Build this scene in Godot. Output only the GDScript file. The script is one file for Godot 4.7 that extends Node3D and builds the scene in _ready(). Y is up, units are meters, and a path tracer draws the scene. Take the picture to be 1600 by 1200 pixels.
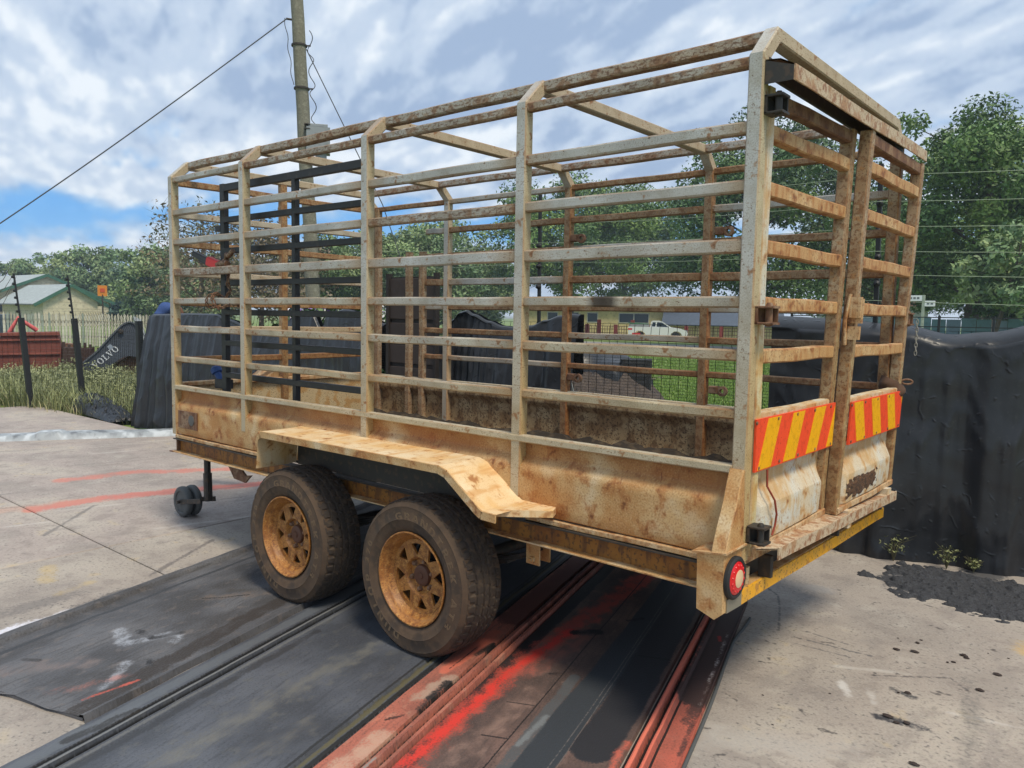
extends Node3D
# Weathered double axle cattle trailer parked on worn mats and concrete, fence, tarps, trees and houses behind.
# Trailer axes: x runs along the trailer (0 at the tail), z towards the viewer (0 at the near side), y up.

class MB:
	var v := PackedVector3Array()
	var n := PackedVector3Array()
	var c := PackedColorArray()
	var u := PackedVector2Array()
	var ix := PackedInt32Array()
	var col := Color(1, 1, 1)

	func vert(p: Vector3, nn: Vector3, uv := Vector2.ZERO) -> int:
		v.append(p); n.append(nn); c.append(col); u.append(uv)
		return v.size() - 1

	func tri(a: int, b: int, d: int) -> void:   # counter-clockwise seen from outside; stored clockwise for Godot
		ix.append(a); ix.append(d); ix.append(b)

	func face(pts: Array, hint: Vector3, uvs: Array = []) -> void:
		var nn: Vector3 = (pts[1] - pts[0]).cross(pts[2] - pts[0])
		if nn.length() < 1e-12 and pts.size() > 3:
			nn = (pts[2] - pts[0]).cross(pts[3] - pts[0])
		if nn.length() < 1e-12:
			return
		nn = nn.normalized()
		var q: Array = pts.duplicate()
		var w: Array = uvs.duplicate()
		if nn.dot(hint) < 0.0:
			q.reverse(); w.reverse(); nn = -nn
		var s := v.size()
		for i in q.size():
			vert(q[i], nn, w[i] if w.size() > i else Vector2.ZERO)
		for i in range(1, q.size() - 1):
			tri(s, s + i, s + i + 1)

	func box(ce: Vector3, si: Vector3, b := Basis.IDENTITY, ch := 0.0) -> void:
		var h := si * 0.5
		if ch > 0.0:
			var ax := 0
			if si.y > si.x and si.y > si.z: ax = 1
			elif si.z > si.x: ax = 2
			var dirs: Array = [b.x, b.y, b.z]
			var d: Vector3 = dirs[ax]
			var up: Vector3 = dirs[(ax + 1) % 3]
			bar(ce - d * h[ax], ce + d * h[ax], si[(ax + 2) % 3], si[(ax + 1) % 3], up, ch)
			return
		for ax in 3:
			var e1: Vector3 = b[(ax + 1) % 3] * h[(ax + 1) % 3]
			var e2: Vector3 = b[(ax + 2) % 3] * h[(ax + 2) % 3]
			for s in [-1.0, 1.0]:
				var m: Vector3 = ce + b[ax] * h[ax] * s
				face([m - e1 - e2, m + e1 - e2, m + e1 + e2, m - e1 + e2], b[ax] * s, [Vector2(0, 0), Vector2(1, 0), Vector2(1, 1), Vector2(0, 1)])

	func bar(a: Vector3, b: Vector3, w: float, h: float, up := Vector3.UP, ch := 0.004, seg := 1, wob := 0.0, sd := 0.0) -> void:
		var t := (b - a).normalized()
		var s := t.cross(up).normalized()
		var uu := s.cross(t)
		var hw := w * 0.5
		var hh := h * 0.5
		var k: float = minf(ch, minf(hw, hh) * 0.6)
		var cs: Array = [Vector2(-hw + k, -hh), Vector2(hw - k, -hh), Vector2(hw, -hh + k), Vector2(hw, hh - k), Vector2(hw - k, hh), Vector2(-hw + k, hh), Vector2(-hw, hh - k), Vector2(-hw, -hh + k)]
		if k <= 0.0:
			cs = [Vector2(-hw, -hh), Vector2(hw, -hh), Vector2(hw, hh), Vector2(-hw, hh)]
		var rings: Array = []
		for i in seg + 1:
			var f := float(i) / seg
			var o := a.lerp(b, f)
			if wob > 0.0 and i > 0 and i < seg:
				o += s * sin(f * 9.0 + sd) * wob + uu * sin(f * 7.0 + sd * 2.3) * wob
			var r: Array = []
			for q in cs:
				r.append(o + s * q.x + uu * q.y)
			rings.append(r)
		var m := cs.size()
		for i in seg:
			for j in m:
				var mid: Vector2 = cs[j] + cs[(j + 1) % m]
				face([rings[i][j], rings[i][(j + 1) % m], rings[i + 1][(j + 1) % m], rings[i + 1][j]], s * mid.x + uu * mid.y)
		face(rings[0], -t)
		face(rings[seg], t)

	func prism(poly: PackedVector2Array, o: Vector3, ex: Vector3, ey: Vector3, depth: Vector3) -> void:
		var tr := Geometry2D.triangulate_polygon(poly)
		for s in 2:
			var off := depth * s
			var hint: Vector3 = depth * (1.0 if s == 1 else -1.0)
			for i in range(0, tr.size(), 3):
				var f: Array = []
				for k in 3:
					var p := poly[tr[i + k]]
					f.append(o + ex * p.x + ey * p.y + off)
				face(f, hint)
		var cw := Geometry2D.is_polygon_clockwise(poly)
		for i in poly.size():
			var a := poly[i]
			var b := poly[(i + 1) % poly.size()]
			var e := b - a
			var nn := Vector2(e.y, -e.x) * (-1.0 if cw else 1.0)
			var a3 := o + ex * a.x + ey * a.y
			var b3 := o + ex * b.x + ey * b.y
			face([a3, b3, b3 + depth, a3 + depth], ex * nn.x + ey * nn.y)

	func tube(path: Array, r: float, sides := 8, r2 := -1.0) -> void:
		if r2 < 0.0: r2 = r
		var up := Vector3(0.13, 0.97, 0.2)
		var prev := -1
		for i in path.size():
			var t: Vector3
			if i == 0: t = path[1] - path[0]
			elif i == path.size() - 1: t = path[i] - path[i - 1]
			else: t = path[i + 1] - path[i - 1]
			t = t.normalized()
			if absf(t.dot(up)) > 0.95: up = Vector3(0.9, 0.1, 0.4)
			var s := t.cross(up).normalized()
			var q := s.cross(t)
			var rr := lerpf(r, r2, float(i) / (path.size() - 1))
			var st := v.size()
			for j in sides + 1:
				var a := TAU * j / sides
				var d := s * cos(a) + q * sin(a)
				vert(path[i] + d * rr, d, Vector2(float(j) / sides, i))
			if prev >= 0:
				for j in sides:
					tri(prev + j, st + j, st + j + 1); tri(prev + j, st + j + 1, prev + j + 1)
			prev = st
		for e in 2:
			var i0 := 0 if e == 0 else path.size() - 1
			var tt: Vector3 = (path[0] - path[1]) if e == 0 else (path[i0] - path[i0 - 1])
			var st := v.size() - (sides + 1) if e == 1 else prev - (sides + 1) * (path.size() - 1)
			if e == 1: st = prev
			var f: Array = []
			for j in sides: f.append(v[st + j])
			face(f, tt)

	func lathe(prof: Array, o: Vector3, ax: Vector3, segs := 48, a0 := 0.0, a1 := TAU) -> void:   # prof: Vector2(radius, height)
		var ref := Vector3.UP if absf(ax.y) < 0.9 else Vector3.RIGHT
		var s := ax.cross(ref).normalized()
		var t := s.cross(ax).normalized()
		var m := prof.size()
		var ns: Array = []
		for i in m - 1:
			var e: Vector2 = prof[i + 1] - prof[i]
			ns.append(Vector2(e.y, -e.x).normalized())
		for i in m - 1:
			var na: Vector2 = ns[i]
			var nb: Vector2 = ns[i]
			if i > 0 and ns[i].dot(ns[i - 1]) > 0.75: na = (ns[i] + ns[i - 1]).normalized()
			if i < m - 2 and ns[i].dot(ns[i + 1]) > 0.75: nb = (ns[i] + ns[i + 1]).normalized()
			var st := v.size()
			for j in segs + 1:
				var a := lerpf(a0, a1, float(j) / segs)
				var d := s * cos(a) + t * sin(a)
				vert(o + d * prof[i].x + ax * prof[i].y, d * na.x + ax * na.y, Vector2(a, i))
				vert(o + d * prof[i + 1].x + ax * prof[i + 1].y, d * nb.x + ax * nb.y, Vector2(a, i + 1))
			for j in segs:
				var q := st + j * 2
				# orient by the normal
				var fn := (v[q + 2] - v[q]).cross(v[q + 1] - v[q])
				if fn.length() < 1e-12: fn = (v[q + 3] - v[q + 1]).cross(v[q] - v[q + 1]) * -1.0
				if fn.dot(n[q]) >= 0.0:
					tri(q, q + 2, q + 1); tri(q + 1, q + 2, q + 3)
				else:
					tri(q, q + 1, q + 2); tri(q + 1, q + 3, q + 2)

	func grid(nu: int, nv: int, fn: Callable, hint: Vector3, uvf = null) -> void:   # smooth sheet, fn(u, v) -> Vector3
		var st := v.size()
		var pts := PackedVector3Array()
		for j in nv + 1:
			for i in nu + 1:
				pts.append(fn.call(float(i) / nu, float(j) / nv))
		var w := nu + 1
		var sgn := 1.0
		var mid := (nv / 2) * w + nu / 2
		if (pts[mid + 1] - pts[mid]).cross(pts[mid + w] - pts[mid]).dot(hint) < 0.0: sgn = -1.0
		for j in nv + 1:
			for i in nu + 1:
				var dx := pts[j * w + mini(i + 1, nu)] - pts[j * w + maxi(i - 1, 0)]
				var dy := pts[mini(j + 1, nv) * w + i] - pts[maxi(j - 1, 0) * w + i]
				var uv := Vector2(float(i) / nu, float(j) / nv)
				if uvf != null: uv = uvf.call(pts[j * w + i])
				vert(pts[j * w + i], (dx.cross(dy) * sgn).normalized(), uv)
		for j in nv:
			for i in nu:
				var a := st + j * w + i
				if sgn > 0.0:
					tri(a, a + 1, a + w + 1); tri(a, a + w + 1, a + w)
				else:
					tri(a, a + w + 1, a + 1); tri(a, a + w, a + w + 1)

	func add_mesh(me: Mesh, xf: Transform3D) -> void:
		for s in me.get_surface_count():
			var ar := me.surface_get_arrays(s)
			var vs: PackedVector3Array = ar[Mesh.ARRAY_VERTEX]
			var nn: PackedVector3Array = ar[Mesh.ARRAY_NORMAL]
			var id = ar[Mesh.ARRAY_INDEX]
			var st := v.size()
			for i in vs.size():
				vert(xf * vs[i], (xf.basis * nn[i]).normalized())
			if id != null and id.size() > 0:
				for k in id: ix.append(st + k)
			else:
				for i in vs.size(): ix.append(st + i)

	func commit(off: Vector3) -> ArrayMesh:
		var me := ArrayMesh.new()
		var vv := PackedVector3Array()
		vv.resize(v.size())
		for i in v.size(): vv[i] = v[i] - off
		var ar := []
		ar.resize(Mesh.ARRAY_MAX)
		ar[Mesh.ARRAY_VERTEX] = vv
		ar[Mesh.ARRAY_NORMAL] = n
		ar[Mesh.ARRAY_COLOR] = c
		ar[Mesh.ARRAY_TEX_UV] = u
		ar[Mesh.ARRAY_INDEX] = ix
		me.add_surface_from_arrays(Mesh.PRIMITIVE_TRIANGLES, ar)
		return me

	func base() -> Vector3:
		var lo := v[0]
		var hi := v[0]
		for p in v:
			lo = lo.min(p); hi = hi.max(p)
		return Vector3((lo.x + hi.x) * 0.5, lo.y, (lo.z + hi.z) * 0.5)

var M := {}
var rng := RandomNumberGenerator.new()
var names := {}

func numbered(s: String) -> String:
	var k: int = names.get(s, 0)
	names[s] = k + 1
	return s if k == 0 else "%s_%03d" % [s, k]

func tag(o: Node3D, label: String, category: String, group := "") -> void:
	o.set_meta("label", label)
	o.set_meta("category", category)
	if group != "": o.set_meta("group", group)

func thing(called: String, label: String, category: String, at := Vector3.ZERO, group := "") -> Node3D:
	var o := Node3D.new()
	o.name = numbered(called)
	add_child(o)
	o.position = at
	tag(o, label, category, group)
	return o

func world_of(o: Node3D) -> Vector3:
	var p := Vector3.ZERO
	var q: Node = o
	while q is Node3D and q != self:
		p += (q as Node3D).position
		q = q.get_parent()
	return p

func part(mb: MB, called: String, m: Material, parent: Node3D, label := "") -> MeshInstance3D:
	var o := MeshInstance3D.new()
	o.name = called
	o.mesh = mb.commit(world_of(parent))
	o.material_override = m
	parent.add_child(o, true)
	if label != "": o.set_meta("label", label)
	return o

func solo(mb: MB, called: String, m: Material, label: String, category: String, group := "") -> MeshInstance3D:
	var o := MeshInstance3D.new()
	o.name = numbered(called)
	var b := mb.base()
	o.mesh = mb.commit(b)
	o.position = b
	o.material_override = m
	add_child(o)
	if category != "": tag(o, label, category, group)
	return o

func struct(mb: MB, called: String, m: Material) -> MeshInstance3D:
	var o := solo(mb, called, m, "", "")
	o.set_meta("kind", "structure")
	return o

func copy(o: Node3D, called: String, label := "") -> Node3D:
	var r: Node3D = o.duplicate()
	r.name = numbered(called)
	add_child(r)
	if label != "": r.set_meta("label", label)
	return r

# ---------------------------------------------------------------- textures
var NZ := {}

func nz(key: String, size: int, freq: float, oct: int, seed_: int, kind := FastNoiseLite.TYPE_SIMPLEX_SMOOTH, frac := FastNoiseLite.FRACTAL_FBM, gain := 0.5) -> Image:
	if NZ.has(key): return NZ[key]
	var f := FastNoiseLite.new()
	f.noise_type = kind
	f.frequency = freq
	f.fractal_type = frac
	f.fractal_octaves = oct
	f.fractal_gain = gain
	f.seed = seed_
	var im := f.get_seamless_image(size, size, false, false, 0.15, true)
	im.convert(Image.FORMAT_L8)
	NZ[key] = im
	return im

func sized(im: Image, w: int, h: int) -> PackedByteArray:
	if im.get_width() == w and im.get_height() == h: return im.get_data()
	var c: Image = im.duplicate()
	c.resize(w, h, Image.INTERPOLATE_BILINEAR)
	return c.get_data()

func mixed(a: Image, b: Image) -> Image:      # the mean of two noises of one size
	var x := a.get_data()
	var y := b.get_data()
	for i in x.size(): x[i] = (x[i] * 5 + y[i] * 4) / 9
	return Image.create_from_data(a.get_width(), a.get_height(), false, Image.FORMAT_L8, x)

func tiled(im: Image, w: int, h: int, sx: float, sy: float) -> Image:   # the noise repeated sx by sy times over a w by h picture
	var tw := int(w / sx)
	var th := int(h / sy)
	var t: Image = im.duplicate()
	t.resize(tw, th, Image.INTERPOLATE_BILINEAR)
	var o := Image.create(w, h, false, Image.FORMAT_L8)
	var y := 0
	while y < h:
		var x := 0
		while x < w:
			o.blit_rect(t, Rect2i(0, 0, mini(tw, w - x), mini(th, h - y)), Vector2i(x, y))
			x += tw
		y += th
	return o

func lut(lo: float, hi: float, amax: float) -> PackedByteArray:
	var l := PackedByteArray()
	l.resize(256)
	for i in 256:
		var t := 0.0
		if lo < hi: t = smoothstep(lo, hi, i / 255.0)
		else: t = 1.0 - smoothstep(hi, lo, i / 255.0)
		l[i] = int(t * amax * 255.0)
	return l

func lay(img: Image, noise: Image, lo: float, hi: float, col: Color, amax: float, noise2: Image = null, lo2 := 0.0, hi2 := 1.0) -> void:
	var w := img.get_width()
	var h := img.get_height()
	var nb := sized(noise, w, h)
	var src := Image.create(w, h, false, Image.FORMAT_RGBA8)
	src.fill(col)
	var d := src.get_data()
	var l := lut(lo, hi, amax)
	if noise2 != null:
		var n2 := sized(noise2, w, h)
		var l2 := lut(lo2, hi2, 1.0)
		for i in nb.size():
			d[i * 4 + 3] = (l[nb[i]] * l2[n2[i]]) >> 8
	else:
		for i in nb.size():
			d[i * 4 + 3] = l[nb[i]]
	img.blend_rect(Image.create_from_data(w, h, false, Image.FORMAT_RGBA8, d), Rect2i(0, 0, w, h), Vector2i.ZERO)

func plain(w: int, h: int, col: Color) -> Image:
	var im := Image.create(w, h, false, Image.FORMAT_RGBA8)
	im.fill(col)
	return im

# a brush stroke along a path of pixels, its edge broken by noise
func stroke(img: Image, path: Array, width: float, col: Color, amax: float, noise: Image, hard := 0.0, keep := 0.5) -> void:
	var w := img.get_width()
	var h := img.get_height()
	var r := Rect2(path[0], Vector2.ZERO)
	for p in path: r = r.expand(p)
	r = r.grow(width)
	var x0 := clampi(int(r.position.x), 0, w)
	var y0 := clampi(int(r.position.y), 0, h)
	var x1 := clampi(int(r.end.x), 0, w)
	var y1 := clampi(int(r.end.y), 0, h)
	if x1 <= x0 or y1 <= y0: return
	var nw := noise.get_width()
	var nh := noise.get_height()
	var nd := noise.get_data()
	var src := Image.create(x1 - x0, y1 - y0, false, Image.FORMAT_RGBA8)
	src.fill(col)
	var d := src.get_data()
	var k := 3
	for y in range(y0, y1):
		for x in range(x0, x1):
			var p := Vector2(x, y)
			var dm := 1e9
			for i in path.size() - 1:
				var a: Vector2 = path[i]
				var e: Vector2 = path[i + 1] - a
				var t := clampf((p - a).dot(e) / maxf(e.length_squared(), 1e-6), 0.0, 1.0)
				dm = minf(dm, (p - a - e * t).length())
			if path.size() == 1: dm = (p - path[0]).length()
			var f := 1.0 - dm / width
			var al := 0.0
			if f > 0.0:
				var q := nd[(y % nh) * nw + x % nw] / 255.0
				var s := smoothstep(0.0, 1.0 - hard * 0.95, f)
				al = smoothstep(keep - 0.14, keep + 0.14, q * 0.8 + s * 0.7 - 0.45) * minf(1.0, s * 3.0) * amax
			d[k] = int(al * 255.0)
			k += 4
	img.blend_rect(Image.create_from_data(x1 - x0, y1 - y0, false, Image.FORMAT_RGBA8, d), Rect2i(0, 0, x1 - x0, y1 - y0), Vector2i(x0, y0))

var made := {}

func tex(im: Image) -> ImageTexture:
	if not made.has(im): made[im] = tex_new(im)
	return made[im]

func tex_new(im: Image) -> ImageTexture:
	var t: Image = im.duplicate()
	if t.get_format() == Image.FORMAT_RGBA8: t.convert(Image.FORMAT_RGB8)
	return ImageTexture.create_from_image(t)

func mat(key: String, col: Color, rough := 0.7, met := 0.0) -> StandardMaterial3D:
	var m := StandardMaterial3D.new()
	m.resource_name = key
	m.albedo_color = col
	m.roughness = rough
	m.metallic = met
	m.vertex_color_use_as_albedo = true
	m.cull_mode = BaseMaterial3D.CULL_DISABLED
	M[key] = m
	return m

func tri_mat(key: String, im: Image, metres: float, rough := 0.7, bump: Image = null, bump_cm := 0.1) -> StandardMaterial3D:
	var m := mat(key, Color(1, 1, 1), rough)
	m.albedo_texture = tex(im)
	m.uv1_triplanar = true
	m.uv1_triplanar_sharpness = 8.0
	m.uv1_scale = Vector3.ONE / metres
	if bump != null:
		m.heightmap_enabled = true
		m.heightmap_texture = tex(bump)
		m.heightmap_scale = bump_cm
	return m

func uv_mat(key: String, im: Image, rough := 0.8, bump: Image = null, bump_cm := 0.2) -> StandardMaterial3D:
	var m := mat(key, Color(1, 1, 1), rough)
	m.albedo_texture = tex(im)
	if bump != null:
		m.heightmap_enabled = true
		m.heightmap_texture = tex(bump)
		m.heightmap_scale = bump_cm
	return m

func C8(r: int, g: int, b: int) -> Color:
	return Color(r / 255.0, g / 255.0, b / 255.0)

func L8(r: int, g: int, b: int) -> Color:    # an sRGB colour as a linear vertex colour
	return C8(r, g, b).srgb_to_linear()

const CAMX := Basis(Vector3(0.763421, 0.017851, -0.645655), Vector3(-0.069499, 0.996085, -0.054636), Vector3(0.642151, 0.086583, 0.761673))

const SUN_DIR := Vector3(-0.46, -0.86, -0.17)

func make_sky() -> Image:
	var W := 2048
	var H := 1024
	var d := PackedByteArray()
	d.resize(W * H * 3)
	var f1 := FastNoiseLite.new()
	f1.seed = 11; f1.noise_type = FastNoiseLite.TYPE_SIMPLEX_SMOOTH; f1.frequency = 0.55; f1.fractal_octaves = 5; f1.fractal_gain = 0.5
	var f2 := FastNoiseLite.new()
	f2.seed = 5; f2.noise_type = FastNoiseLite.TYPE_SIMPLEX_SMOOTH; f2.frequency = 1.5; f2.fractal_octaves = 5; f2.fractal_gain = 0.55
	f2.domain_warp_enabled = true; f2.domain_warp_amplitude = 0.35; f2.domain_warp_frequency = 0.8
	var dark := Vector3(158, 179, 208)
	var mid := Vector3(192, 208, 228)
	var lite := Vector3(231, 239, 247)
	var blue_hi := Vector3(88, 160, 235)
	var blue_lo := Vector3(120, 184, 240)
	for y in H:
		var el := PI * (0.5 - (y + 0.5) / H)
		var up := maxf(el, 0.0)
		for x in W:
			var k := (y * W + x) * 3
			if el < -0.02:
				d[k] = 150; d[k + 1] = 150; d[k + 2] = 140
				continue
			var ph := ((x + 0.5) / W - 0.5) * TAU
			var q := 1.0 / (sin(up) + 0.10)
			var px := sin(ph) * q
			var pz := -cos(ph) * q
			# streaks of cloud laid across the view
			var a := px * 0.92 + pz * 0.39
			var b := -px * 0.39 + pz * 0.92
			var c1 := f1.get_noise_2d(a * 0.8, b * 0.8)
			var c2 := f2.get_noise_2d(a * 0.55, b * 1.25)
			var c3 := f2.get_noise_2d(a * 1.6 + 40.0, b * 4.4)
			var cover := c1 * 0.45 + c2 * 0.5 + 0.58
			cover -= 0.80 * exp(-pow((up - 0.10) / 0.042, 2.0)) * (0.62 + c1 * 1.5)
			var cl := smoothstep(-0.04, 0.42, cover)
			var tone := clampf(0.52 + c2 * 0.55 - c1 * 0.45 + c3 * 0.55, 0.0, 1.0)
			var cc := dark.lerp(mid, smoothstep(0.1, 0.52, tone)).lerp(lite, smoothstep(0.52, 0.98, tone))
			var bl := blue_lo.lerp(blue_hi, smoothstep(0.0, 0.25, up))
			var o := bl.lerp(cc, 0.10 + 0.90 * cl)
			o = o.lerp(Vector3(224, 233, 243), 0.55 * exp(-up / 0.05))
			d[k] = int(clampf(o.x, 0, 255)); d[k + 1] = int(clampf(o.y, 0, 255)); d[k + 2] = int(clampf(o.z, 0, 255))
	return Image.create_from_data(W, H, false, Image.FORMAT_RGB8, d)

func setup_camera_and_light() -> void:
	var cam := Camera3D.new()
	cam.name = "camera"
	cam.fov = 52.566
	cam.near = 0.05
	cam.far = 900.0
	cam.transform = Transform3D(CAMX, Vector3(1.0612, 1.5132, 2.4906))
	add_child(cam)
	cam.current = true
	var we := WorldEnvironment.new()
	we.name = "world_environment"
	var e := Environment.new()
	e.background_mode = Environment.BG_SKY
	var sk := Sky.new()
	var pm := PanoramaSkyMaterial.new()
	pm.panorama = ImageTexture.create_from_image(make_sky())
	sk.sky_material = pm
	e.sky = sk
	e.background_energy_multiplier = 1.0
	e.tonemap_mode = Environment.TONE_MAPPER_LINEAR
	e.tonemap_exposure = 1.12
	e.sdfgi_enabled = true
	e.ssao_enabled = true
	e.ssil_enabled = true
	e.fog_enabled = true
	e.fog_density = 0.0011
	e.fog_light_color = Color(0.80, 0.87, 0.95)
	we.environment = e
	add_child(we)
	var sun := DirectionalLight3D.new()
	sun.name = "sun"
	sun.light_energy = 0.86
	sun.light_color = Color(1.0, 0.95, 0.86)
	sun.light_angular_distance = 14.0
	sun.shadow_enabled = true
	add_child(sun)
	sun.look_at_from_position(Vector3.ZERO, SUN_DIR, Vector3(0.2, 0, 1))

func setup_materials() -> void:
	var n1 := nz("soft", 512, 0.008, 4, 1)
	var n2 := nz("fbm", 512, 0.02, 5, 2)
	var n3 := nz("fine", 512, 0.07, 4, 3)
	var n4 := nz("cell", 512, 0.045, 2, 4, FastNoiseLite.TYPE_CELLULAR)
	var n5 := nz("ridge", 512, 0.012, 4, 5, FastNoiseLite.TYPE_SIMPLEX_SMOOTH, FastNoiseLite.FRACTAL_RIDGED)
	var n6 := nz("grit", 512, 0.25, 2, 6)
	var streak := tiled(n2, 512, 512, 2.0, 0.3)
	var runs := tiled(n3, 512, 512, 1.4, 0.22)
	# pale worn paint, rust freckles and a few bleeding patches
	var scuff := tiled(n3, 512, 512, 0.5, 2.6)
	var im := plain(512, 512, C8(184, 183, 178))
	lay(im, n1, 0.45, 0.8, C8(196, 197, 196), 0.7)
	lay(im, n1, 0.42, 0.12, C8(164, 158, 146), 0.65)
	lay(im, n6, 0.58, 0.82, C8(128, 118, 106), 0.5)
	lay(im, n6, 0.40, 0.2, C8(206, 206, 204), 0.45)
	lay(im, n3, 0.62, 0.82, C8(146, 118, 90), 0.5, n2, 0.45, 0.75)
	lay(im, scuff, 0.66, 0.8, C8(118, 90, 68), 0.6, n1, 0.42, 0.66)
	lay(im, n2, 0.68, 0.82, C8(136, 88, 52), 0.65, n3, 0.3, 0.55)
	lay(im, n3, 0.76, 0.84, C8(84, 58, 42), 0.75, n6, 0.3, 0.6)
	tri_mat("pale", im, 0.8, 0.62, n6, 0.03)
	im = plain(512, 512, C8(172, 164, 152))
	lay(im, n1, 0.5, 0.8, C8(188, 185, 178), 0.8)
	lay(im, n2, 0.52, 0.78, C8(136, 98, 68), 0.7)
	lay(im, scuff, 0.58, 0.78, C8(104, 74, 54), 0.7)
	lay(im, n3, 0.60, 0.78, C8(92, 64, 48), 0.6)
	lay(im, n2, 0.32, 0.15, C8(160, 124, 88), 0.5)
	lay(im, n6, 0.56, 0.82, C8(96, 76, 60), 0.5)
	tri_mat("pale_rusty", im, 0.9, 0.7, n3, 0.05)
	# tan stained paint of the body
	im = plain(512, 512, C8(200, 164, 114))
	lay(im, n1, 0.42, 0.75, C8(182, 130, 74), 0.8)
	lay(im, n1, 0.40, 0.15, C8(214, 194, 160), 0.8)
	lay(im, n2, 0.52, 0.8, C8(166, 106, 54), 0.6)
	lay(im, n6, 0.56, 0.82, C8(140, 98, 58), 0.5)
	lay(im, n6, 0.38, 0.18, C8(218, 198, 162), 0.4)
	lay(im, runs, 0.60, 0.85, C8(148, 88, 42), 0.55, n2, 0.42, 0.7)
	lay(im, n5, 0.88, 0.96, C8(124, 68, 32), 0.85, n1, 0.48, 0.66)
	lay(im, n3, 0.64, 0.80, C8(128, 78, 40), 0.65, n2, 0.48, 0.7)
	lay(im, n2, 0.78, 0.92, C8(104, 58, 30), 0.8, n3, 0.25, 0.55)
	tri_mat("tan", im, 1.2, 0.6, n2, 0.05)
	im = plain(512, 512, C8(228, 200, 156))
	lay(im, n1, 0.45, 0.75, C8(222, 180, 120), 0.8)
	lay(im, n2, 0.56, 0.85, C8(206, 156, 98), 0.6)
	lay(im, n1, 0.40, 0.15, C8(232, 214, 180), 0.7)
	lay(im, n6, 0.62, 0.85, C8(186, 140, 90), 0.4)
	lay(im, n3, 0.62, 0.80, C8(160, 102, 56), 0.65, n2, 0.46, 0.7)
	lay(im, n2, 0.74, 0.88, C8(150, 92, 50), 0.7)
	lay(im, streak, 0.58, 0.85, C8(204, 150, 90), 0.6)
	lay(im, n5, 0.94, 0.985, C8(150, 92, 48), 0.6, n1, 0.5, 0.7)
	tri_mat("guard_paint", im, 1.0, 0.5, n2, 0.05)
	# orange rust running down the door rails
	im = plain(512, 512, C8(192, 158, 114))
	lay(im, streak, 0.45, 0.8, C8(168, 112, 62), 0.7)
	lay(im, n1, 0.48, 0.8, C8(208, 186, 150), 0.75)
	lay(im, runs, 0.58, 0.85, C8(156, 98, 52), 0.4)
	lay(im, n2, 0.50, 0.8, C8(150, 94, 50), 0.7)
	lay(im, n3, 0.62, 0.8, C8(108, 68, 44), 0.55, n1, 0.3, 0.6)
	lay(im, n6, 0.58, 0.82, C8(120, 84, 56), 0.45)
	lay(im, n2, 0.74, 0.88, C8(92, 58, 40), 0.6)
	tri_mat("rust", im, 0.9, 0.7, n3, 0.04)
	# blotched rust on uprights
	im = plain(512, 512, C8(158, 132, 102))
	lay(im, n1, 0.45, 0.8, C8(180, 162, 136), 0.8)
	lay(im, n2, 0.48, 0.75, C8(132, 94, 62), 0.75)
	lay(im, n2, 0.34, 0.15, C8(170, 124, 78), 0.7)
	lay(im, n3, 0.58, 0.75, C8(104, 72, 50), 0.6)
	lay(im, n6, 0.58, 0.82, C8(92, 68, 50), 0.5)
	tri_mat("rust_patch", im, 0.6, 0.72, n3, 0.05)
	# brown rust
	im = plain(512, 512, C8(124, 92, 68))
	lay(im, streak, 0.40, 0.7, C8(104, 66, 44), 0.8)
	lay(im, n1, 0.5, 0.75, C8(152, 130, 106), 0.7)
	lay(im, n2, 0.55, 0.75, C8(90, 58, 40), 0.7)
	lay(im, n3, 0.66, 0.78, C8(70, 48, 36), 0.6)
	tri_mat("brown", im, 0.7, 0.75, n3, 0.05)
	# creamy white rear panels with rust runs
	im = plain(512, 512, C8(208, 194, 168))
	lay(im, n1, 0.5, 0.75, C8(204, 206, 200), 0.8)
	lay(im, n1, 0.42, 0.15, C8(200, 160, 106), 0.7)
	lay(im, streak, 0.55, 0.85, C8(194, 154, 98), 0.55)
	lay(im, n2, 0.52, 0.82, C8(190, 140, 82), 0.7)
	lay(im, n6, 0.58, 0.82, C8(160, 130, 96), 0.45)
	lay(im, runs, 0.62, 0.85, C8(160, 104, 54), 0.65, n2, 0.42, 0.65)
	lay(im, n2, 0.76, 0.9, C8(128, 78, 42), 0.75)
	lay(im, n3, 0.70, 0.82, C8(132, 86, 50), 0.6, n1, 0.4, 0.7)
	tri_mat("cream", im, 1.0, 0.55, n2, 0.05)
	# rusty angle iron at the tail
	im = plain(512, 512, C8(196, 178, 150))
	lay(im, n1, 0.42, 0.75, C8(168, 124, 86), 0.85)
	lay(im, n2, 0.50, 0.8, C8(140, 92, 62), 0.75)
	lay(im, n3, 0.60, 0.8, C8(112, 74, 54), 0.6)
	lay(im, n6, 0.56, 0.82, C8(120, 86, 62), 0.5)
	tri_mat("rusty_cream", im, 0.5, 0.65, n3, 0.05)
	# dung splashed inside walls
	im = plain(512, 512, C8(178, 150, 110))
	lay(im, n1, 0.4, 0.7, C8(140, 106, 70), 0.75)
	lay(im, n1, 0.36, 0.12, C8(196, 172, 132), 0.7)
	lay(im, n2, 0.5, 0.8, C8(104, 76, 52), 0.7)
	lay(im, runs, 0.58, 0.8, C8(92, 68, 46), 0.6, n1, 0.4, 0.6)
	lay(im, n3, 0.62, 0.76, C8(70, 54, 40), 0.75)
	lay(im, n6, 0.60, 0.82, C8(78, 58, 42), 0.6)
	tri_mat("dung", im, 0.75, 0.9, n3, 0.10)
	im = plain(512, 512, C8(200, 176, 134))
	lay(im, n1, 0.45, 0.7, C8(186, 142, 86), 0.8)
	lay(im, n3, 0.70, 0.78, C8(84, 60, 38), 0.85)
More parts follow.
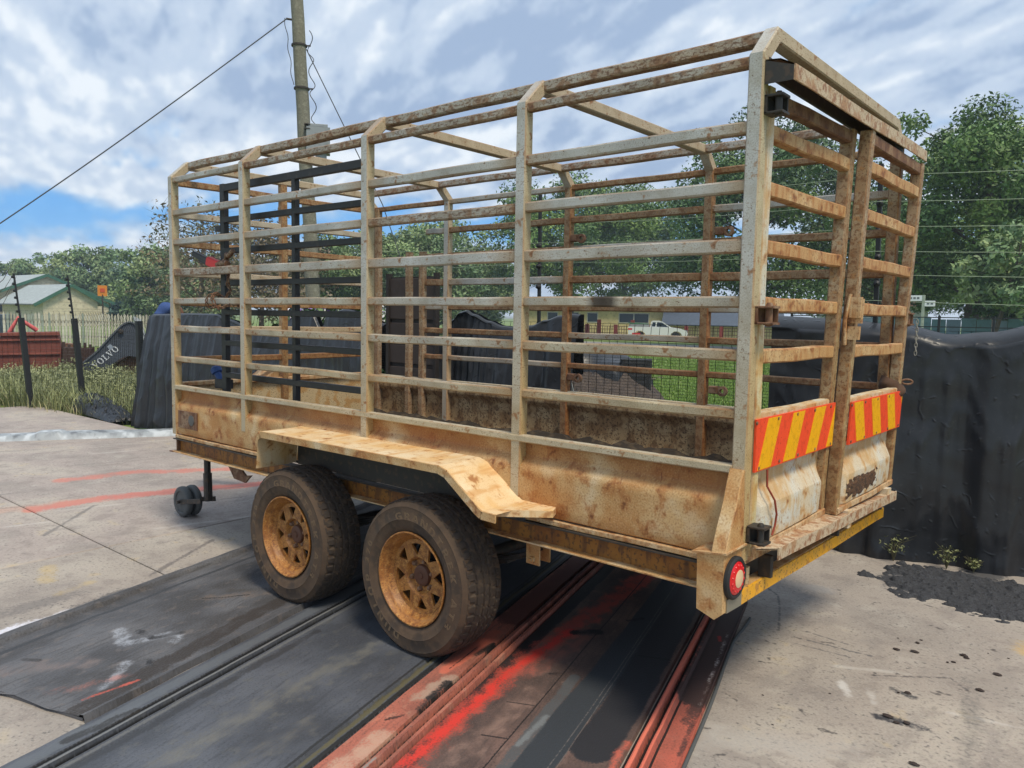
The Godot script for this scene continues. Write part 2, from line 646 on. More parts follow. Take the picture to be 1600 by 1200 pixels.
	lay(im, n4, 0.06, 0.02, C8(60, 44, 30), 0.9)
	tri_mat("spatter", im, 0.45, 0.8, n3, 0.08)
	im = plain(256, 256, C8(46, 38, 30))
	lay(im, n2, 0.45, 0.7, C8(78, 66, 50), 0.8)
	tri_mat("muck", im, 0.8, 0.95, n2, 0.6)
	im = plain(256, 256, C8(84, 58, 38))
	lay(im, n2, 0.4, 0.7, C8(58, 42, 30), 0.85)
	lay(im, n3, 0.6, 0.75, C8(142, 100, 60), 0.7)
	tri_mat("brown_crust", im, 0.4, 0.9, n3, 0.2)
	# amber chassis
	im = plain(512, 512, C8(150, 98, 34))
	lay(im, n1, 0.4, 0.7, C8(126, 74, 26), 0.9)
	lay(im, streak, 0.48, 0.75, C8(92, 56, 28), 0.7)
	lay(im, n3, 0.60, 0.75, C8(74, 48, 30), 0.7)
	tri_mat("amber", im, 0.9, 0.6, n3, 0.08)
	im = plain(512, 512, C8(230, 166, 30))
	lay(im, n1, 0.5, 0.75, C8(214, 160, 62), 0.7)
	lay(im, n2, 0.60, 0.75, C8(176, 122, 60), 0.8)
	lay(im, n3, 0.66, 0.76, C8(96, 66, 40), 0.85, n1, 0.35, 0.7)
	tri_mat("yellow", im, 0.7, 0.5, n3, 0.03)
	# black gate
	im = plain(256, 256, C8(38, 38, 40))
	lay(im, n2, 0.55, 0.75, C8(58, 54, 50), 0.8)
	tri_mat("black_steel", im, 0.7, 0.5)
	im = plain(256, 256, C8(50, 46, 42))
	lay(im, n2, 0.5, 0.75, C8(78, 62, 48), 0.8)
	tri_mat("dark_steel", im, 0.5, 0.6)
	# tyre rubber dusted brown
	im = plain(512, 512, C8(90, 71, 54))
	lay(im, n1, 0.4, 0.7, C8(66, 54, 44), 0.8)
	lay(im, n2, 0.5, 0.75, C8(100, 80, 60), 0.6)
	lay(im, n6, 0.6, 0.8, C8(52, 46, 42), 0.5)
	tri_mat("tyre", im, 0.5, 0.85, n6, 0.04)
	im = plain(512, 512, C8(58, 49, 42))
	lay(im, n2, 0.45, 0.75, C8(88, 72, 57), 0.7)
	tri_mat("tread", im, 0.5, 0.85, n6, 0.04)
	mat("letter", C8(112, 91, 68), 0.85)
	im = plain(512, 512, C8(176, 120, 58))
	lay(im, n1, 0.4, 0.7, C8(146, 92, 40), 0.8)
	lay(im, n2, 0.60, 0.85, C8(206, 164, 100), 0.6)
	lay(im, n2, 0.42, 0.2, C8(120, 74, 36), 0.75)
	lay(im, n3, 0.60, 0.78, C8(98, 60, 32), 0.75)
	lay(im, n6, 0.78, 0.88, C8(92, 58, 34), 0.6)
	tri_mat("rim", im, 0.3, 0.5, n3, 0.02)
	# dark tarpaulin
	im = plain(512, 512, C8(34, 36, 40))
	lay(im, n1, 0.4, 0.75, C8(42, 44, 48), 0.7)
	lay(im, n5, 0.93, 0.99, C8(78, 80, 82), 0.35)
	lay(im, n3, 0.68, 0.84, C8(72, 72, 72), 0.3)
	var cr := plain(512, 512, Color(0.4, 0.4, 0.4))
	lay(cr, nz("crease", 512, 0.010, 3, 9, FastNoiseLite.TYPE_SIMPLEX_SMOOTH, FastNoiseLite.FRACTAL_RIDGED), 0.80, 0.99, Color(1, 1, 1), 0.9)
	lay(cr, n2, 0.4, 0.9, Color(0.6, 0.6, 0.6), 0.5)
	tri_mat("tarp", im, 1.5, 0.36, cr, 0.55)
	mat("fence_black", C8(28, 30, 32), 0.55)
	mat("wire", C8(60, 66, 62), 0.4, 0.4)
	mat("light_wire", C8(150, 165, 140), 0.4, 0.3)
	mat("cable", C8(70, 72, 76), 0.6)
	mat("lamp_red", C8(214, 30, 34), 0.25)
	mat("lamp_clear", C8(222, 190, 150), 0.25)
	mat("rubber", C8(36, 36, 37), 0.7)
	mat("grey_rubber", C8(82, 84, 84), 0.7)
	mat("galv", C8(146, 142, 128), 0.45, 0.5)
	mat("dark", C8(22, 20, 19), 0.8)
	mat("glass", C8(40, 52, 62), 0.12)
	mat("white", C8(222, 226, 228), 0.3)
	mat("plain_wall", C8(255, 255, 255), 0.85)
	im = plain(256, 256, Color(0.97, 0.97, 0.97))
	lay(im, n2, 0.5, 0.85, Color(0.84, 0.82, 0.78), 0.6)
	lay(im, tiled(n3, 256, 256, 3.0, 0.4), 0.62, 0.85, Color(0.78, 0.74, 0.68), 0.5)
	lay(im, n3, 0.74, 0.84, Color(0.55, 0.45, 0.36), 0.6)
	tri_mat("orange_red", im, 0.5, 0.4).albedo_color = C8(255, 86, 46)
	tri_mat("hazard_yellow", im, 0.5, 0.4).albedo_color = C8(255, 186, 18)
	mat("red", C8(205, 40, 36), 0.5)
	mat("blue", C8(38, 70, 130), 0.6)

# ---------------------------------------------------------------- ground
const AD := Vector3(-0.279, 0, -0.960)    # along the mats
const AN := Vector3(0.960, 0, -0.279)     # across the mats

func ground_tex(w: int, h: int, x0: float, x1: float, z0: float, z1: float, right: bool) -> Image:
	var n1: Image = NZ["soft"]; var n2: Image = NZ["fbm"]; var n3: Image = NZ["fine"]; var n5: Image = NZ["ridge"]; var n6: Image = NZ["grit"]
	var mx := x1 - x0
	var mz := z1 - z0
	var ppm := w / mx
	var px := func(x: float, z: float) -> Vector2: return Vector2((x - x0) * ppm, (z - z0) / mz * h)
	var im := plain(w, h, C8(162, 152, 142) if right else C8(166, 154, 146))
	var big := tiled(n1, w, h, mx / 5.2, mz / 4.3)
	var med := tiled(n2, w, h, mx / 2.9, mz / 2.3)
	var fine := tiled(n3, w, h, mx / 1.1, mz / 0.9)
	var grit := tiled(n6, w, h, mx / 1.3, mz / 1.3)
	var smear := tiled(n2, w, h, mx / 2.2, mz / 7.0)      # long drag marks
	lay(im, big, 0.42, 0.75, C8(184, 175, 162), 0.6)
	lay(im, big, 0.45, 0.20, C8(144, 136, 129), 0.5)
	lay(im, smear, 0.6, 0.85, C8(138, 130, 124), 0.45)
	lay(im, med, 0.58, 0.85, C8(186, 179, 168), 0.4)
	lay(im, med, 0.38, 0.18, C8(132, 122, 115), 0.4)
	lay(im, med, 0.66, 0.86, C8(186, 158, 112), 0.35, big, 0.4, 0.6)
	lay(im, fine, 0.62, 0.78, C8(112, 106, 102), 0.45)
	lay(im, fine, 0.70, 0.80, C8(78, 76, 74), 0.5, med, 0.45, 0.65)
	lay(im, grit, 0.58, 0.85, C8(120, 114, 108), 0.5)
	lay(im, grit, 0.40, 0.2, C8(196, 190, 180), 0.35)
	lay(im, tiled(n5, w, h, mx / 2.6, mz / 3.1), 0.93, 0.99, C8(116, 110, 104), 0.3, med, 0.5, 0.65)
	var both := mixed(mixed(fine, grit), med)
	var S := func(pts: Array, width: float, col: Color, a: float, hard := 0.0, keep := 0.5) -> void:
		var pp := []
		for p in pts: pp.append(px.call(p[0], p[1]))
		stroke(im, pp, width * ppm, col, a, fine if width < 0.03 else both, hard, keep)
	if right:
		# spilt ash, soot and powder on the slab behind the trailer
		S.call([[0.05, -2.42], [0.3, -2.6], [0.62, -2.55]], 0.42, C8(64, 65, 70), 0.95, 0.15, 0.46)
		S.call([[-0.1, -2.4], [0.1, -2.3]], 0.2, C8(58, 58, 62), 0.9, 0.0, 0.5)
		S.call([[0.3, -2.75], [0.28, -3.2]], 0.3, C8(70, 70, 72), 0.9, 0.1, 0.48)
		S.call([[-0.36, -1.95]], 0.22, C8(176, 172, 166), 0.6)
		S.call([[-0.36, -1.95], [-0.62, -1.85]], 0.4, C8(112, 110, 112), 0.5, 0.0, 0.6)
		S.call([[-0.62, -1.78], [-0.5, -1.68], [-0.42, -1.5], [-0.31, -1.2]], 0.014, C8(84, 82, 80), 0.6, 0.1, 0.5)
		S.call([[-0.16, -1.18], [0.12, -1.2]], 0.018, C8(96, 94, 94), 0.8)
		S.call([[-0.2, -1.1], [0.05, -1.12]], 0.014, C8(96, 94, 94), 0.7)
		S.call([[-0.2, -1.28], [0.0, -1.26]], 0.014, C8(96, 94, 94), 0.7)
		S.call([[0.03, -0.98], [0.18, -1.06], [0.3, -1.12]], 0.06, C8(204, 200, 192), 0.5, 0.0, 0.6)
		S.call([[0.1, -0.84], [0.16, -0.74]], 0.07, C8(216, 213, 208), 0.7, 0.0, 0.56)
		S.call([[0.2, -0.86], [0.26, -0.74]], 0.06, C8(206, 203, 198), 0.6, 0.0, 0.58)
		S.call([[0.5, -0.86], [0.78, -0.93], [1.1, -0.95]], 0.05, C8(204, 200, 194), 0.5, 0.0, 0.6)
		S.call([[0.66, -1.8], [0.8, -1.7]], 0.24, C8(196, 160, 104), 0.6, 0.0, 0.5)
		S.call([[0.28, -0.92], [0.36, -0.9]], 0.07, C8(58, 58, 60), 0.9, 0.1, 0.62)
		S.call([[0.30, -0.64], [0.46, -0.66]], 0.075, C8(54, 54, 58), 0.95, 0.1, 0.62)
		S.call([[0.18, -1.0], [0.44, -1.2], [0.52, -1.12]], 0.02, C8(84, 80, 78), 0.7, 0.0, 0.55)
		S.call([[0.5, -1.22], [0.6, -0.8], [0.62, -0.5]], 0.16, C8(112, 108, 104), 0.55, 0.0, 0.62)
		S.call([[-0.2, 0.0], [0.3, -0.3]], 0.3, C8(178, 174, 168), 0.4, 0.0, 0.6)
		for k in 60:
			var p := Vector2(rng.randf_range(-0.3, 1.3), rng.randf_range(-2.2, 0.6))
			S.call([[p.x, p.y], [p.x + rng.randf_range(-0.06, 0.06), p.y + rng.randf_range(-0.03, 0.03)]], rng.randf_range(0.012, 0.03), C8(70, 66, 64), 0.7, 0.1, 0.6)
		# powder and soot along the left mat
		S.call([[-2.98, 1.5], [-3.02, 1.0]], 0.16, C8(216, 216, 226), 0.95, 0.1, 0.45)
		S.call([[-3.1, 0.95], [-3.18, 0.45], [-3.3, 0.1]], 0.16, C8(86, 82, 80), 0.75, 0.0, 0.55)
		S.call([[-3.25, 1.5], [-3.3, 0.9]], 0.25, C8(112, 106, 102), 0.6, 0.0, 0.55)
		S.call([[-3.87, 0.82], [-3.62, 0.92]], 0.16, C8(196, 168, 112), 0.45, 0.0, 0.6)
		S.call([[-3.42, 0.78], [-3.36, 0.95]], 0.14, C8(196, 168, 112), 0.45, 0.0, 0.6)
		S.call([[-3.3, 0.5], [-3.7, -0.1]], 0.05, C8(96, 90, 88), 0.6, 0.0, 0.5)
	else:
		S.call([[-6.3, -0.15], [-6.28, -0.68], [-5.95, -1.13], [-5.5, -1.9]], 0.30, C8(206, 112, 96), 0.6, 0.0, 0.5)
		S.call([[-5.4, 0.38], [-5.39, -0.14], [-5.19, -0.74], [-5.0, -1.28], [-4.85, -1.75], [-4.7, -2.2]], 0.28, C8(204, 106, 92), 0.7, 0.0, 0.46)
		S.call([[-5.5, 0.6], [-5.45, 0.0]], 0.3, C8(190, 140, 120), 0.4, 0.0, 0.5)
		for k in 26:
			var x := rng.randf_range(-9.5, -4.2)
			var z := rng.randf_range(-2.2, 1.5)
			var l := rng.randf_range(0.3, 1.1)
			S.call([[x, z], [x + l * 0.28, z - l]], rng.randf_range(0.03, 0.10), C8(118, 112, 108) if k % 3 > 0 else C8(204, 200, 194), 0.5, 0.0, 0.6)
		S.call([[-5.2, 0.05], [-4.6, 0.6]], 0.05, C8(98, 94, 92), 0.55, 0.0, 0.5)
	return im

func slab(parent: Node3D, x0: float, x1: float, z0: float, z1: float, m: Material, tx: Array) -> void:
	var mb := MB.new()
	var uvf := func(p: Vector3) -> Vector2: return Vector2((p.x - tx[0]) / (tx[1] - tx[0]), (p.z - tx[2]) / (tx[3] - tx[2]))
	var b := 0.008
	var P := func(x: float, y: float, z: float) -> Vector3: return Vector3(x, y, z)
	var top := [P.call(x0 + b, 0, z0 + b), P.call(x1 - b, 0, z0 + b), P.call(x1 - b, 0, z1 - b), P.call(x0 + b, 0, z1 - b)]
	var rim := [P.call(x0, -b, z0), P.call(x1, -b, z0), P.call(x1, -b, z1), P.call(x0, -b, z1)]
	var low := [P.call(x0, -0.12, z0), P.call(x1, -0.12, z0), P.call(x1, -0.12, z1), P.call(x0, -0.12, z1)]
	var U := func(a: Array) -> Array:
		var r := []
		for p in a: r.append(uvf.call(p))
		return r
	mb.face(top, Vector3.UP, U.call(top))
	for i in 4:
		var j := (i + 1) % 4
		var out: Vector3 = (rim[i] + rim[j]) * 0.5 - Vector3((x0 + x1) * 0.5, 0, (z0 + z1) * 0.5)
		var f1 := [rim[i], rim[j], top[j], top[i]]
		mb.face(f1, out * 0.3 + Vector3.UP, U.call(f1))
		var f2 := [low[i], low[j], rim[j], rim[i]]
		mb.face(f2, out, U.call(f2))
	part(mb, "slab", m, parent)

func at_mat(a: float, t: float, y := 0.0) -> Vector3:
	return AN * a + AD * t + Vector3(0, y, 0)

# a strip lying along the mats: profile points (across, height), one sheet with gentle waves
func strip(mb: MB, prof: Array, t0: float, t1: float, seg: int, wave: float, sd: float, ta := Vector2(0, 1), jag := 0.0) -> void:
	var m := prof.size()
	var f := FastNoiseLite.new()
	f.seed = int(sd); f.frequency = 1.3
	for i in m - 1:
		var pa: Vector2 = prof[i]
		var pb: Vector2 = prof[i + 1]
		var nn := Vector2(-(pb.y - pa.y), pb.x - pa.x).normalized()
		var st := mb.v.size()
		for j in seg + 1:
			for q in [pa, pb]:
				var t0j := t0 + (f.get_noise_1d(q.x * 6.0) * jag if j == 0 else 0.0)
				var t := lerpf(t0j, t1, float(j) / seg)
				var wy: float = absf(f.get_noise_2d(q.x * 2.0, t)) * wave if q.y > 0.002 else 0.0
				var wx: float = f.get_noise_1d(t * 0.9 + 50.0) * wave * 0.8
				mb.vert(at_mat(q.x + wx, t, q.y + wy), (AN * nn.x + Vector3.UP * nn.y).normalized(), Vector2((q.x - ta.x) / (ta.y - ta.x), (t + 1.4) / 4.4))
		for j in seg:
			var a := st + j * 2
			var fn := (mb.v[a + 2] - mb.v[a]).cross(mb.v[a + 1] - mb.v[a])
			if fn.dot(mb.n[a]) >= 0.0:
				mb.tri(a, a + 2, a + 1); mb.tri(a + 1, a + 2, a + 3)
			else:
				mb.tri(a, a + 1, a + 2); mb.tri(a + 1, a + 3, a + 2)

func build_ground() -> void:
	var n1: Image = NZ["soft"]; var n2: Image = NZ["fbm"]; var n3: Image = NZ["fine"]; var n5: Image = NZ["ridge"]; var n6: Image = NZ["grit"]
	# the land out to the horizon
	var im := plain(512, 512, C8(112, 132, 66))
	lay(im, n1, 0.4, 0.7, C8(128, 146, 76), 0.8)
	lay(im, n2, 0.5, 0.75, C8(92, 112, 54), 0.7)
	lay(im, n3, 0.6, 0.8, C8(150, 152, 96), 0.5)
	var m := tri_mat("grass_ground", im, 4.0, 0.95, n3, 1.0)
	var mb := MB.new()
	mb.face([Vector3(-420, -0.06, 300), Vector3(420, -0.06, 300), Vector3(420, -0.06, -420), Vector3(-420, -0.06, -420)], Vector3.UP)
	struct(mb, "ground", m)
	mb = MB.new()
	mb.face([Vector3(-60, -0.05, -33.0), Vector3(60, -0.05, -45.5), Vector3(60, -0.05, -49.5), Vector3(-60, -0.05, -37.0)], Vector3.UP)
	im = plain(256, 256, C8(138, 134, 130))
	lay(im, n2, 0.45, 0.7, C8(118, 114, 112), 0.8)
	struct(mb, "road", tri_mat("asphalt", im, 3.0, 0.9))
	im = plain(256, 256, C8(106, 96, 78))
	lay(im, n2, 0.45, 0.7, C8(84, 76, 60), 0.8)
	lay(im, n3, 0.55, 0.75, C8(96, 104, 62), 0.7)
	mb = MB.new()
	mb.face([Vector3(-26, -0.03, -1.2), Vector3(-9.0, -0.03, -2.45), Vector3(-9.0, -0.03, -16), Vector3(-30, -0.03, -16)], Vector3.UP)
	struct(mb, "scrap_yard_ground", tri_mat("earth", im, 2.0, 0.95, n3, 1.5))
	# concrete yard: slabs with open joints
	var yard := Node3D.new()
	yard.name = "concrete_yard"
	add_child(yard)
	yard.set_meta("kind", "structure")
	var tl := [-12.6, -4.04, -3.3, 4.4]
	var tr := [-4.04, 3.4, -3.35, 3.25]
	var b1 := tiled(n3, 1024, 1024, 6.0, 6.0)
	var left := uv_mat("slab_left", ground_tex(1024, 1024, tl[0], tl[1], tl[2], tl[3], false), 0.75)
	var right := uv_mat("slab_right", ground_tex(2048, 1792, tr[0], tr[1], tr[2], tr[3], true), 0.72, b1, 0.12)
	var g := 0.006
	for x in [[-12.4, -8.3], [-8.3, -4.04]]:
		for z in [[-1.95 if x[0] < -9.0 else -2.75, 0.43], [0.43, 4.3]]:
			slab(yard, x[0] + g, x[1] - g, z[0] + g, z[1] - g, left, tl)
	slab(yard, -4.04 + g, 3.3, 0.43 + g, 3.2, right, tr)
	slab(yard, -4.04 + g, 3.3, -3.3, 0.43 - g, right, tr)
	build_mats()

func mat_tex(base: Color, tones: Array, strokes: Array, a0: float, a1: float, strong := 1.0) -> Image:
	var n1: Image = NZ["soft"]; var n2: Image = NZ["fbm"]; var n3: Image = NZ["fine"]; var n6: Image = NZ["grit"]; var n5: Image = NZ["ridge"]
	var h := 2048
	var ppm := h / 4.4
	var w := int((a1 - a0) * ppm)
	var im := plain(w, h, base)
	var T := func(n: Image, sx: float, sy: float) -> Image: return tiled(n, w, h, w / ppm / sx, 4.4 / sy)
	var big: Image = T.call(n1, 1.5, 2.6)
	var med: Image = T.call(n2, 0.8, 1.3)
	var fine: Image = T.call(n3, 0.42, 0.5)
	var grit: Image = T.call(n6, 0.45, 0.45)
	var smear: Image = T.call(n2, 0.22, 2.6)
	lay(im, big, 0.45, 0.75, tones[0], 0.75 * strong)
	lay(im, big, 0.45, 0.2, tones[1], 0.6 * strong)
	lay(im, smear, 0.5, 0.85, tones[1], 0.5 * strong)
	lay(im, med, 0.58, 0.85, tones[2], 0.4 * strong)
	lay(im, fine, 0.64, 0.82, tones[3], 0.45)
	lay(im, fine, 0.36, 0.2, tones[0], 0.35)
	lay(im, grit, 0.60, 0.85, tones[3], 0.35)
	lay(im, grit, 0.38, 0.2, tones[2], 0.3)
	lay(im, T.call(n5, 0.9, 1.1), 0.95, 0.99, tones[3], 0.5)
	var both := mixed(mixed(fine, grit), med)
	for s in strokes:
		var pp := []
		for p in s[0]: pp.append(Vector2((p[0] - a0) * ppm, (p[1] + 1.4) * ppm))
		stroke(im, pp, s[1] * ppm, s[2], s[3], fine if s[1] < 0.03 else both, s[4], s[5])
	return im

func build_mats() -> void:
	var mb_bump := tiled(NZ["fine"], 512, 1024, 2.0, 8.0)
	# far worn mat with a curled edge (a: -3.16 .. -2.2)
	var ta := Vector2(-3.18, -2.18)
	var lo := -1.38
	var im := mat_tex(C8(84, 84, 87), [C8(104, 104, 107), C8(64, 62, 62), C8(120, 110, 104), C8(48, 46, 46)], [
		[[[-3.0, 2.8], [-3.02, -1.0]], 0.03, C8(54, 55, 58), 0.8, 0.1, 0.4], [[[-2.27, -0.8], [-2.36, 0.2], [-2.32, 1.4], [-2.4, 2.8]], 0.10, C8(58, 52, 48), 0.95, 0.3, 0.5], [[[-2.30, 0.6], [-2.28, 2.8]], 0.10, C8(52, 52, 54), 0.8, 0.2, 0.4],
		[[[-2.76, -0.20], [-2.62, -0.30], [-2.52, -0.12], [-2.46, -0.16]], 0.11, C8(160, 165, 174), 0.9, 0.1, 0.62], [[[-2.70, -0.16], [-2.56, -0.20], [-2.50, -0.10]], 0.06, C8(46, 44, 44), 0.95, 0.1, 0.62], 
		[[[-2.45, -0.42], [-2.36, -0.62]], 0.08, C8(158, 163, 172), 0.8, 0.1, 0.62], [[[-2.40, -0.36], [-2.34, -0.40]], 0.04, C8(36, 35, 35), 0.9, 0.1, 0.6], [[[-2.72, 0.3], [-2.5, 0.5], [-2.4, 0.9]], 0.15, C8(112, 100, 92), 0.9, 0.1, 0.6], [[[-2.74, 0.28], [-2.62, 0.36], [-2.56, 0.42]], 0.018, C8(26, 26, 26), 0.9, 0.1, 0.56], [[[-2.7, 0.44], [-2.5, 0.52]], 0.10, C8(70, 66, 62), 0.7, 0.1, 0.62],
		[[[-2.5, -0.75], [-2.36, -0.5]], 0.1, C8(190, 116, 102), 0.55, 0.0, 0.62], [[[-2.34, -0.72], [-2.28, -0.52]], 0.035, C8(206, 92, 74), 0.85, 0.0, 0.54], [[[-2.9, -0.75], [-2.6, -0.5]], 0.22, C8(128, 114, 110), 0.6, 0.0, 0.6], [[[-2.86, -0.6], [-2.80, -0.58]], 0.04, C8(60, 56, 54), 0.8, 0.1, 0.55]], ta.x, ta.y, 1.1)
	var mm := uv_mat("mat_worn", im, 0.62, mb_bump, 0.25)
	var mb := MB.new()
	var prof := [Vector2(-3.178, 0.001), Vector2(-3.168, 0.030), Vector2(-3.145, 0.036), Vector2(-3.12, 0.030), Vector2(-3.105, 0.012), Vector2(-2.95, 0.012)]
	for k in 7: prof.append(Vector2(-2.9 + k * 0.1, 0.012 + 0.004 * sin(k * 2.1)))
	prof.append_array([Vector2(-2.235, 0.014), Vector2(-2.215, 0.026), Vector2(-2.20, 0.028), Vector2(-2.192, 0.001)])
	strip(mb, prof, -0.82, 2.9, 110, 0.012, 3.0, ta, 0.02)
	mb.face([at_mat(-3.16, -0.815, 0.001), at_mat(-2.21, -0.815, 0.001), at_mat(-2.21, -0.815, 0.014), at_mat(-3.16, -0.815, 0.014)], -AD)
	solo(mb, "rubber_mat", mm, "worn grey conveyor belt mat with cracked white rimmed scabs, beside the bare slabs", "rubber mat", "old belt mats under the trailer")
	# smooth dark mat with a ribbed left border (a: -2.17 .. -1.25)
	ta = Vector2(-2.18, -1.24)
	im = mat_tex(C8(80, 83, 90), [C8(98, 101, 109), C8(62, 64, 69), C8(104, 102, 96), C8(44, 44, 46)], [
		[[[-2.12, -1.4], [-2.12, 2.9]], 0.05, C8(100, 104, 108), 0.7, 0.3, 0.4], [[[-2.055, -1.4], [-2.055, 2.9]], 0.022, C8(34, 35, 37), 1.0, 0.7, 0.1], [[[-2.03, -1.4], [-2.03, 2.9]], 0.008, C8(120, 120, 118), 0.9, 0.5, 0.4], [[[-2.008, -1.4], [-2.008, 2.9]], 0.014, C8(36, 37, 39), 1.0, 0.6, 0.1], [[[-1.98, -1.4], [-1.98, 2.9]], 0.012, C8(112, 112, 110), 0.7, 0.3, 0.45], [[[-1.95, -1.4], [-1.94, 0.2]], 0.05, C8(52, 52, 54), 0.7, 0.1, 0.5],
		[[[-1.30, -1.4], [-1.31, 2.9]], 0.035, C8(96, 90, 66), 0.9, 0.2, 0.45], [[[-1.272, -1.4], [-1.272, 2.9]], 0.012, C8(38, 38, 38), 0.9, 0.5, 0.2], [[[-1.335, -1.4], [-1.335, 2.9]], 0.010, C8(46, 46, 46), 0.8, 0.4, 0.3], [[[-1.72, -0.9], [-1.62, 0.15]], 0.22, C8(122, 119, 110), 0.55, 0.0, 0.58], [[[-1.5, -0.9], [-1.45, -0.5]], 0.16, C8(116, 111, 102), 0.45, 0.0, 0.6], [[[-2.12, -0.95], [-2.08, -0.7]], 0.05, C8(52, 50, 48), 0.9, 0.2, 0.5], [[[-1.5, 0.15], [-1.4, 0.3]], 0.1, C8(98, 96, 90), 0.5, 0.0, 0.6]], ta.x, ta.y, 0.9)
	mm = uv_mat("mat_smooth", im, 0.5, mb_bump, 0.08)
	mb = MB.new()
	prof = [Vector2(-2.172, 0.001), Vector2(-2.165, 0.016), Vector2(-2.075, 0.018), Vector2(-2.066, 0.002), Vector2(-2.045, 0.002), Vector2(-2.038, 0.028), Vector2(-2.022, 0.028), Vector2(-2.016, 0.003), Vector2(-2.0, 0.003), Vector2(-1.993, 0.022), Vector2(-1.96, 0.016), Vector2(-1.8, 0.012), Vector2(-1.6, 0.014), Vector2(-1.4, 0.011), Vector2(-1.325, 0.014), Vector2(-1.318, 0.003), Vector2(-1.305, 0.003), Vector2(-1.298, 0.017), Vector2(-1.262, 0.015), Vector2(-1.256, 0.001)]
	strip(mb, prof, lo, 2.9, 80, 0.006, 7.0, ta)
	solo(mb, "rubber_mat", mm, "smooth blue grey mat with a ribbed border under the rear near wheel", "rubber mat", "old belt mats under the trailer")
	# salmon painted strip with rails (a: -1.25 .. -1.03)
	ta = Vector2(-1.25, -1.02)
	var sal := C8(214, 112, 88)
	im = mat_tex(C8(176, 104, 86), [C8(208, 122, 98), C8(132, 84, 72), C8(184, 146, 124), C8(70, 54, 50)], [
		[[[-1.19, -0.95], [-1.15, -0.45]], 0.12, C8(196, 160, 138), 0.85, 0.1, 0.52], [[[-1.18, -0.15], [-1.14, 0.05]], 0.10, C8(176, 152, 134), 0.85, 0.1, 0.55], [[[-1.12, -0.22], [-1.13, 0.0]], 0.07, C8(36, 34, 34), 0.95, 0.1, 0.56], [[[-1.15, 0.30], [-1.12, 0.42]], 0.06, C8(36, 34, 34), 0.95, 0.1, 0.56], [[[-1.2, 0.1], [-1.17, 0.55]], 0.07, sal, 0.8, 0.1, 0.45], [[[-1.16, 0.75], [-1.14, 2.9]], 0.16, C8(112, 62, 52), 0.85, 0.3, 0.4],
		[[[-1.109, -1.4], [-1.109, 2.9]], 0.015, C8(30, 28, 28), 1.0, 0.6, 0.15], [[[-1.059, -1.4], [-1.059, 2.9]], 0.010, C8(30, 28, 28), 1.0, 0.6, 0.15], [[[-1.083, -0.6], [-1.083, -1.4]], 0.012, C8(150, 148, 142), 0.8, 0.2, 0.45], [[[-1.19, 0.12], [-1.18, 0.36]], 0.006, C8(50, 40, 38), 0.8, 0.2, 0.5], [[[-1.235, -0.72], [-1.13, -0.70]], 0.006, C8(60, 46, 42), 0.8, 0.4, 0.2], [[[-1.24, -1.3], [-1.2, -0.95]], 0.10, C8(220, 150, 122), 0.8, 0.1, 0.45], [[[-1.2, -0.35], [-1.16, -0.30]], 0.03, C8(60, 40, 36), 0.9, 0.0, 0.6]], ta.x, ta.y)
	mm = uv_mat("mat_salmon", im, 0.7, mb_bump, 0.2)
	mb = MB.new()
	prof = [Vector2(-1.25, 0.001), Vector2(-1.245, 0.020), Vector2(-1.125, 0.020), Vector2(-1.12, 0.003), Vector2(-1.098, 0.003), Vector2(-1.092, 0.032), Vector2(-1.074, 0.034), Vector2(-1.066, 0.005), Vector2(-1.052, 0.005), Vector2(-1.046, 0.028), Vector2(-1.034, 0.026), Vector2(-1.03, 0.001)]
	strip(mb, prof, lo, 2.9, 80, 0.004, 12.0, ta)
	solo(mb, "rubber_strip", mm, "salmon painted strip with a double ridge right of the rear near wheel", "rubber strip", "painted ridge strips")
	# dark mat crossed by a red spray line (a: -1.025 .. -0.335)
	ta = Vector2(-1.03, -0.33)
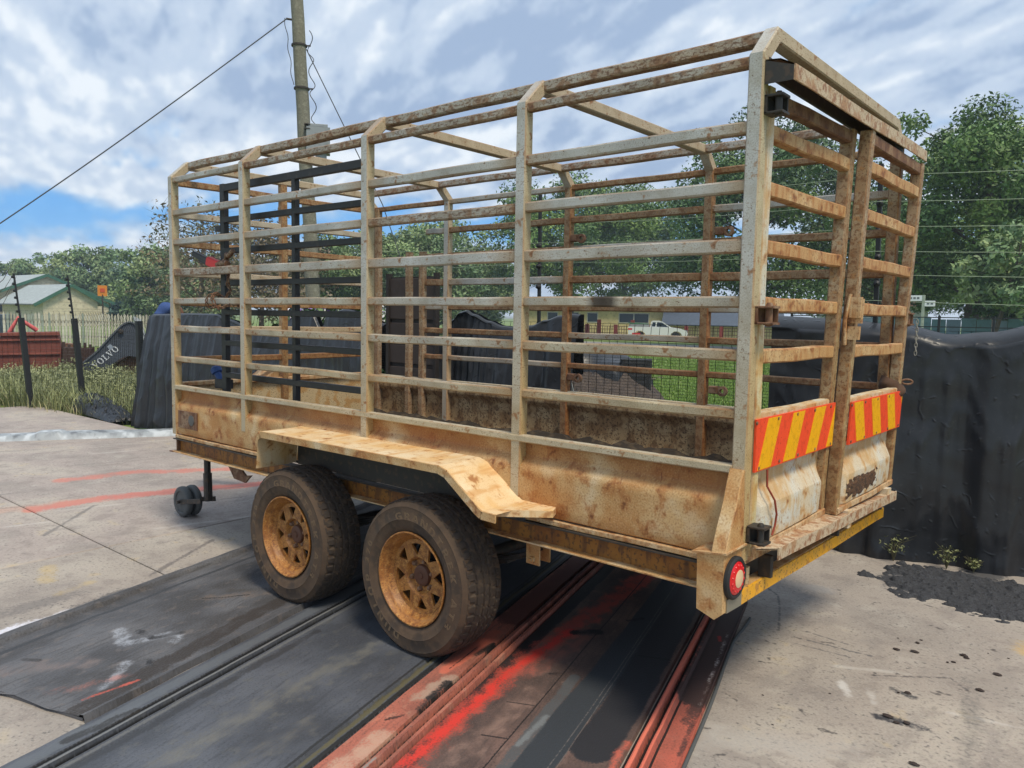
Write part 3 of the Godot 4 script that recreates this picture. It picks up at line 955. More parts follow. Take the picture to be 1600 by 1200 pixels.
	im = mat_tex(C8(96, 78, 72), [C8(132, 104, 94), C8(66, 57, 55), C8(148, 122, 110), C8(46, 40, 40)], [
		[[[-1.0, -1.4], [-0.99, 2.8]], 0.07, C8(34, 32, 34), 1.0, 0.4, 0.42], [[[-0.57, 2.9], [-0.575, 0.4], [-0.60, 0.0], [-0.60, -1.4]], 0.085, C8(56, 60, 65), 1.0, 0.7, 0.25], [[[-0.46, 2.9], [-0.44, 0.3], [-0.45, -0.2]], 0.10, C8(46, 46, 50), 1.0, 0.6, 0.3], [[[-0.69, 0.3], [-0.69, -0.6], [-0.70, -1.2]], 0.045, C8(84, 86, 88), 0.9, 0.3, 0.45], [[[-0.68, -0.05], [-0.70, -0.28]], 0.04, C8(150, 158, 160), 0.45, 0.0, 0.5],
		[[[-1.0, -0.62], [-0.985, -0.2], [-0.95, 0.25], [-0.87, 0.82], [-0.80, 1.3], [-0.745, 1.74], [-0.69, 2.0]], 0.19, C8(190, 80, 66), 0.85, 0.0, 0.50], [[[-0.99, -0.55], [-0.975, -0.2], [-0.945, 0.25], [-0.87, 0.75]], 0.085, C8(220, 60, 50), 0.9, 0.0, 0.55], [[[-1.0, -1.2], [-0.98, -0.6]], 0.09, C8(218, 66, 56), 0.85, 0.0, 0.58], [[[-0.9, 0.2], [-0.78, 0.7]], 0.16, C8(160, 96, 84), 0.55, 0.0, 0.55], [[[-0.86, -0.6], [-0.8, 0.1]], 0.16, C8(160, 130, 116), 0.5, 0.0, 0.58],
		[[[-0.84, 0.74], [-0.74, 0.80]], 0.075, C8(24, 22, 23), 1.0, 0.1, 0.55], [[[-0.66, 1.0], [-0.60, 1.05]], 0.035, C8(26, 24, 25), 0.95, 0.1, 0.56], [[[-0.79, 0.28], [-0.77, 0.30]], 0.035, C8(34, 30, 30), 0.8, 0.1, 0.56],
		[[[-0.37, -1.3], [-0.36, -0.1]], 0.07, C8(212, 104, 84), 0.85, 0.0, 0.56], [[[-0.46, -0.75], [-0.42, -0.35]], 0.08, C8(176, 174, 176), 0.6, 0.0, 0.58], [[[-0.52, -1.25], [-0.46, -0.95]], 0.06, C8(196, 190, 130), 0.55, 0.0, 0.6],
		[[[-0.745, -1.4], [-0.745, 2.9]], 0.005, C8(36, 32, 32), 0.9, 0.4, 0.25], [[[-0.84, -0.28], [-0.75, -0.26]], 0.006, C8(40, 34, 34), 0.8, 0.4, 0.3], [[[-0.86, -0.02], [-0.75, 0.0]], 0.005, C8(40, 34, 34), 0.7, 0.4, 0.3], [[[-0.56, -1.4], [-0.545, 0.5], [-0.56, 2.0]], 0.004, C8(146, 132, 122), 0.5, 0.2, 0.5], [[[-0.52, -1.4], [-0.53, 0.2], [-0.535, 1.2]], 0.004, C8(146, 132, 122), 0.5, 0.2, 0.5], [[[-0.5, 0.62], [-0.37, 0.64]], 0.006, C8(28, 28, 30), 0.9, 0.4, 0.25]], ta.x, ta.y, 0.8)
	mm = uv_mat("mat_sprayed", im, 0.62, mb_bump, 0.15)
	mb = MB.new()
	prof = [Vector2(-1.026, 0.001), Vector2(-1.02, 0.011)]
	for k in 7: prof.append(Vector2(-0.95 + k * 0.095, 0.011 + 0.002 * sin(k * 1.7)))
	prof.append_array([Vector2(-0.345, 0.011), Vector2(-0.338, 0.001)])
	strip(mb, prof, lo, 2.9, 80, 0.006, 21.0, ta)
	solo(mb, "rubber_mat", mm, "dark brown mat with a bright red spray line along it", "rubber mat", "old belt mats under the trailer")
	# salmon ridge strip at the right (a: -0.33 .. -0.145)
	ta = Vector2(-0.335, -0.14)
	im = mat_tex(C8(190, 100, 82), [C8(212, 112, 90), C8(152, 88, 74), C8(172, 112, 96), C8(96, 68, 60)], [
		[[[-0.331, -1.4], [-0.331, 2.9]], 0.016, C8(28, 26, 26), 1.0, 0.6, 0.1], [[[-0.301, -1.4], [-0.301, 1.0]], 0.008, C8(230, 124, 100), 0.9, 0.4, 0.3], [[[-0.281, -1.4], [-0.281, 2.9]], 0.010, C8(30, 26, 26), 1.0, 0.6, 0.1], [[[-0.262, -1.4], [-0.262, 1.0]], 0.006, C8(226, 118, 96), 0.9, 0.4, 0.3], [[[-0.246, -1.4], [-0.246, 2.9]], 0.006, C8(34, 28, 28), 1.0, 0.4, 0.25], [[[-0.2, 0.35], [-0.18, 2.9]], 0.12, C8(64, 50, 48), 0.95, 0.4, 0.38], [[[-0.19, 0.15], [-0.18, 0.35]], 0.08, C8(70, 52, 50), 0.8, 0.0, 0.5], [[[-0.17, -0.1], [-0.17, 0.2]], 0.03, C8(70, 50, 48), 0.8, 0.1, 0.6], [[[-0.17, 0.3], [-0.18, 1.1]], 0.04, C8(214, 208, 204), 0.95, 0.0, 0.70], [[[-0.2, 0.95], [-0.21, 1.0]], 0.03, C8(190, 50, 44), 0.8, 0.0, 0.5]], ta.x, ta.y)
	mm = uv_mat("strip_salmon", im, 0.65, mb_bump, 0.15)
	mb = MB.new()
	prof = [Vector2(-0.333, 0.001), Vector2(-0.329, 0.003), Vector2(-0.315, 0.003), Vector2(-0.309, 0.036), Vector2(-0.294, 0.036), Vector2(-0.288, 0.003), Vector2(-0.274, 0.003), Vector2(-0.268, 0.030), Vector2(-0.256, 0.030), Vector2(-0.25, 0.008), Vector2(-0.2, 0.009), Vector2(-0.16, 0.010), Vector2(-0.152, 0.014), Vector2(-0.146, 0.001)]
	strip(mb, prof, lo, 1.55, 60, 0.005, 31.0, ta)
	solo(mb, "rubber_strip", mm, "narrow salmon strip with two bright ridges under the tail corner", "rubber strip", "painted ridge strips")
	# the lifted black belt edge along the right strip
	mb = MB.new()
	var pth := []
	for k in 60:
		var t := lo + 2.7 * k / 59.0
		pth.append(at_mat(-0.138 + 0.004 * sin(t * 5.0) + (0.03 * smoothstep(0.95, 1.3, t)), t, 0.006))
	mb.tube(pth, 0.0075, 6)
	solo(mb, "rubber_edging", M["grey_rubber"], "thin black rubber edging curling along the right hand strip", "rubber edging")

# ---------------------------------------------------------------- the trailer
const XS := [-3.992, -3.134, -2.013, -1.016, -0.027]     # the five frames, centre lines
const RT := [2.377, 2.170, 1.981, 1.787, 1.596, 1.416, 1.213]
const RH := [0.036, 0.041, 0.041, 0.048, 0.040, 0.040, 0.036]
const WID := 1.736

# dirt and rust that really sit on the paint: tan dust low down, orange on the faces turned to the rear
func weather(mb: MB, low: Color, side: Color, y0 := 1.0, y1 := 2.1) -> void:
	for i in mb.v.size():
		var p := mb.v[i]
		var t := smoothstep(y1, y0, p.y + 0.12 * sin(p.x * 3.1 + p.z * 2.0))
		var k := Color(1, 1, 1).lerp(low, t)
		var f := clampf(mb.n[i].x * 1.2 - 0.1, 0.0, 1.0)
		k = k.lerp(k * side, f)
		# paint worn through to rust on the arrises, and old rust along the undersides
		var ay := absf(mb.n[i].y)
		var az := absf(mb.n[i].z)
		var axx := absf(mb.n[i].x)
		var edge := (1.0 if maxf(ay, maxf(az, axx)) < 0.86 else 0.0) * (0.5 + 0.5 * sin(p.x * 11.0 + p.y * 23.0 + p.z * 17.0))
		k = k.lerp(k * Color(0.66, 0.46, 0.30), 0.75 * edge)
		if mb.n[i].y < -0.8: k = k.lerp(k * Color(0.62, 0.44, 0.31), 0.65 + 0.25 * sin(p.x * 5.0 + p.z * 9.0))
		mb.c[i] = k

func hoop_poly() -> Array:    # outline of one frame in the cross plane: (z, y), outer then inner
	var d := 0.05
	var o := [Vector2(0, 0.69), Vector2(0, 2.38), Vector2(-0.113, 2.49), Vector2(-WID + 0.113, 2.49), Vector2(-WID, 2.38), Vector2(-WID, 0.69)]
	var i := [Vector2(-d, 0.69), Vector2(-d, 2.359), Vector2(-0.134, 2.44), Vector2(-WID + 0.134, 2.44), Vector2(-WID + d, 2.359), Vector2(-WID + d, 0.69)]
	return [o, i]

func hoop(parent: Node3D, x: float, bottom: float, label := "") -> void:
	var pl := hoop_poly()
	var o: Array = pl[0]
	var inn: Array = pl[1]
	var w := 0.026
	for seg in 3:     # near post, roof bow with its bevels, far post
		var mb := MB.new()
		var rng_i := [[0, 1], [1, 2, 3, 4], [4, 5]][seg] as Array
		var br := 0.005
		for k in rng_i.size() - 1:
			var a: int = rng_i[k]
			var b: int = rng_i[k + 1]
			var n := 10 if seg != 1 else 4
			for j in n:
				var pts := []
				for f in [float(j) / n, float(j + 1) / n]:
					var po: Vector2 = o[a].lerp(o[b], f)
					var pi: Vector2 = inn[a].lerp(inn[b], f)
					if seg != 1:
						po.y = maxf(po.y, bottom if seg == 0 else 0.69); pi.y = maxf(pi.y, bottom if seg == 0 else 0.69)
					pts.append([po, pi])
				if absf(pts[0][0].y - pts[1][0].y) + absf(pts[0][0].x - pts[1][0].x) < 1e-4: continue
				var P := func(q: Vector2, xx: float) -> Vector3: return Vector3(xx, q.y, q.x)
				var e: Vector2 = o[b] - o[a]
				var out := Vector3(0, e.x, -e.y) if false else Vector3(0, 0, 0)
				var mo: Vector2 = (pts[0][0] + pts[1][0]) * 0.5
				var mi: Vector2 = (pts[0][1] + pts[1][1]) * 0.5
				out = Vector3(0, mo.y - mi.y, mo.x - mi.x)
				var io := func(q: Array, f: float) -> Vector2: return q[0].lerp(q[1], f)
				var fr := br / 0.05
				# outer, inner, two sides, chamfers
				mb.face([P.call(pts[0][0], x - w + br), P.call(pts[0][0], x + w - br), P.call(pts[1][0], x + w - br), P.call(pts[1][0], x - w + br)], out)
				mb.face([P.call(pts[0][1], x - w + br), P.call(pts[0][1], x + w - br), P.call(pts[1][1], x + w - br), P.call(pts[1][1], x - w + br)], -out)
				for s in [-1.0, 1.0]:
					mb.face([P.call(io.call(pts[0], fr), x + s * w), P.call(io.call(pts[0], 1 - fr), x + s * w), P.call(io.call(pts[1], 1 - fr), x + s * w), P.call(io.call(pts[1], fr), x + s * w)], Vector3(s, 0, 0))
					mb.face([P.call(pts[0][0], x + s * (w - br)), P.call(io.call(pts[0], fr), x + s * w), P.call(io.call(pts[1], fr), x + s * w), P.call(pts[1][0], x + s * (w - br))], out.normalized() + Vector3(s, 0, 0))
					mb.face([P.call(pts[0][1], x + s * (w - br)), P.call(io.call(pts[0], 1 - fr), x + s * w), P.call(io.call(pts[1], 1 - fr), x + s * w), P.call(pts[1][1], x + s * (w - br))], -out.normalized() + Vector3(s, 0, 0))
		if seg == 0:
			weather(mb, Color(1.0, 0.84, 0.60), Color(1.1, 0.86, 0.58), 0.95, 1.95)
			part(mb, "post", M["pale"], parent)
		elif seg == 1:
			weather(mb, Color(1, 0.97, 0.92), Color(0.95, 0.78, 0.56), 2.3, 2.5)
			part(mb, "roof_bow", M["pale"], parent)
		else:
			weather(mb, Color(0.92, 0.80, 0.66), Color(1.1, 0.85, 0.6), 1.2, 2.3)
			part(mb, "post", M["rust_patch"] if int(absf(x) * 10) % 2 == 0 else M["pale"], parent)

func side_rail(parent: Node3D, xa: float, xb: float, y: float, h: float, z: float, far: bool, k: int) -> void:
	var mb := MB.new()
	mb.bar(Vector3(xa, y - h * 0.5, z), Vector3(xb, y - h * 0.5, z), 0.038, h, Vector3.UP, 0.006, 24 if k == 7 and not far else 6, 0.0014, y * 7.0 + xa * 3.0)
	weather(mb, Color(1.0, 0.83, 0.58) if not far else Color(0.92, 0.80, 0.66), Color(1, 0.8, 0.6), 1.1, 1.9)
	for i in mb.v.size():
		var e := minf(absf(mb.v[i].x - xa), absf(mb.v[i].x - xb))
		if e < 0.02: mb.c[i] = mb.c[i] * Color(0.80, 0.62, 0.45)
		elif k == 7 and not far and absf(mb.v[i].x + 0.60) < 0.085: mb.c[i] = mb.c[i].lerp(Color(0.10, 0.07, 0.05), smoothstep(0.085, 0.03, absf(mb.v[i].x + 0.60)))   # scorched patch
		else: mb.c[i] = mb.c[i] * (0.90 + 0.14 * sin(mb.v[i].x * 13.0 + y * 31.0))
	var rusty := not far and ((k < 9 and int(absf(sin(y * 91.0 + xa * 37.0)) * 10.0) < 2) or (y > 2.3 and xa > -3.2))
	part(mb, "rail", M["pale_rusty"] if rusty else (M["pale"] if not far or k % 3 == 1 else M["rust_patch"]) as Material, parent)

func body_side(parent: Node3D, near: bool) -> void:
	var z0 := 0.0 if near else -WID
	var s := 1.0 if near else -1.0
	var prof := [Vector2(-0.040, 0.990), Vector2(-0.042, 0.935), Vector2(-0.036, 0.922), Vector2(-0.012, 0.896), Vector2(-0.006, 0.884), Vector2(-0.004, 0.86), Vector2(-0.006, 0.80), Vector2(-0.004, 0.74), Vector2(-0.006, 0.70), Vector2(-0.012, 0.694), Vector2(-0.03, 0.692)]
	var mb := MB.new()
	var f := FastNoiseLite.new()
	f.seed = 3; f.frequency = 2.2
	var ncol := 96
	for i in prof.size() - 1:
		var st := mb.v.size()
		for j in ncol + 1:
			var x := lerpf(-4.012, -0.02, float(j) / ncol)
			for q in 2:
				var p: Vector2 = prof[i + q]
				var dent := f.get_noise_2d(x, p.y * 1.6) * (0.007 if p.y < 0.91 and p.y > 0.7 else 0.003)
				mb.vert(Vector3(x, p.y + dent * 0.25, z0 + s * (p.x + dent)), Vector3.ZERO)
		for j in ncol:
			var a := st + j * 2
			var fn := (mb.v[a + 2] - mb.v[a]).cross(mb.v[a + 1] - mb.v[a])
			if fn.z * s + absf(fn.y) * 0.001 >= 0.0:
				mb.tri(a, a + 2, a + 1); mb.tri(a + 1, a + 2, a + 3)
			else:
				mb.tri(a, a + 1, a + 2); mb.tri(a + 1, a + 3, a + 2)
	# smooth normals by position
	var acc := {}
	for t in range(0, mb.ix.size(), 3):
		var A := mb.v[mb.ix[t]]
		var fn := (mb.v[mb.ix[t + 2]] - A).cross(mb.v[mb.ix[t + 1]] - A)
		for q in 3:
			var key := (mb.v[mb.ix[t + q]] * 5000.0).round()
			acc[key] = acc.get(key, Vector3.ZERO) + fn
	for i in mb.v.size():
		mb.n[i] = (acc[(mb.v[i] * 5000.0).round()] as Vector3).normalized()
	if near:      # long lasting stains: rust drips plus painted shade under the lip, orange at the front, rust above the hem
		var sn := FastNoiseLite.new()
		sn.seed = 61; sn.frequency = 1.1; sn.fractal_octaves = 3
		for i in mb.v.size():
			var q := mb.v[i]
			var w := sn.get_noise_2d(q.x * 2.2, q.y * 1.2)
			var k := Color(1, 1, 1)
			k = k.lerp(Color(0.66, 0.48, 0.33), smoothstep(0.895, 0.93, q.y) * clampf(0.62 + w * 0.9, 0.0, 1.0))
			k = k.lerp(Color(0.92, 0.72, 0.48), smoothstep(-2.9, -3.5, q.x) * 0.6)
			k = k.lerp(Color(0.80, 0.58, 0.38), smoothstep(0.76, 0.69, q.y) * clampf(0.5 + w * 1.2, 0.0, 1.0))
			k = k.lerp(Color(0.84, 0.62, 0.42), smoothstep(0.15, 0.45, w) * 0.9)
			k = k.lerp(Color(1.12, 1.08, 1.0), smoothstep(0.02, 0.0, absf(q.y - 0.885)) * 0.5)
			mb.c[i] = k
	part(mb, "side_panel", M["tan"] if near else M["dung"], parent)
	mb = MB.new()
	mb.bar(Vector3(-3.97, 1.006, z0 - s * 0.018), Vector3(-0.05, 1.006, z0 - s * 0.018), 0.042, 0.030, Vector3.UP, 0.005, 12, 0.002, 2.0)
	weather(mb, Color(1.0, 0.86, 0.62), Color(1, 0.85, 0.6), 1.1, 1.6)
	part(mb, "top_lip", M["pale"], parent)
	if near:
		for q in [[-3.97, -2.75], [-0.95, -0.14]]:
			mb = MB.new()
			mb.bar(Vector3(q[0], 0.678, -0.012), Vector3(q[1], 0.678, -0.012), 0.03, 0.022, Vector3.UP, 0.003, 8, 0.002, 1.0)
			part(mb, "bottom_hem", M["rust"], parent)
		# chassis channel with a dark upper flange and a bright torn lower one
		mb = MB.new()
		mb.box(Vector3(-2.06, 0.616, -0.036), Vector3(3.84, 0.084, 0.008))
		part(mb, "chassis_rail", M["amber"], parent)
		mb = MB.new()
		mb.box(Vector3(-2.06, 0.661, -0.012), Vector3(3.84, 0.006, 0.055))
		part(mb, "upper_flange", M["dark_steel"], parent)
		mb = MB.new()
		mb.bar(Vector3(-4.0, 0.572, -0.014), Vector3(-0.14, 0.572, -0.014), 0.055, 0.007, Vector3.UP, 0.001, 40, 0.0022, 4.0)
		part(mb, "lower_flange", M["tan"], parent)
		mb = MB.new()
		mb.box(Vector3(-3.98, 0.615, -0.06), Vector3(0.012, 0.09, 0.1))
		mb.box(Vector3(-4.0, 0.572, -0.04), Vector3(0.05, 0.006, 0.12))
		part(mb, "end_plate", M["brown"], parent)

func hinge(parent: Node3D, p: Vector3, m: Material) -> void:
	var mb := MB.new()
	mb.box(p + Vector3(0.018, 0.027, 0.0), Vector3(0.062, 0.008, 0.062), Basis.IDENTITY, 0.002)
	mb.box(p + Vector3(0.018, -0.027, 0.0), Vector3(0.062, 0.008, 0.062), Basis.IDENTITY, 0.002)
	mb.box(p + Vector3(-0.008, 0, 0.0), Vector3(0.010, 0.056, 0.062))
	mb.box(p + Vector3(0.016, 0, -0.031), Vector3(0.052, 0.056, 0.007))
	mb.lathe([Vector2(0.0, -0.038), Vector2(0.012, -0.036), Vector2(0.012, 0.034), Vector2(0.008, 0.042), Vector2(0, 0.043)], p + Vector3(0.026, 0, 0.006), Vector3.UP, 14)
	mb.lathe([Vector2(0.0, -0.034), Vector2(0.018, -0.033), Vector2(0.018, -0.026), Vector2(0, -0.025)], p + Vector3(0.026, 0, 0.006), Vector3.UP, 14)
	part(mb, "hinge", m, parent)

func lean(mb: MB, x0: float, yb: float, k: float) -> void:
	for i in mb.v.size():
		var share := 1.0 if yb < 0.8 else clampf((-0.055 - mb.v[i].z) / 0.78, 0.0, 1.0)     # the near door hangs true at its hinges
		mb.v[i].x += (x0 + (mb.v[i].y - yb) * k) * share

func door_panel(za: float, zb: float) -> MB:      # pressed sheet under the hazard board: recess, slope, proud face
	var prof := [Vector2(-0.032, 0.995), Vector2(-0.034, 0.94), Vector2(-0.030, 0.928), Vector2(0.0, 0.868), Vector2(0.006, 0.856), Vector2(0.008, 0.80), Vector2(0.006, 0.735), Vector2(0.0, 0.728), Vector2(-0.02, 0.726)]
	var mb := MB.new()
	var f := FastNoiseLite.new()
	f.seed = 8; f.frequency = 3.0
	var fn := func(uu: float, vv: float) -> Vector3:
		var t := vv * (prof.size() - 1)
		var i := mini(int(t), prof.size() - 2)
		var p: Vector2 = prof[i].lerp(prof[i + 1], t - i)
		var z := lerpf(za, zb, uu)
		var edge := smoothstep(0.0, 0.07, minf(uu, 1.0 - uu))
		var px := lerpf(-0.034, p.x, edge) if p.y < 0.93 else p.x
		return Vector3(px + f.get_noise_2d(z, p.y) * 0.005, p.y, z)
	mb.grid(44, (prof.size() - 1) * 3, fn, Vector3(1, 0, 0))
	return mb

func stripes(parent: Node3D, za: float, zb: float, y0: float, y1: float, x: float, first: float, period: float, shift: float, lx: float, ly: float, lk: float) -> void:
	var mb := MB.new()
	mb.box(Vector3(x - 0.004, (y0 + y1) * 0.5, (za + zb) * 0.5), Vector3(0.008, y1 - y0, absf(zb - za)))
	lean(mb, lx, ly, lk)
	var board := part(mb, "hazard_board", M["orange_red"], parent)
	var k := 0
	while true:
		var b := first + period * k
		k += 1
		if b > absf(zb - za) + 0.2: break
		var wv := period * 0.5
		var poly := PackedVector2Array([Vector2(b, y0 + 0.004), Vector2(b + wv, y0 + 0.004), Vector2(b + wv + shift, y1 - 0.004), Vector2(b + shift, y1 - 0.004)])
		var clip := PackedVector2Array([Vector2(0.004, y0), Vector2(absf(zb - za) - 0.004, y0), Vector2(absf(zb - za) - 0.004, y1), Vector2(0.004, y1)])
		for q in Geometry2D.intersect_polygons(poly, clip):
			mb = MB.new()
			mb.prism(q, Vector3(x, 0, za), Vector3(0, 0, -1), Vector3.UP, Vector3(0.0012, 0, 0))
			lean(mb, lx, ly, lk)
			part(mb, "stripe", M["hazard_yellow"], board)
	mb = MB.new()
	for i in 5:
		for y in [y0 + 0.012, y1 - 0.012]:
			mb.lathe([Vector2(0.006, -0.001), Vector2(0.006, 0.003), Vector2(0.0, 0.004)], Vector3(x, y, lerpf(za - 0.03, zb + 0.03, i / 4.0) + (0.03 if y > 1.1 else 0.0)), Vector3.RIGHT, 8)
	lean(mb, lx, ly, lk)
	part(mb, "rivets", M["brown"], board)

func door(parent: Node3D, za: float, zb: float, lx: float, ly: float, lk: float, left: bool) -> void:
	var d := Node3D.new()
	d.name = "rear_door"
	parent.add_child(d, true)
	var w := 0.05
	for z in [za - w * 0.5, zb + w * 0.5]:
		var mb := MB.new()
		var bot := 0.70
		mb.bar(Vector3(-0.025, bot, z), Vector3(-0.025, 2.285, z), w, w, Vector3.RIGHT, 0.005, 12, 0.002, z)
		lean(mb, lx, ly, lk)
		weather(mb, Color(0.95, 0.85, 0.66), Color(1.12, 1.1, 1.0), 0.8, 1.8)
		part(mb, "stile", M["rust_patch"] if absf(z + 0.08) > 0.02 else M["cream"], d)
	var ys := [2.28]
	for k in range(1, 6): ys.append(RT[k])
	ys.append(1.196)
	for k in ys.size():
		var mb := MB.new()
		var h := 0.05 if k < 6 else 0.03
		mb.bar(Vector3(-0.024, ys[k] - h * 0.5, za - w), Vector3(-0.024, ys[k] - h * 0.5, zb + w), 0.042, h, Vector3.UP, 0.005, 5, 0.0025, k * 2.0 + zb)
		lean(mb, lx, ly, lk)
		weather(mb, Color(1.04, 0.98, 0.88), Color(1.0, 0.92, 0.80), 0.9, 1.9)
		part(mb, "cross_rail", (M["rust"] if k > 0 else M["brown"]) if k < 6 else M["cream"], d)
	stripes(d, za - (0.0 if left else 0.055), zb + (0.0 if left else 0.0), 0.995, 1.178, 0.008, 0.02 if left else 0.11, 0.235 if left else 0.25, 0.08 if left else -0.08, lx, ly, lk)
	var pm := door_panel(za - 0.05, zb + 0.05)
	lean(pm, lx, ly, lk)
	part(pm, "pressed_panel", M["cream"], d)
	var mb := MB.new()
	mb.bar(Vector3(-0.016, 0.712, za - 0.01), Vector3(-0.016, 0.712, zb + 0.01), 0.045, 0.03, Vector3.UP, 0.004, 5, 0.002, 3.0)
	lean(mb, lx, ly, lk)
	part(mb, "bottom_rail", M["rust"], d)
	if left:
		hinge(d, Vector3(0.012, 2.215, -0.048), M["dark_steel"])
		hinge(d, Vector3(0.012, 1.532, -0.048), M["brown"])
		hinge(d, Vector3(0.016, 0.785, -0.052), M["dark_steel"])
		mb = MB.new()
		mb.tube([Vector3(0.006, 0.99, -0.17), Vector3(0.008, 0.93, -0.17), Vector3(0.03, 0.88, -0.19), Vector3(0.022, 0.82, -0.235), Vector3(0.018, 0.78, -0.235), Vector3(0.016, 0.745, -0.215)], 0.004, 6)
		part(mb, "red_cable", mat("cable_red", C8(146, 62, 40), 0.6), d)
	else:
		# rusty clasp on the middle stile
		mb = MB.new()
		mb.box(Vector3(0.004, 1.56, -0.868), Vector3(0.06, 0.1, 0.012), Basis.IDENTITY, 0.003)
		mb.box(Vector3(0.004, 1.575, -0.862), Vector3(0.05, 0.085, 0.014), Basis.IDENTITY, 0.004)
		mb.box(Vector3(0.004, 1.47, -0.866), Vector3(0.052, 0.055, 0.014), Basis.IDENTITY, 0.004)
		mb.tube([Vector3(-0.025, 1.42, -0.862), Vector3(-0.03, 1.52, -0.85), Vector3(-0.02, 1.63, -0.858)], 0.008, 6)
		lean(mb, lx, ly, lk)
		part(mb, "clasp", M["rust"], d)
		mb = MB.new()
		var fc := FastNoiseLite.new()
		fc.seed = 17; fc.frequency = 9.0; fc.fractal_octaves = 3
		mb.grid(40, 20, func(a: float, b: float) -> Vector3:
			var e := minf(minf(a, 1.0 - a) * 5.0, minf(b, 1.0 - b) * 3.0) + fc.get_noise_2d(a * 0.6, b * 0.3) * 1.0 + 0.25
			return Vector3(0.004 + clampf(e, 0.0, 1.0) * 0.008 + fc.get_noise_2d(a, b) * 0.002, lerpf(0.745, 0.835, b), lerpf(-0.97, -1.42, a)), Vector3(1, 0, 0))
		lean(mb, lx, ly, lk)
		part(mb, "dried_dirt", M["brown_crust"], d)
		for z in [-0.99, -1.6]:
			mb = MB.new()
			mb.box(Vector3(0.005, 0.665, z), Vector3(0.05, 0.075, 0.05), Basis.IDENTITY, 0.004)
			lean(mb, lx, ly, lk)
			part(mb, "catch", M["cream"], d)
		hinge(d, Vector3(0.03, 1.535, -1.755), M["brown"])

func lettering(mb: MB, text: String, o: Vector3, r: float, start: float, step: float, size: float, wide: Array = []) -> void:
	# raised letters round a sidewall that faces +z, read clockwise, tops outward
	var font := SystemFont.new()
	font.font_names = PackedStringArray(["Droid Sans"])
	font.font_weight = 700
	var a := start
	for i in text.length():
		var ch := text[i]
		if ch != " ":
			var tm := TextMesh.new()
			tm.text = ch
			tm.font = font
			tm.font_size = 32
			tm.pixel_size = size / 32.0
			tm.depth = 0.004
			tm.curve_step = 2.0
			var ang := deg_to_rad(a)       # clockwise from the top
			var up := Vector3(sin(ang), cos(ang), 0)
			var rt := Vector3(cos(ang), -sin(ang), 0)
			mb.add_mesh(tm, Transform3D(Basis(rt * 1.45, up, Vector3(0, 0, 1)), o + up * r))
		a += step * (0.6 if ch == "I" else 1.0)

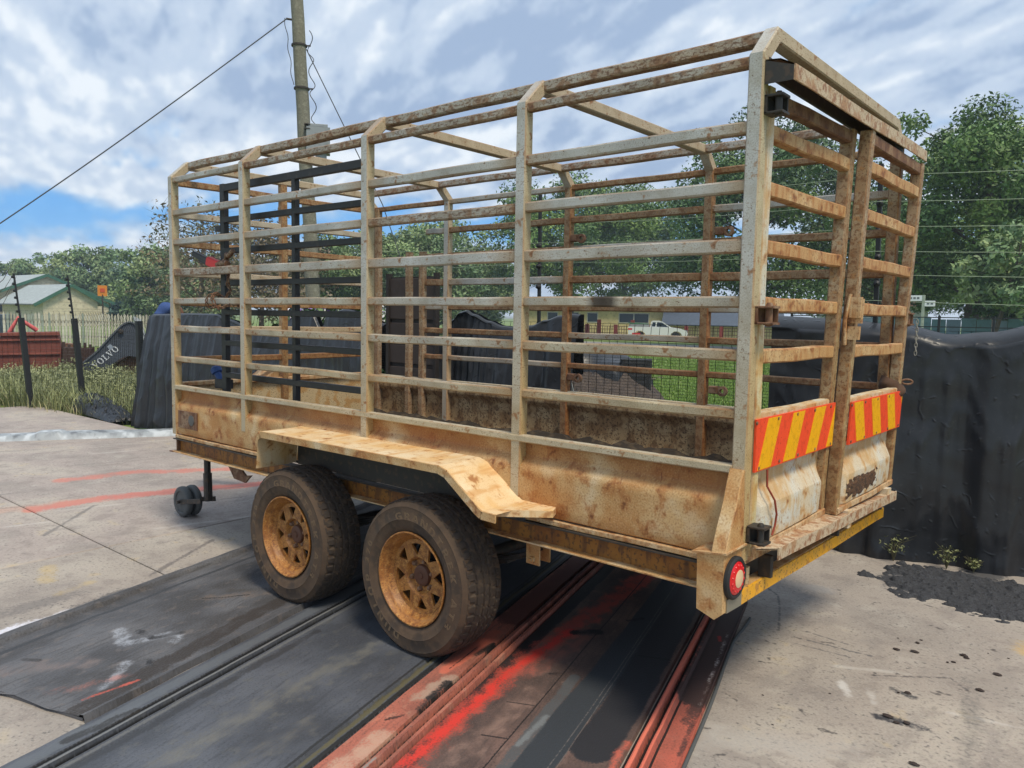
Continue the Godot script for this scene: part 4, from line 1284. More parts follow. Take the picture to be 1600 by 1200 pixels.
func make_wheel(parent: Node3D, c: Vector3) -> Node3D:
	var wl := Node3D.new()
	wl.name = "wheel"
	parent.add_child(wl, true)
	var o := Vector3(c.x, c.y, c.z)
	# sidewalls and carcass
	var mb := MB.new()
	var side := [Vector2(0.192, 0.198), Vector2(0.212, 0.214), Vector2(0.222, 0.222), Vector2(0.245, 0.231), Vector2(0.262, 0.234), Vector2(0.266, 0.2365), Vector2(0.27, 0.2345), Vector2(0.295, 0.235), Vector2(0.318, 0.229), Vector2(0.322, 0.2305), Vector2(0.326, 0.226), Vector2(0.338, 0.217), Vector2(0.346, 0.208)]
	mb.lathe(side, o, Vector3(0, 0, 1), 96)
	var back := []
	for p in side: back.append(Vector2(p.x, 0.225 - p.y))
	back.reverse()
	mb.lathe(back, o, Vector3(0, 0, 1), 64)
	mb.lathe([Vector2(0.345, 0.013), Vector2(0.345, 0.212)], o, Vector3(0, 0, 1), 64)
	var tyre := part(mb, "tyre", M["tyre"], wl)
	# tread blocks: grid in (angle, width), radius sunk at grooves
	mb = MB.new()
	var na := 288
	var wv := [0.010, 0.014, 0.0165, 0.034, 0.046, 0.049, 0.056, 0.059, 0.078, 0.088, 0.091, 0.098, 0.101, 0.112, 0.124, 0.127, 0.134, 0.137, 0.147, 0.166, 0.169, 0.176, 0.179, 0.191, 0.2085, 0.211, 0.2155]
	var pts := []
	for i in na + 1:
		var a := TAU * i / na
		var row := []
		for k in wv.size():
			var w: float = wv[k]
			var e := absf(w - 0.1125) / 0.1025
			var r := 0.3555 - 0.012 * pow(e, 4.0)
			var gr: bool = (k >= 5 and k <= 6) or (k >= 10 and k <= 11) or (k >= 15 and k <= 16) or (k >= 20 and k <= 21)
			var blk := int(i + (k / 5) * 2) % 6
			if gr: r -= 0.008
			elif blk == 0 and (k < 5 or k > 21): r -= 0.009
			elif blk == 1 and (k < 5 or k > 21): r -= 0.006
			elif (blk == 0) and k % 5 != 3: r -= 0.006
			row.append(o + Vector3(sin(a) * r, cos(a) * r, w))
		pts.append(row)
	for i in na:
		for k in wv.size() - 1:
			var q := [pts[i][k], pts[i + 1][k], pts[i + 1][k + 1], pts[i][k + 1]]
			mb.face(q, (q[0] + q[2]) * 0.5 - o - Vector3(0, 0, wv[k]))
	part(mb, "tread", M["tread"], tyre)
	mb = MB.new()
	lettering(mb, "GRANDTREK AT3", o + Vector3(0, 0, 0.2335), 0.279, -14.0, 11.2, 0.046)
	lettering(mb, "DUNLOP", o + Vector3(0, 0, 0.2335), 0.279, 196.0, 12.5, 0.046)
	lettering(mb, "270", o + Vector3(0, 0, 0.2335), 0.282, 276.0, 8.5, 0.034)
	part(mb, "raised_lettering", M["letter"], tyre)
	# rim: lip, barrel, dished disc with eight triangular holes
	mb = MB.new()
	mb.lathe([Vector2(0.196, 0.200), Vector2(0.205, 0.213), Vector2(0.211, 0.222), Vector2(0.2105, 0.227), Vector2(0.205, 0.228), Vector2(0.200, 0.222), Vector2(0.194, 0.208), Vector2(0.188, 0.204), Vector2(0.184, 0.200), Vector2(0.180, 0.192), Vector2(0.176, 0.180), Vector2(0.168, 0.172), Vector2(0.164, 0.160), Vector2(0.166, 0.06), Vector2(0.19, 0.02)], o, Vector3(0, 0, 1), 96)
	var rim := part(mb, "rim", M["rim"], wl)
	mb = MB.new()
	var zr := func(_r: float) -> float: return 0.172
	for s in 8:
		for hf in 2:
			var sg := 1.0 if hf == 0 else -1.0
			var poly := PackedVector2Array()
			var lim := deg_to_rad(22.5)
			var hb := deg_to_rad(12.5)
			poly.append(Vector2(0.086, 0))
			poly.append(Vector2(0.0945, 0))
			poly.append(Vector2(0.097, deg_to_rad(1.6)))
			poly.append(Vector2(0.145, hb))
			poly.append(Vector2(0.1475, hb * 0.88))
			poly.append(Vector2(0.148, 0))
			for k in 5: poly.append(Vector2(0.148 + 0.018 * (k + 1) / 5.0, 0))
			for k in range(1, 5): poly.append(Vector2(0.166, lim * k / 4.0))
			for k in 6: poly.append(Vector2(lerpf(0.150, 0.086, k / 5.0), lim))
			for k in range(3, 0, -1): poly.append(Vector2(0.086, lim * k / 4.0))
			var p2 := PackedVector2Array()
			for p in poly: p2.append(Vector2(cos(p.y * sg) * p.x, sin(p.y * sg) * p.x))
			var tr := Geometry2D.triangulate_polygon(p2)
			var rotm := deg_to_rad(45.0 * s + 8.0)
			var W := func(q: Vector2, dz: float) -> Vector3:
				var rr := q.rotated(rotm)
				return o + Vector3(rr.x, rr.y, zr.call(q.length()) + dz)
			for i in range(0, tr.size(), 3):
				mb.face([W.call(p2[tr[i]], 0), W.call(p2[tr[i + 1]], 0), W.call(p2[tr[i + 2]], 0)], Vector3(0, 0, 1))
			for i in range(1, 5):
				var a3: Vector3 = W.call(p2[i], 0)
				var b3: Vector3 = W.call(p2[i + 1], 0)
				var cen: Vector3 = W.call(Vector2(0.128, 0), 0)
				mb.face([a3, b3, W.call(p2[i + 1], -0.012), W.call(p2[i], -0.012)], cen - (a3 + b3) * 0.5)
	mb.lathe([Vector2(0.0862, 0.172), Vector2(0.082, 0.168), Vector2(0.078, 0.152), Vector2(0.074, 0.146), Vector2(0.05, 0.146)], o, Vector3(0, 0, 1), 64)
	mb.lathe([Vector2(0.170, 0.168), Vector2(0.1655, 0.1725), Vector2(0.1645, 0.172)], o, Vector3(0, 0, 1), 64)
	part(mb, "disc", M["rim"], rim)
	mb = MB.new()
	mb.lathe([Vector2(0.163, 0.04), Vector2(0.04, 0.04)], o, Vector3(0, 0, 1), 40)
	part(mb, "dark_backplate", M["dark"], rim)  # backing coloured dark so the disc holes read as shaded
	for k in 6:
		mb = MB.new()
		var a := TAU * k / 6.0 + 0.3
		mb.lathe([Vector2(0.0, 0.020), Vector2(0.007, 0.019), Vector2(0.0105, 0.015), Vector2(0.0105, 0.005), Vector2(0.014, 0.004), Vector2(0.015, -0.002)], o + Vector3(cos(a) * 0.067, sin(a) * 0.067, 0.146), Vector3(0, 0, 1), 6)
		part(mb, "wheel_nut", M["brown"], rim)
	mb = MB.new()
	mb.lathe([Vector2(0.0, 0.166), Vector2(0.013, 0.166), Vector2(0.015, 0.162), Vector2(0.034, 0.164), Vector2(0.045, 0.160), Vector2(0.049, 0.152), Vector2(0.050, 0.14), Vector2(0.050, 0.05)], o, Vector3(0, 0, 1), 40)
	part(mb, "hub_cap", mat("hub_brown", C8(92, 56, 38), 0.55), rim)
	return wl

func build_trailer() -> void:
	var T := thing("cattle_trailer", "rusty cream and tan double axle livestock trailer with barred sides and hazard striped rear doors", "trailer", Vector3(-2.0, 0, -0.87))
	for k in 5: hoop(T, XS[k], [0.69, 0.80, 0.888, 0.745, 0.69][k])
	# side rails between the posts, near and far
	for k in 7:
		for b in 4:
			var xa: float = XS[b] + 0.026
			var xb: float = XS[b + 1] - 0.026
			side_rail(T, xa, xb, RT[k] - 0.001, RH[k], -0.024, false, k + b)
			if b == 0 and k > 0:
				side_rail(T, -3.36, xb, RT[k] - 0.001, RH[k], -WID + 0.024, true, k + b)
			else:
				side_rail(T, xa, xb, RT[k] - 0.001, RH[k], -WID + 0.024, true, k + b)
	for b in 4:
		for z in [-0.137, -WID + 0.137]:
			var mb := MB.new()
			mb.bar(Vector3(XS[b] + 0.024, 2.466, z), Vector3(XS[b + 1] - 0.024, 2.466, z), 0.045, 0.044, Vector3.UP, 0.006, 5, 0.002, b + z)
			weather(mb, Color(0.9, 0.75, 0.6), Color(1, 0.8, 0.6), 2.3, 2.5)
			part(mb, "roof_rail", M["pale_rusty"], T)
	# small framed side door in the far side
	for x in [-3.555, -3.40, -3.93]:
		var mb := MB.new()
		mb.bar(Vector3(x, 0.70, -WID + 0.03), Vector3(x, 2.0 if x > -3.9 else 2.36, -WID + 0.03), 0.045, 0.05, Vector3.RIGHT, 0.005, 6, 0.002, x)
		part(mb, "side_door_post", M["rust_patch"], T)
	# front end frame
	for k in 7:
		var mb := MB.new()
		mb.bar(Vector3(-3.99, RT[k] - 0.03, -0.05), Vector3(-3.99, RT[k] - 0.03, -WID + 0.05), 0.038, 0.042, Vector3.UP, 0.005, 6, 0.003, k)
		weather(mb, Color(0.95, 0.8, 0.6), Color(1.0, 0.9, 0.75))
		part(mb, "front_rail", M["rust_patch"] if k % 2 == 0 else M["pale"], T)
	var mb := MB.new()
	mb.bar(Vector3(-3.985, 0.7, -0.845), Vector3(-3.985, 2.44, -0.845), 0.05, 0.05, Vector3.RIGHT, 0.005, 8, 0.001, 1.0)
	weather(mb, Color(1, 0.95, 0.85), Color(1.05, 0.9, 0.7))
	part(mb, "front_post", M["rust_patch"], T)
	mb = MB.new()
	mb.box(Vector3(-4.0, 0.85, -WID * 0.5), Vector3(0.012, 0.32, WID - 0.1))
	part(mb, "front_panel", M["spatter"], T)
	mb = MB.new()
	mb.bar(Vector3(-3.99, 1.02, -0.05), Vector3(-3.99, 1.02, -WID + 0.05), 0.045, 0.03, Vector3.UP, 0.005, 6, 0.003, 3.0)
	part(mb, "front_lip", M["rust"], T)
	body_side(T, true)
	body_side(T, false)
	mb = MB.new()
	mb.box(Vector3(-2.02, 0.675, -WID * 0.5), Vector3(3.95, 0.012, WID - 0.08))
	part(mb, "floor", M["muck"], T)
	# dung lying on the floor along the far wall
	mb = MB.new()
	var fn := FastNoiseLite.new()
	fn.seed = 4; fn.frequency = 1.8
	mb.grid(90, 26, func(a: float, b: float) -> Vector3: return Vector3(lerpf(-3.95, -0.05, a), 0.682 + maxf(0.0, 0.06 * fn.get_noise_2d(a * 9.0, b * 4.0) + 0.035), lerpf(-0.1, -1.68, b)), Vector3.UP)
	part(mb, "dried_dung", M["muck"], T)
	# front plate with an oval badge
	mb = MB.new()
	mb.box(Vector3(-3.80, 0.80, 0.002), Vector3(0.24, 0.115, 0.008), Basis.IDENTITY, 0.002)
	var plate := part(mb, "badge_plate", M["brown"], T)
	mb = MB.new()
	mb.lathe([Vector2(0.034, 0.0), Vector2(0.034, 0.004), Vector2(0.0, 0.006)], Vector3(-3.745, 0.803, 0.006), Vector3(0, 0, 1), 24)
	part(mb, "oval_badge", mat("badge", C8(84, 84, 84), 0.5), plate)
	# mudguard
	mb = MB.new()
	var gp := [Vector2(-2.60, 0.684), Vector2(-2.575, 0.872), Vector2(-2.55, 0.889), Vector2(-1.22, 0.891), Vector2(-1.175, 0.878), Vector2(-1.0, 0.755), Vector2(-0.975, 0.742), Vector2(-0.90, 0.740)]
	for i in gp.size() - 1:
		var n := [4, 3, 16, 3, 6, 2, 2][i] as int
		for j in n:
			var a: Vector2 = gp[i].lerp(gp[i + 1], float(j) / n)
			var b: Vector2 = gp[i].lerp(gp[i + 1], float(j + 1) / n)
			var e := b - a
			var up := Vector3(-e.y, e.x, 0)
			for q in 5:
				var za := lerpf(-0.004, 0.246, q / 5.0)
				var zb := lerpf(-0.004, 0.246, (q + 1) / 5.0)
				var w := func(p: Vector2, z: float) -> Vector3: return Vector3(p.x, p.y + (0.003 if absf(z) < 0.01 else 0.0), z)
				mb.face([w.call(a, za), w.call(b, za), w.call(b, zb), w.call(a, zb)], up)
	var guard := part(mb, "mudguard", M["guard_paint"], T)
	mb = MB.new()
	for i in gp.size() - 1:
		var a: Vector2 = gp[i]
		var b: Vector2 = gp[i + 1]
		if i == 0: continue
		mb.bar(Vector3(a.x, a.y - 0.016, 0.25), Vector3(b.x, b.y - 0.016, 0.25), 0.008, 0.036, Vector3.UP if absf(b.x - a.x) > absf(b.y - a.y) else Vector3.RIGHT, 0.002)
	part(mb, "guard_lip", M["tan"], guard)
	mb = MB.new()
	mb.prism(PackedVector2Array([Vector2(-2.57, 0.68), Vector2(-2.57, 0.868), Vector2(-1.21, 0.868), Vector2(-1.06, 0.76), Vector2(-1.04, 0.68)]), Vector3(0, 0, -0.001), Vector3(1, 0, 0), Vector3(0, 1, 0), Vector3(0, 0, 0.006))
	part(mb, "shade_panel", M["dark_steel"], guard)  # dark sheet added to stand for the deep shade under the guard
	mb = MB.new()      # the foot that turns back along the body
	mb.prism(PackedVector2Array([Vector2(-0.99, 0.23), Vector2(-0.77, 0.05), Vector2(-0.80, -0.01), Vector2(-1.0, -0.01)]), Vector3(0, 0.715, 0), Vector3(1, 0, 0), Vector3(0, 0, 1), Vector3(0, 0.028, 0))
	part(mb, "guard_foot", M["guard_paint"], guard)
	# running gear
	var w1 := make_wheel(T, Vector3(-2.364, 0.355, 0.0))
	var w2: Node3D = w1.duplicate()
	T.add_child(w2, true)
	w2.position += Vector3(0.95, 0, 0)
	w2.rotation.z = 0.0
	for k in 2:
		var w3: Node3D = w1.duplicate()
		T.add_child(w3, true)
		# turn half round about the trailer's middle line
		var ax := Vector3(-2.364 + 0.95 * k, 0, -WID * 0.5)
		w3.transform = Transform3D(Basis(Vector3.UP, PI), Vector3.ZERO)
		var loc := Vector3(-2.364, 0, -0.0) - Vector3(-2.0, 0, -0.87)
		var want := Vector3(ax.x, 0, -WID) - Vector3(-2.0, 0, -0.87)
		w3.position = want - w3.transform.basis * loc
	for x in [-2.364, -1.414]:
		mb = MB.new()
		mb.tube([Vector3(x, 0.355, 0.06), Vector3(x, 0.355, -WID - 0.06)], 0.03, 12)
		part(mb, "axle", M["dark_steel"], T)
		for z in [-0.11, -WID + 0.11]:
			mb = MB.new()
			for lf in 5:
				var hl := 0.45 - lf * 0.075
				var pt := []
				for q in 9:
					var f := q / 4.0 - 1.0
					pt.append(Vector3(x + f * hl, 0.405 + 0.011 * lf * -1.0 + 0.10 * pow(f * hl / 0.45, 2.0), z))
				for q in 8: mb.bar(pt[q], pt[q + 1], 0.06, 0.010, Vector3.UP, 0.0)
			mb.box(Vector3(x, 0.39, z), Vector3(0.09, 0.09, 0.075))
			for dx in [-0.035, 0.035]:
				mb.tube([Vector3(x + dx, 0.44, z + 0.04), Vector3(x + dx, 0.30, z + 0.04)], 0.007, 6)
				mb.lathe([Vector2(0.013, -0.01), Vector2(0.013, 0.012), Vector2(0, 0.014)], Vector3(x + dx, 0.445, z + 0.04), Vector3.UP, 6)
			part(mb, "leaf_spring", M["dark_steel"], T)
	for x in [-2.84, -1.89, -0.965]:
		mb = MB.new()
		mb.box(Vector3(x, 0.515, -0.075), Vector3(0.075, 0.125, 0.008), Basis.IDENTITY, 0.002)
		mb.box(Vector3(x, 0.515, -0.145), Vector3(0.075, 0.125, 0.008))
		mb.lathe([Vector2(0.016, 0.0), Vector2(0.016, 0.014), Vector2(0.009, 0.015), Vector2(0.009, 0.024), Vector2(0, 0.025)], Vector3(x, 0.475, -0.071), Vector3(0, 0, 1), 6)
		part(mb, "spring_hanger", M["tan"] if x > -1.0 else M["dark_steel"], T)
	for x in [-3.9, -3.2, -2.3, -1.4, -0.7]:
		mb = MB.new()
		mb.box(Vector3(x, 0.615, -WID * 0.5), Vector3(0.05, 0.08, WID - 0.1))
		part(mb, "cross_member", M["dark_steel"], T)
	mb = MB.new()
	mb.box(Vector3(-2.06, 0.616, -WID + 0.036), Vector3(3.84, 0.084, 0.008))
	part(mb, "chassis_rail", M["amber"], T)
	# hook plate under the nose of the chassis
	mb = MB.new()
	mb.prism(PackedVector2Array([Vector2(-3.50, 0.568), Vector2(-3.40, 0.46), Vector2(-3.27, 0.452), Vector2(-3.20, 0.508), Vector2(-3.265, 0.498), Vector2(-3.30, 0.52), Vector2(-3.285, 0.55), Vector2(-3.24, 0.568)]), Vector3(0, 0, -0.10), Vector3(1, 0, 0), Vector3(0, 1, 0), Vector3(0, 0, 0.012))
	part(mb, "hook_plate", M["brown"], T)
	# drawbar and jockey wheel
	mb = MB.new()
	for s in [0.0, 1.0]:
		mb.bar(Vector3(-3.9, 0.58, lerpf(-0.35, -WID + 0.35, s)), Vector3(-5.2, 0.52, -WID * 0.5), 0.06, 0.09, Vector3.UP, 0.005)
	part(mb, "drawbar", M["brown"], T)
	mb = MB.new()
	mb.bar(Vector3(-4.118, 0.20, -0.3), Vector3(-4.125, 0.62, -0.3), 0.042, 0.042, Vector3.RIGHT, 0.012)
	mb.bar(Vector3(-4.115, 0.16, -0.3), Vector3(-4.12, 0.36, -0.3), 0.052, 0.052, Vector3.RIGHT, 0.012)
	mb.box(Vector3(-4.13, 0.6, -0.4), Vector3(0.06, 0.06, 0.25))
	var jl := part(mb, "jockey_leg", M["dark_steel"], T)
	mb = MB.new()
	for z in [-0.345, -0.235]:
		mb.bar(Vector3(-4.10, 0.17, z), Vector3(-4.40, 0.115, z), 0.008, 0.035, Vector3.UP, 0.002)
	mb.tube([Vector3(-4.40, 0.115, -0.21), Vector3(-4.40, 0.115, -0.37)], 0.012, 8)
	part(mb, "fork", M["dark_steel"], jl)
	for z in [-0.285, -0.355]:
		mb = MB.new()
		mb.lathe([Vector2(0.02, 0.045), Vector2(0.075, 0.04), Vector2(0.08, 0.05), Vector2(0.1, 0.05), Vector2(0.11, 0.042), Vector2(0.113, 0.025), Vector2(0.11, 0.008), Vector2(0.1, 0.0), Vector2(0.02, 0.004)], Vector3(-4.40, 0.114, z), Vector3(0, 0, 1), 40)
		part(mb, "jockey_wheel", M["grey_rubber"], jl)
	build_tail(T)

func build_tail(T: Node3D) -> void:
	door(T, -0.055, -0.86, -0.004, 0.957, 0.033, true)
	door(T, -0.872, -1.74, 0.030, 0.70, 0.040, false)
	# rain channel above the doors
	var mb := MB.new()
	var H := func(x: float, y: float, z: float) -> Vector3: return Vector3(x, y - z * 0.012, z)
	var za := -0.01
	var zb := -1.735
	var xsec := [[-0.002, 2.355], [0.05, 2.350], [0.1, 2.324]]
	for i in 2:
		mb.face([H.call(xsec[i][0], xsec[i][1], za), H.call(xsec[i + 1][0], xsec[i + 1][1], za), H.call(xsec[i + 1][0], xsec[i + 1][1], zb), H.call(xsec[i][0], xsec[i][1], zb)], Vector3(0.3, 1, 0))
		mb.face([H.call(xsec[i][0], xsec[i][1] - 0.006, za), H.call(xsec[i + 1][0], xsec[i + 1][1] - 0.006, za), H.call(xsec[i + 1][0], xsec[i + 1][1] - 0.006, zb), H.call(xsec[i][0], xsec[i][1] - 0.006, zb)], Vector3(-0.3, -1, 0))
	part(mb, "rain_channel", M["brown"], T)
	mb = MB.new()
	mb.bar(H.call(0.098, 2.300, za), H.call(0.098, 2.300, zb), 0.006, 0.05, Vector3.UP, 0.001, 10, 0.0015, 1.0)
	part(mb, "channel_face", M["rusty_cream"], T)
	mb = MB.new()
	mb.box(H.call(-0.004, 2.33, -WID * 0.5), Vector3(0.012, 0.06, WID - 0.08))
	mb.face([H.call(0.0, 2.352, za), H.call(0.095, 2.322, za), H.call(0.095, 2.276, za), H.call(0.0, 2.276, za)], Vector3(0, 0, 1))
	part(mb, "channel_web", M["dark_steel"], T)
	# sill, cross member, step angle and yellow bumper bar
	mb = MB.new()
	mb.bar(Vector3(-0.028, 0.688, -0.01), Vector3(-0.028, 0.672, -WID + 0.01), 0.05, 0.028, Vector3.UP, 0.004, 8, 0.001, 2.0)
	part(mb, "sill", M["rust"], T)
	mb = MB.new()
	mb.box(Vector3(-0.055, 0.612, -WID * 0.5), Vector3(0.012, 0.125, WID - 0.06))
	part(mb, "rear_cross_member", M["dark_steel"], T)
	mb = MB.new()
	var s0 := Vector3(0.058, 0.715, -0.17)
	var s1 := Vector3(0.058, 0.668, -1.72)
	mb.face([s0, s1, s1 + Vector3(-0.07, 0.004, 0.02), s0 + Vector3(-0.07, 0.006, 0.10)], Vector3.UP)
	mb.face([s0 - Vector3(0, 0.005, 0), s1 - Vector3(0, 0.005, 0), s1 + Vector3(-0.07, -0.001, 0.02), s0 + Vector3(-0.07, 0.001, 0.10)], Vector3.DOWN)
	mb.bar(s0 + Vector3(0.001, -0.020, 0), s1 + Vector3(0.001, -0.020, 0), 0.006, 0.046, Vector3.UP, 0.001, 12, 0.0012, 4.0)
	part(mb, "step_angle", M["rusty_cream"], T)
	for z in [-0.21, -0.95, -1.6]:
		mb = MB.new()
		mb.box(Vector3(0.0, 0.632, z), Vector3(0.05, 0.08, 0.022), Basis.IDENTITY, 0.003)
		part(mb, "step_bracket", M["dark_steel"], T)
	mb = MB.new()
	mb.bar(Vector3(-0.004, 0.565, -0.01), Vector3(-0.004, 0.545, -1.745), 0.008, 0.05, Vector3.UP, 0.001, 14, 0.0014, 9.0)
	part(mb, "bumper_bar", M["yellow"], T)
	mb = MB.new()
	mb.bar(Vector3(-0.032, 0.5885, -0.02), Vector3(-0.032, 0.5685, -1.745), 0.05, 0.006, Vector3.UP, 0.001)
	mb.bar(Vector3(-0.032, 0.541, -0.02), Vector3(-0.032, 0.521, -1.745), 0.05, 0.006, Vector3.UP, 0.001)
	part(mb, "bumper_flange", M["tan"], T)
	mb = MB.new()
	mb.bar(Vector3(-0.003, 0.566, 0.105), Vector3(-0.003, 0.563, -0.008), 0.008, 0.047, Vector3.UP, 0.001)
	part(mb, "bare_corner", M["galv"], T)
	mb = MB.new()
	mb.box(Vector3(-0.03, 0.622, -0.085), Vector3(0.035, 0.06, 0.03), Basis.IDENTITY, 0.003)
	part(mb, "speckled_block", M["spatter"], T)
	mb = MB.new()
	mb.box(Vector3(-0.038, 0.622, -0.035), Vector3(0.03, 0.06, 0.04))
	part(mb, "rubber_stop", M["rubber"], T)
	# near corner: lamp box, round lamp, slanting brace
	mb = MB.new()
	mb.prism(PackedVector2Array([Vector2(-0.10, 0.735), Vector2(-0.004, 0.748), Vector2(-0.004, 0.545), Vector2(-0.03, 0.522), Vector2(-0.095, 0.545)]), Vector3(0, 0, -0.02), Vector3(1, 0, 0), Vector3(0, 1, 0), Vector3(0, 0, 0.155))
	var lb := part(mb, "lamp_box", M["tan"], T)
	mb = MB.new()
	mb.box(Vector3(-0.055, 0.745, 0.06), Vector3(0.125, 0.006, 0.165), Basis(Vector3(0, 0, 1), 0.12))
	part(mb, "box_lid", M["rust"], lb)
	var lamp := Node3D.new()
	lamp.name = "tail_lamp"
	T.add_child(lamp, true)
	var lc := Vector3(-0.003, 0.655, 0.062)
	mb = MB.new()
	mb.lathe([Vector2(0.073, 0.0), Vector2(0.073, 0.012), Vector2(0.066, 0.018), Vector2(0.058, 0.016), Vector2(0.056, 0.008)], lc, Vector3(1, 0, 0), 40)
	part(mb, "rubber_ring", M["rubber"], lamp)
	mb = MB.new()
	mb.lathe([Vector2(0.057, 0.008), Vector2(0.056, 0.015), Vector2(0.045, 0.021), Vector2(0.030, 0.023)], lc, Vector3(1, 0, 0), 40)
	for k in 14:
		var a := TAU * k / 14.0
		mb.lathe([Vector2(0.0055, 0.0), Vector2(0.004, 0.003), Vector2(0, 0.004)], lc + Vector3(0.019, cos(a) * 0.044, sin(a) * 0.044), Vector3(1, 0, 0), 8)
	part(mb, "red_lens", M["lamp_red"], lamp)
	mb = MB.new()
	mb.lathe([Vector2(0.0305, 0.018), Vector2(0.030, 0.024), Vector2(0.018, 0.027), Vector2(0.0, 0.028)], lc, Vector3(1, 0, 0), 32)
	part(mb, "clear_lens", M["lamp_clear"], lamp)
	mb = MB.new()
	mb.bar(Vector3(-0.026, 1.010, 0.008), Vector3(-0.024, 0.745, 0.128), 0.052, 0.018, Vector3(0, 0.4, 1), 0.003, 6, 0.001, 1.0)
	mb.prism(PackedVector2Array([Vector2(0.008, 0.99), Vector2(0.122, 0.75), Vector2(-0.005, 0.75)]), Vector3(-0.006, 0, 0), Vector3(0, 0, 1), Vector3(0, 1, 0), Vector3(0.006, 0, 0))
	part(mb, "corner_brace", M["tan"], T)
	# dark plate brace between post and lamp box, inner side
	mb = MB.new()
	mb.box(Vector3(-0.03, 0.70, -0.015), Vector3(0.05, 0.13, 0.02))
	part(mb, "corner_plate", M["rust"], T)
	# far corner bits
	mb = MB.new()
	mb.lathe([Vector2(0.02, 0.0), Vector2(0.02, 0.10), Vector2(0.0, 0.104)], Vector3(-0.01, 0.60, -1.70), Vector3.UP, 12)
	part(mb, "red_peg", M["red"], T)
	# rust hooks on the far posts
	for q in [[-0.97, 2.02], [-1.985, 2.03], [-1.985, 1.12], [-0.97, 1.11]]:
		mb = MB.new()
		mb.box(Vector3(q[0] + 0.03, q[1], -WID + 0.03), Vector3(0.05, 0.045, 0.05), Basis.IDENTITY, 0.005)
		mb.lathe([Vector2(0.03, 0.0), Vector2(0.03, 0.02), Vector2(0.014, 0.022), Vector2(0.012, 0.0)], Vector3(q[0] + 0.085, q[1] - 0.005, -WID + 0.03), Vector3(0, 0, 1), 16)
		part(mb, "ring_hook", M["brown"], T)
	# black inner gate folded against the near side
	var G := Node3D.new()
	G.name = "black_inner_gate"
	T.add_child(G, true)
	for y in [2.275, 2.078, 1.888, 1.688, 1.508, 1.315, 1.112]:
		mb = MB.new()
		mb.bar(Vector3(-3.50, y, -0.1), Vector3(-2.12, y, -0.1), 0.03, 0.044 if y > 2.2 else 0.034, Vector3.UP, 0.003)
		part(mb, "gate_rail", M["black_steel"], G)
	for q in [[-3.50, 0.05, 2.30], [-2.74, 0.034, 2.26], [-2.115, 0.045, 2.30]]:
		mb = MB.new()
		mb.bar(Vector3(q[0], 1.0, -0.104), Vector3(q[0], q[2], -0.104), q[1], 0.035, Vector3(0, 0, 1), 0.003)
		part(mb, "gate_stile", M["black_steel"], G)
	mb = MB.new()
	mb.box(Vector3(-3.55, 2.03, -0.1), Vector3(0.06, 0.035, 0.03), Basis.IDENTITY, 0.003)
	part(mb, "gate_pin", M["black_steel"], G)
	mb = MB.new()
	mb.lathe([Vector2(0.0, 0.0), Vector2(0.02, 0.0), Vector2(0.022, 0.05), Vector2(0.034, 0.055), Vector2(0.036, 0.085), Vector2(0.02, 0.10), Vector2(0, 0.10)], Vector3(-3.60, 1.07, -0.12), Vector3(-0.5, 0.8, 0.1).normalized(), 16)
	part(mb, "blue_cap", M["blue"], G)
	mb = MB.new()
	mb.box(Vector3(-3.56, 1.05, -0.12), Vector3(0.12, 0.06, 0.06), Basis.IDENTITY, 0.004)
	part(mb, "latch_block", M["black_steel"], G)
	# ---- loose things hung on the trailer
	chain()
	mb = MB.new()
	var b := Basis(Vector3(0, 0, 1), -0.28)
	mb.box(Vector3(-3.70, 1.852, -0.06), Vector3(0.20, 0.036, 0.032), b, 0.006)
	mb.box(Vector3(-3.66, 1.822, -0.06), Vector3(0.12, 0.028, 0.028), b, 0.006)
	var tool := thing("hand_tool", "black and red hand tool wedged between the upper bars at the trailer's front", "tool", Vector3(-3.6, 1.79, -0.06))
	part(mb, "black_grip", M["black_steel"], tool)
	mb = MB.new()
	mb.box(Vector3(-3.545, 1.808, -0.06), Vector3(0.13, 0.06, 0.05), b, 0.010)
	part(mb, "red_housing", M["red"], tool)
	mb = MB.new()
	mb.tube([Vector3(-3.49, 1.80, -0.06), Vector3(-3.42, 1.83, -0.07), Vector3(-3.40, 1.86, -0.06), Vector3(-3.36, 1.85, -0.05), Vector3(-3.31, 1.88, -0.05)], 0.016, 8)
	mb.tube([Vector3(-3.49, 1.80, -0.05), Vector3(-3.40, 1.81, -0.06), Vector3(-3.36, 1.80, -0.04)], 0.02, 8)
	part(mb, "rusty_jaw", M["brown"], tool)
	# brown cloth strap knotted round the far rear post
	mb = MB.new()
	mb.grid(28, 14, func(a: float, v: float) -> Vector3:
		var an := a * TAU
		var bulge := 0.034 + 0.014 * sin(v * PI) + 0.006 * sin(an * 3.0 + v * 5.0)
		var zz := lerpf(0.0, 0.004, v)
		return Vector3(0.005 + cos(an) * (bulge + 0.012), 1.195 + (v - 0.5) * 0.07 - 0.02 * cos(an + 0.6) + zz, -1.725 + sin(an) * (bulge + 0.035)), Vector3(-1, 0, 0))
	solo(mb, "cloth_strap", mat("strap", C8(86, 62, 46), 0.9), "brown cloth strap bound round the far rear corner above the stripes", "strap")
	mb = MB.new()
	var lp := []
	for k in 21:
		var a := TAU * k / 20.0
		lp.append(Vector3(0.07 + cos(a) * 0.022, 1.222 + sin(a) * 0.012, -1.755 + cos(a) * -0.012))
	mb.tube(lp, 0.005, 6)
	solo(mb, "metal_loop", M["brown"], "small rusty loop sticking out beyond the striped far door", "loop")
	mb = MB.new()
	var cy := 1.52
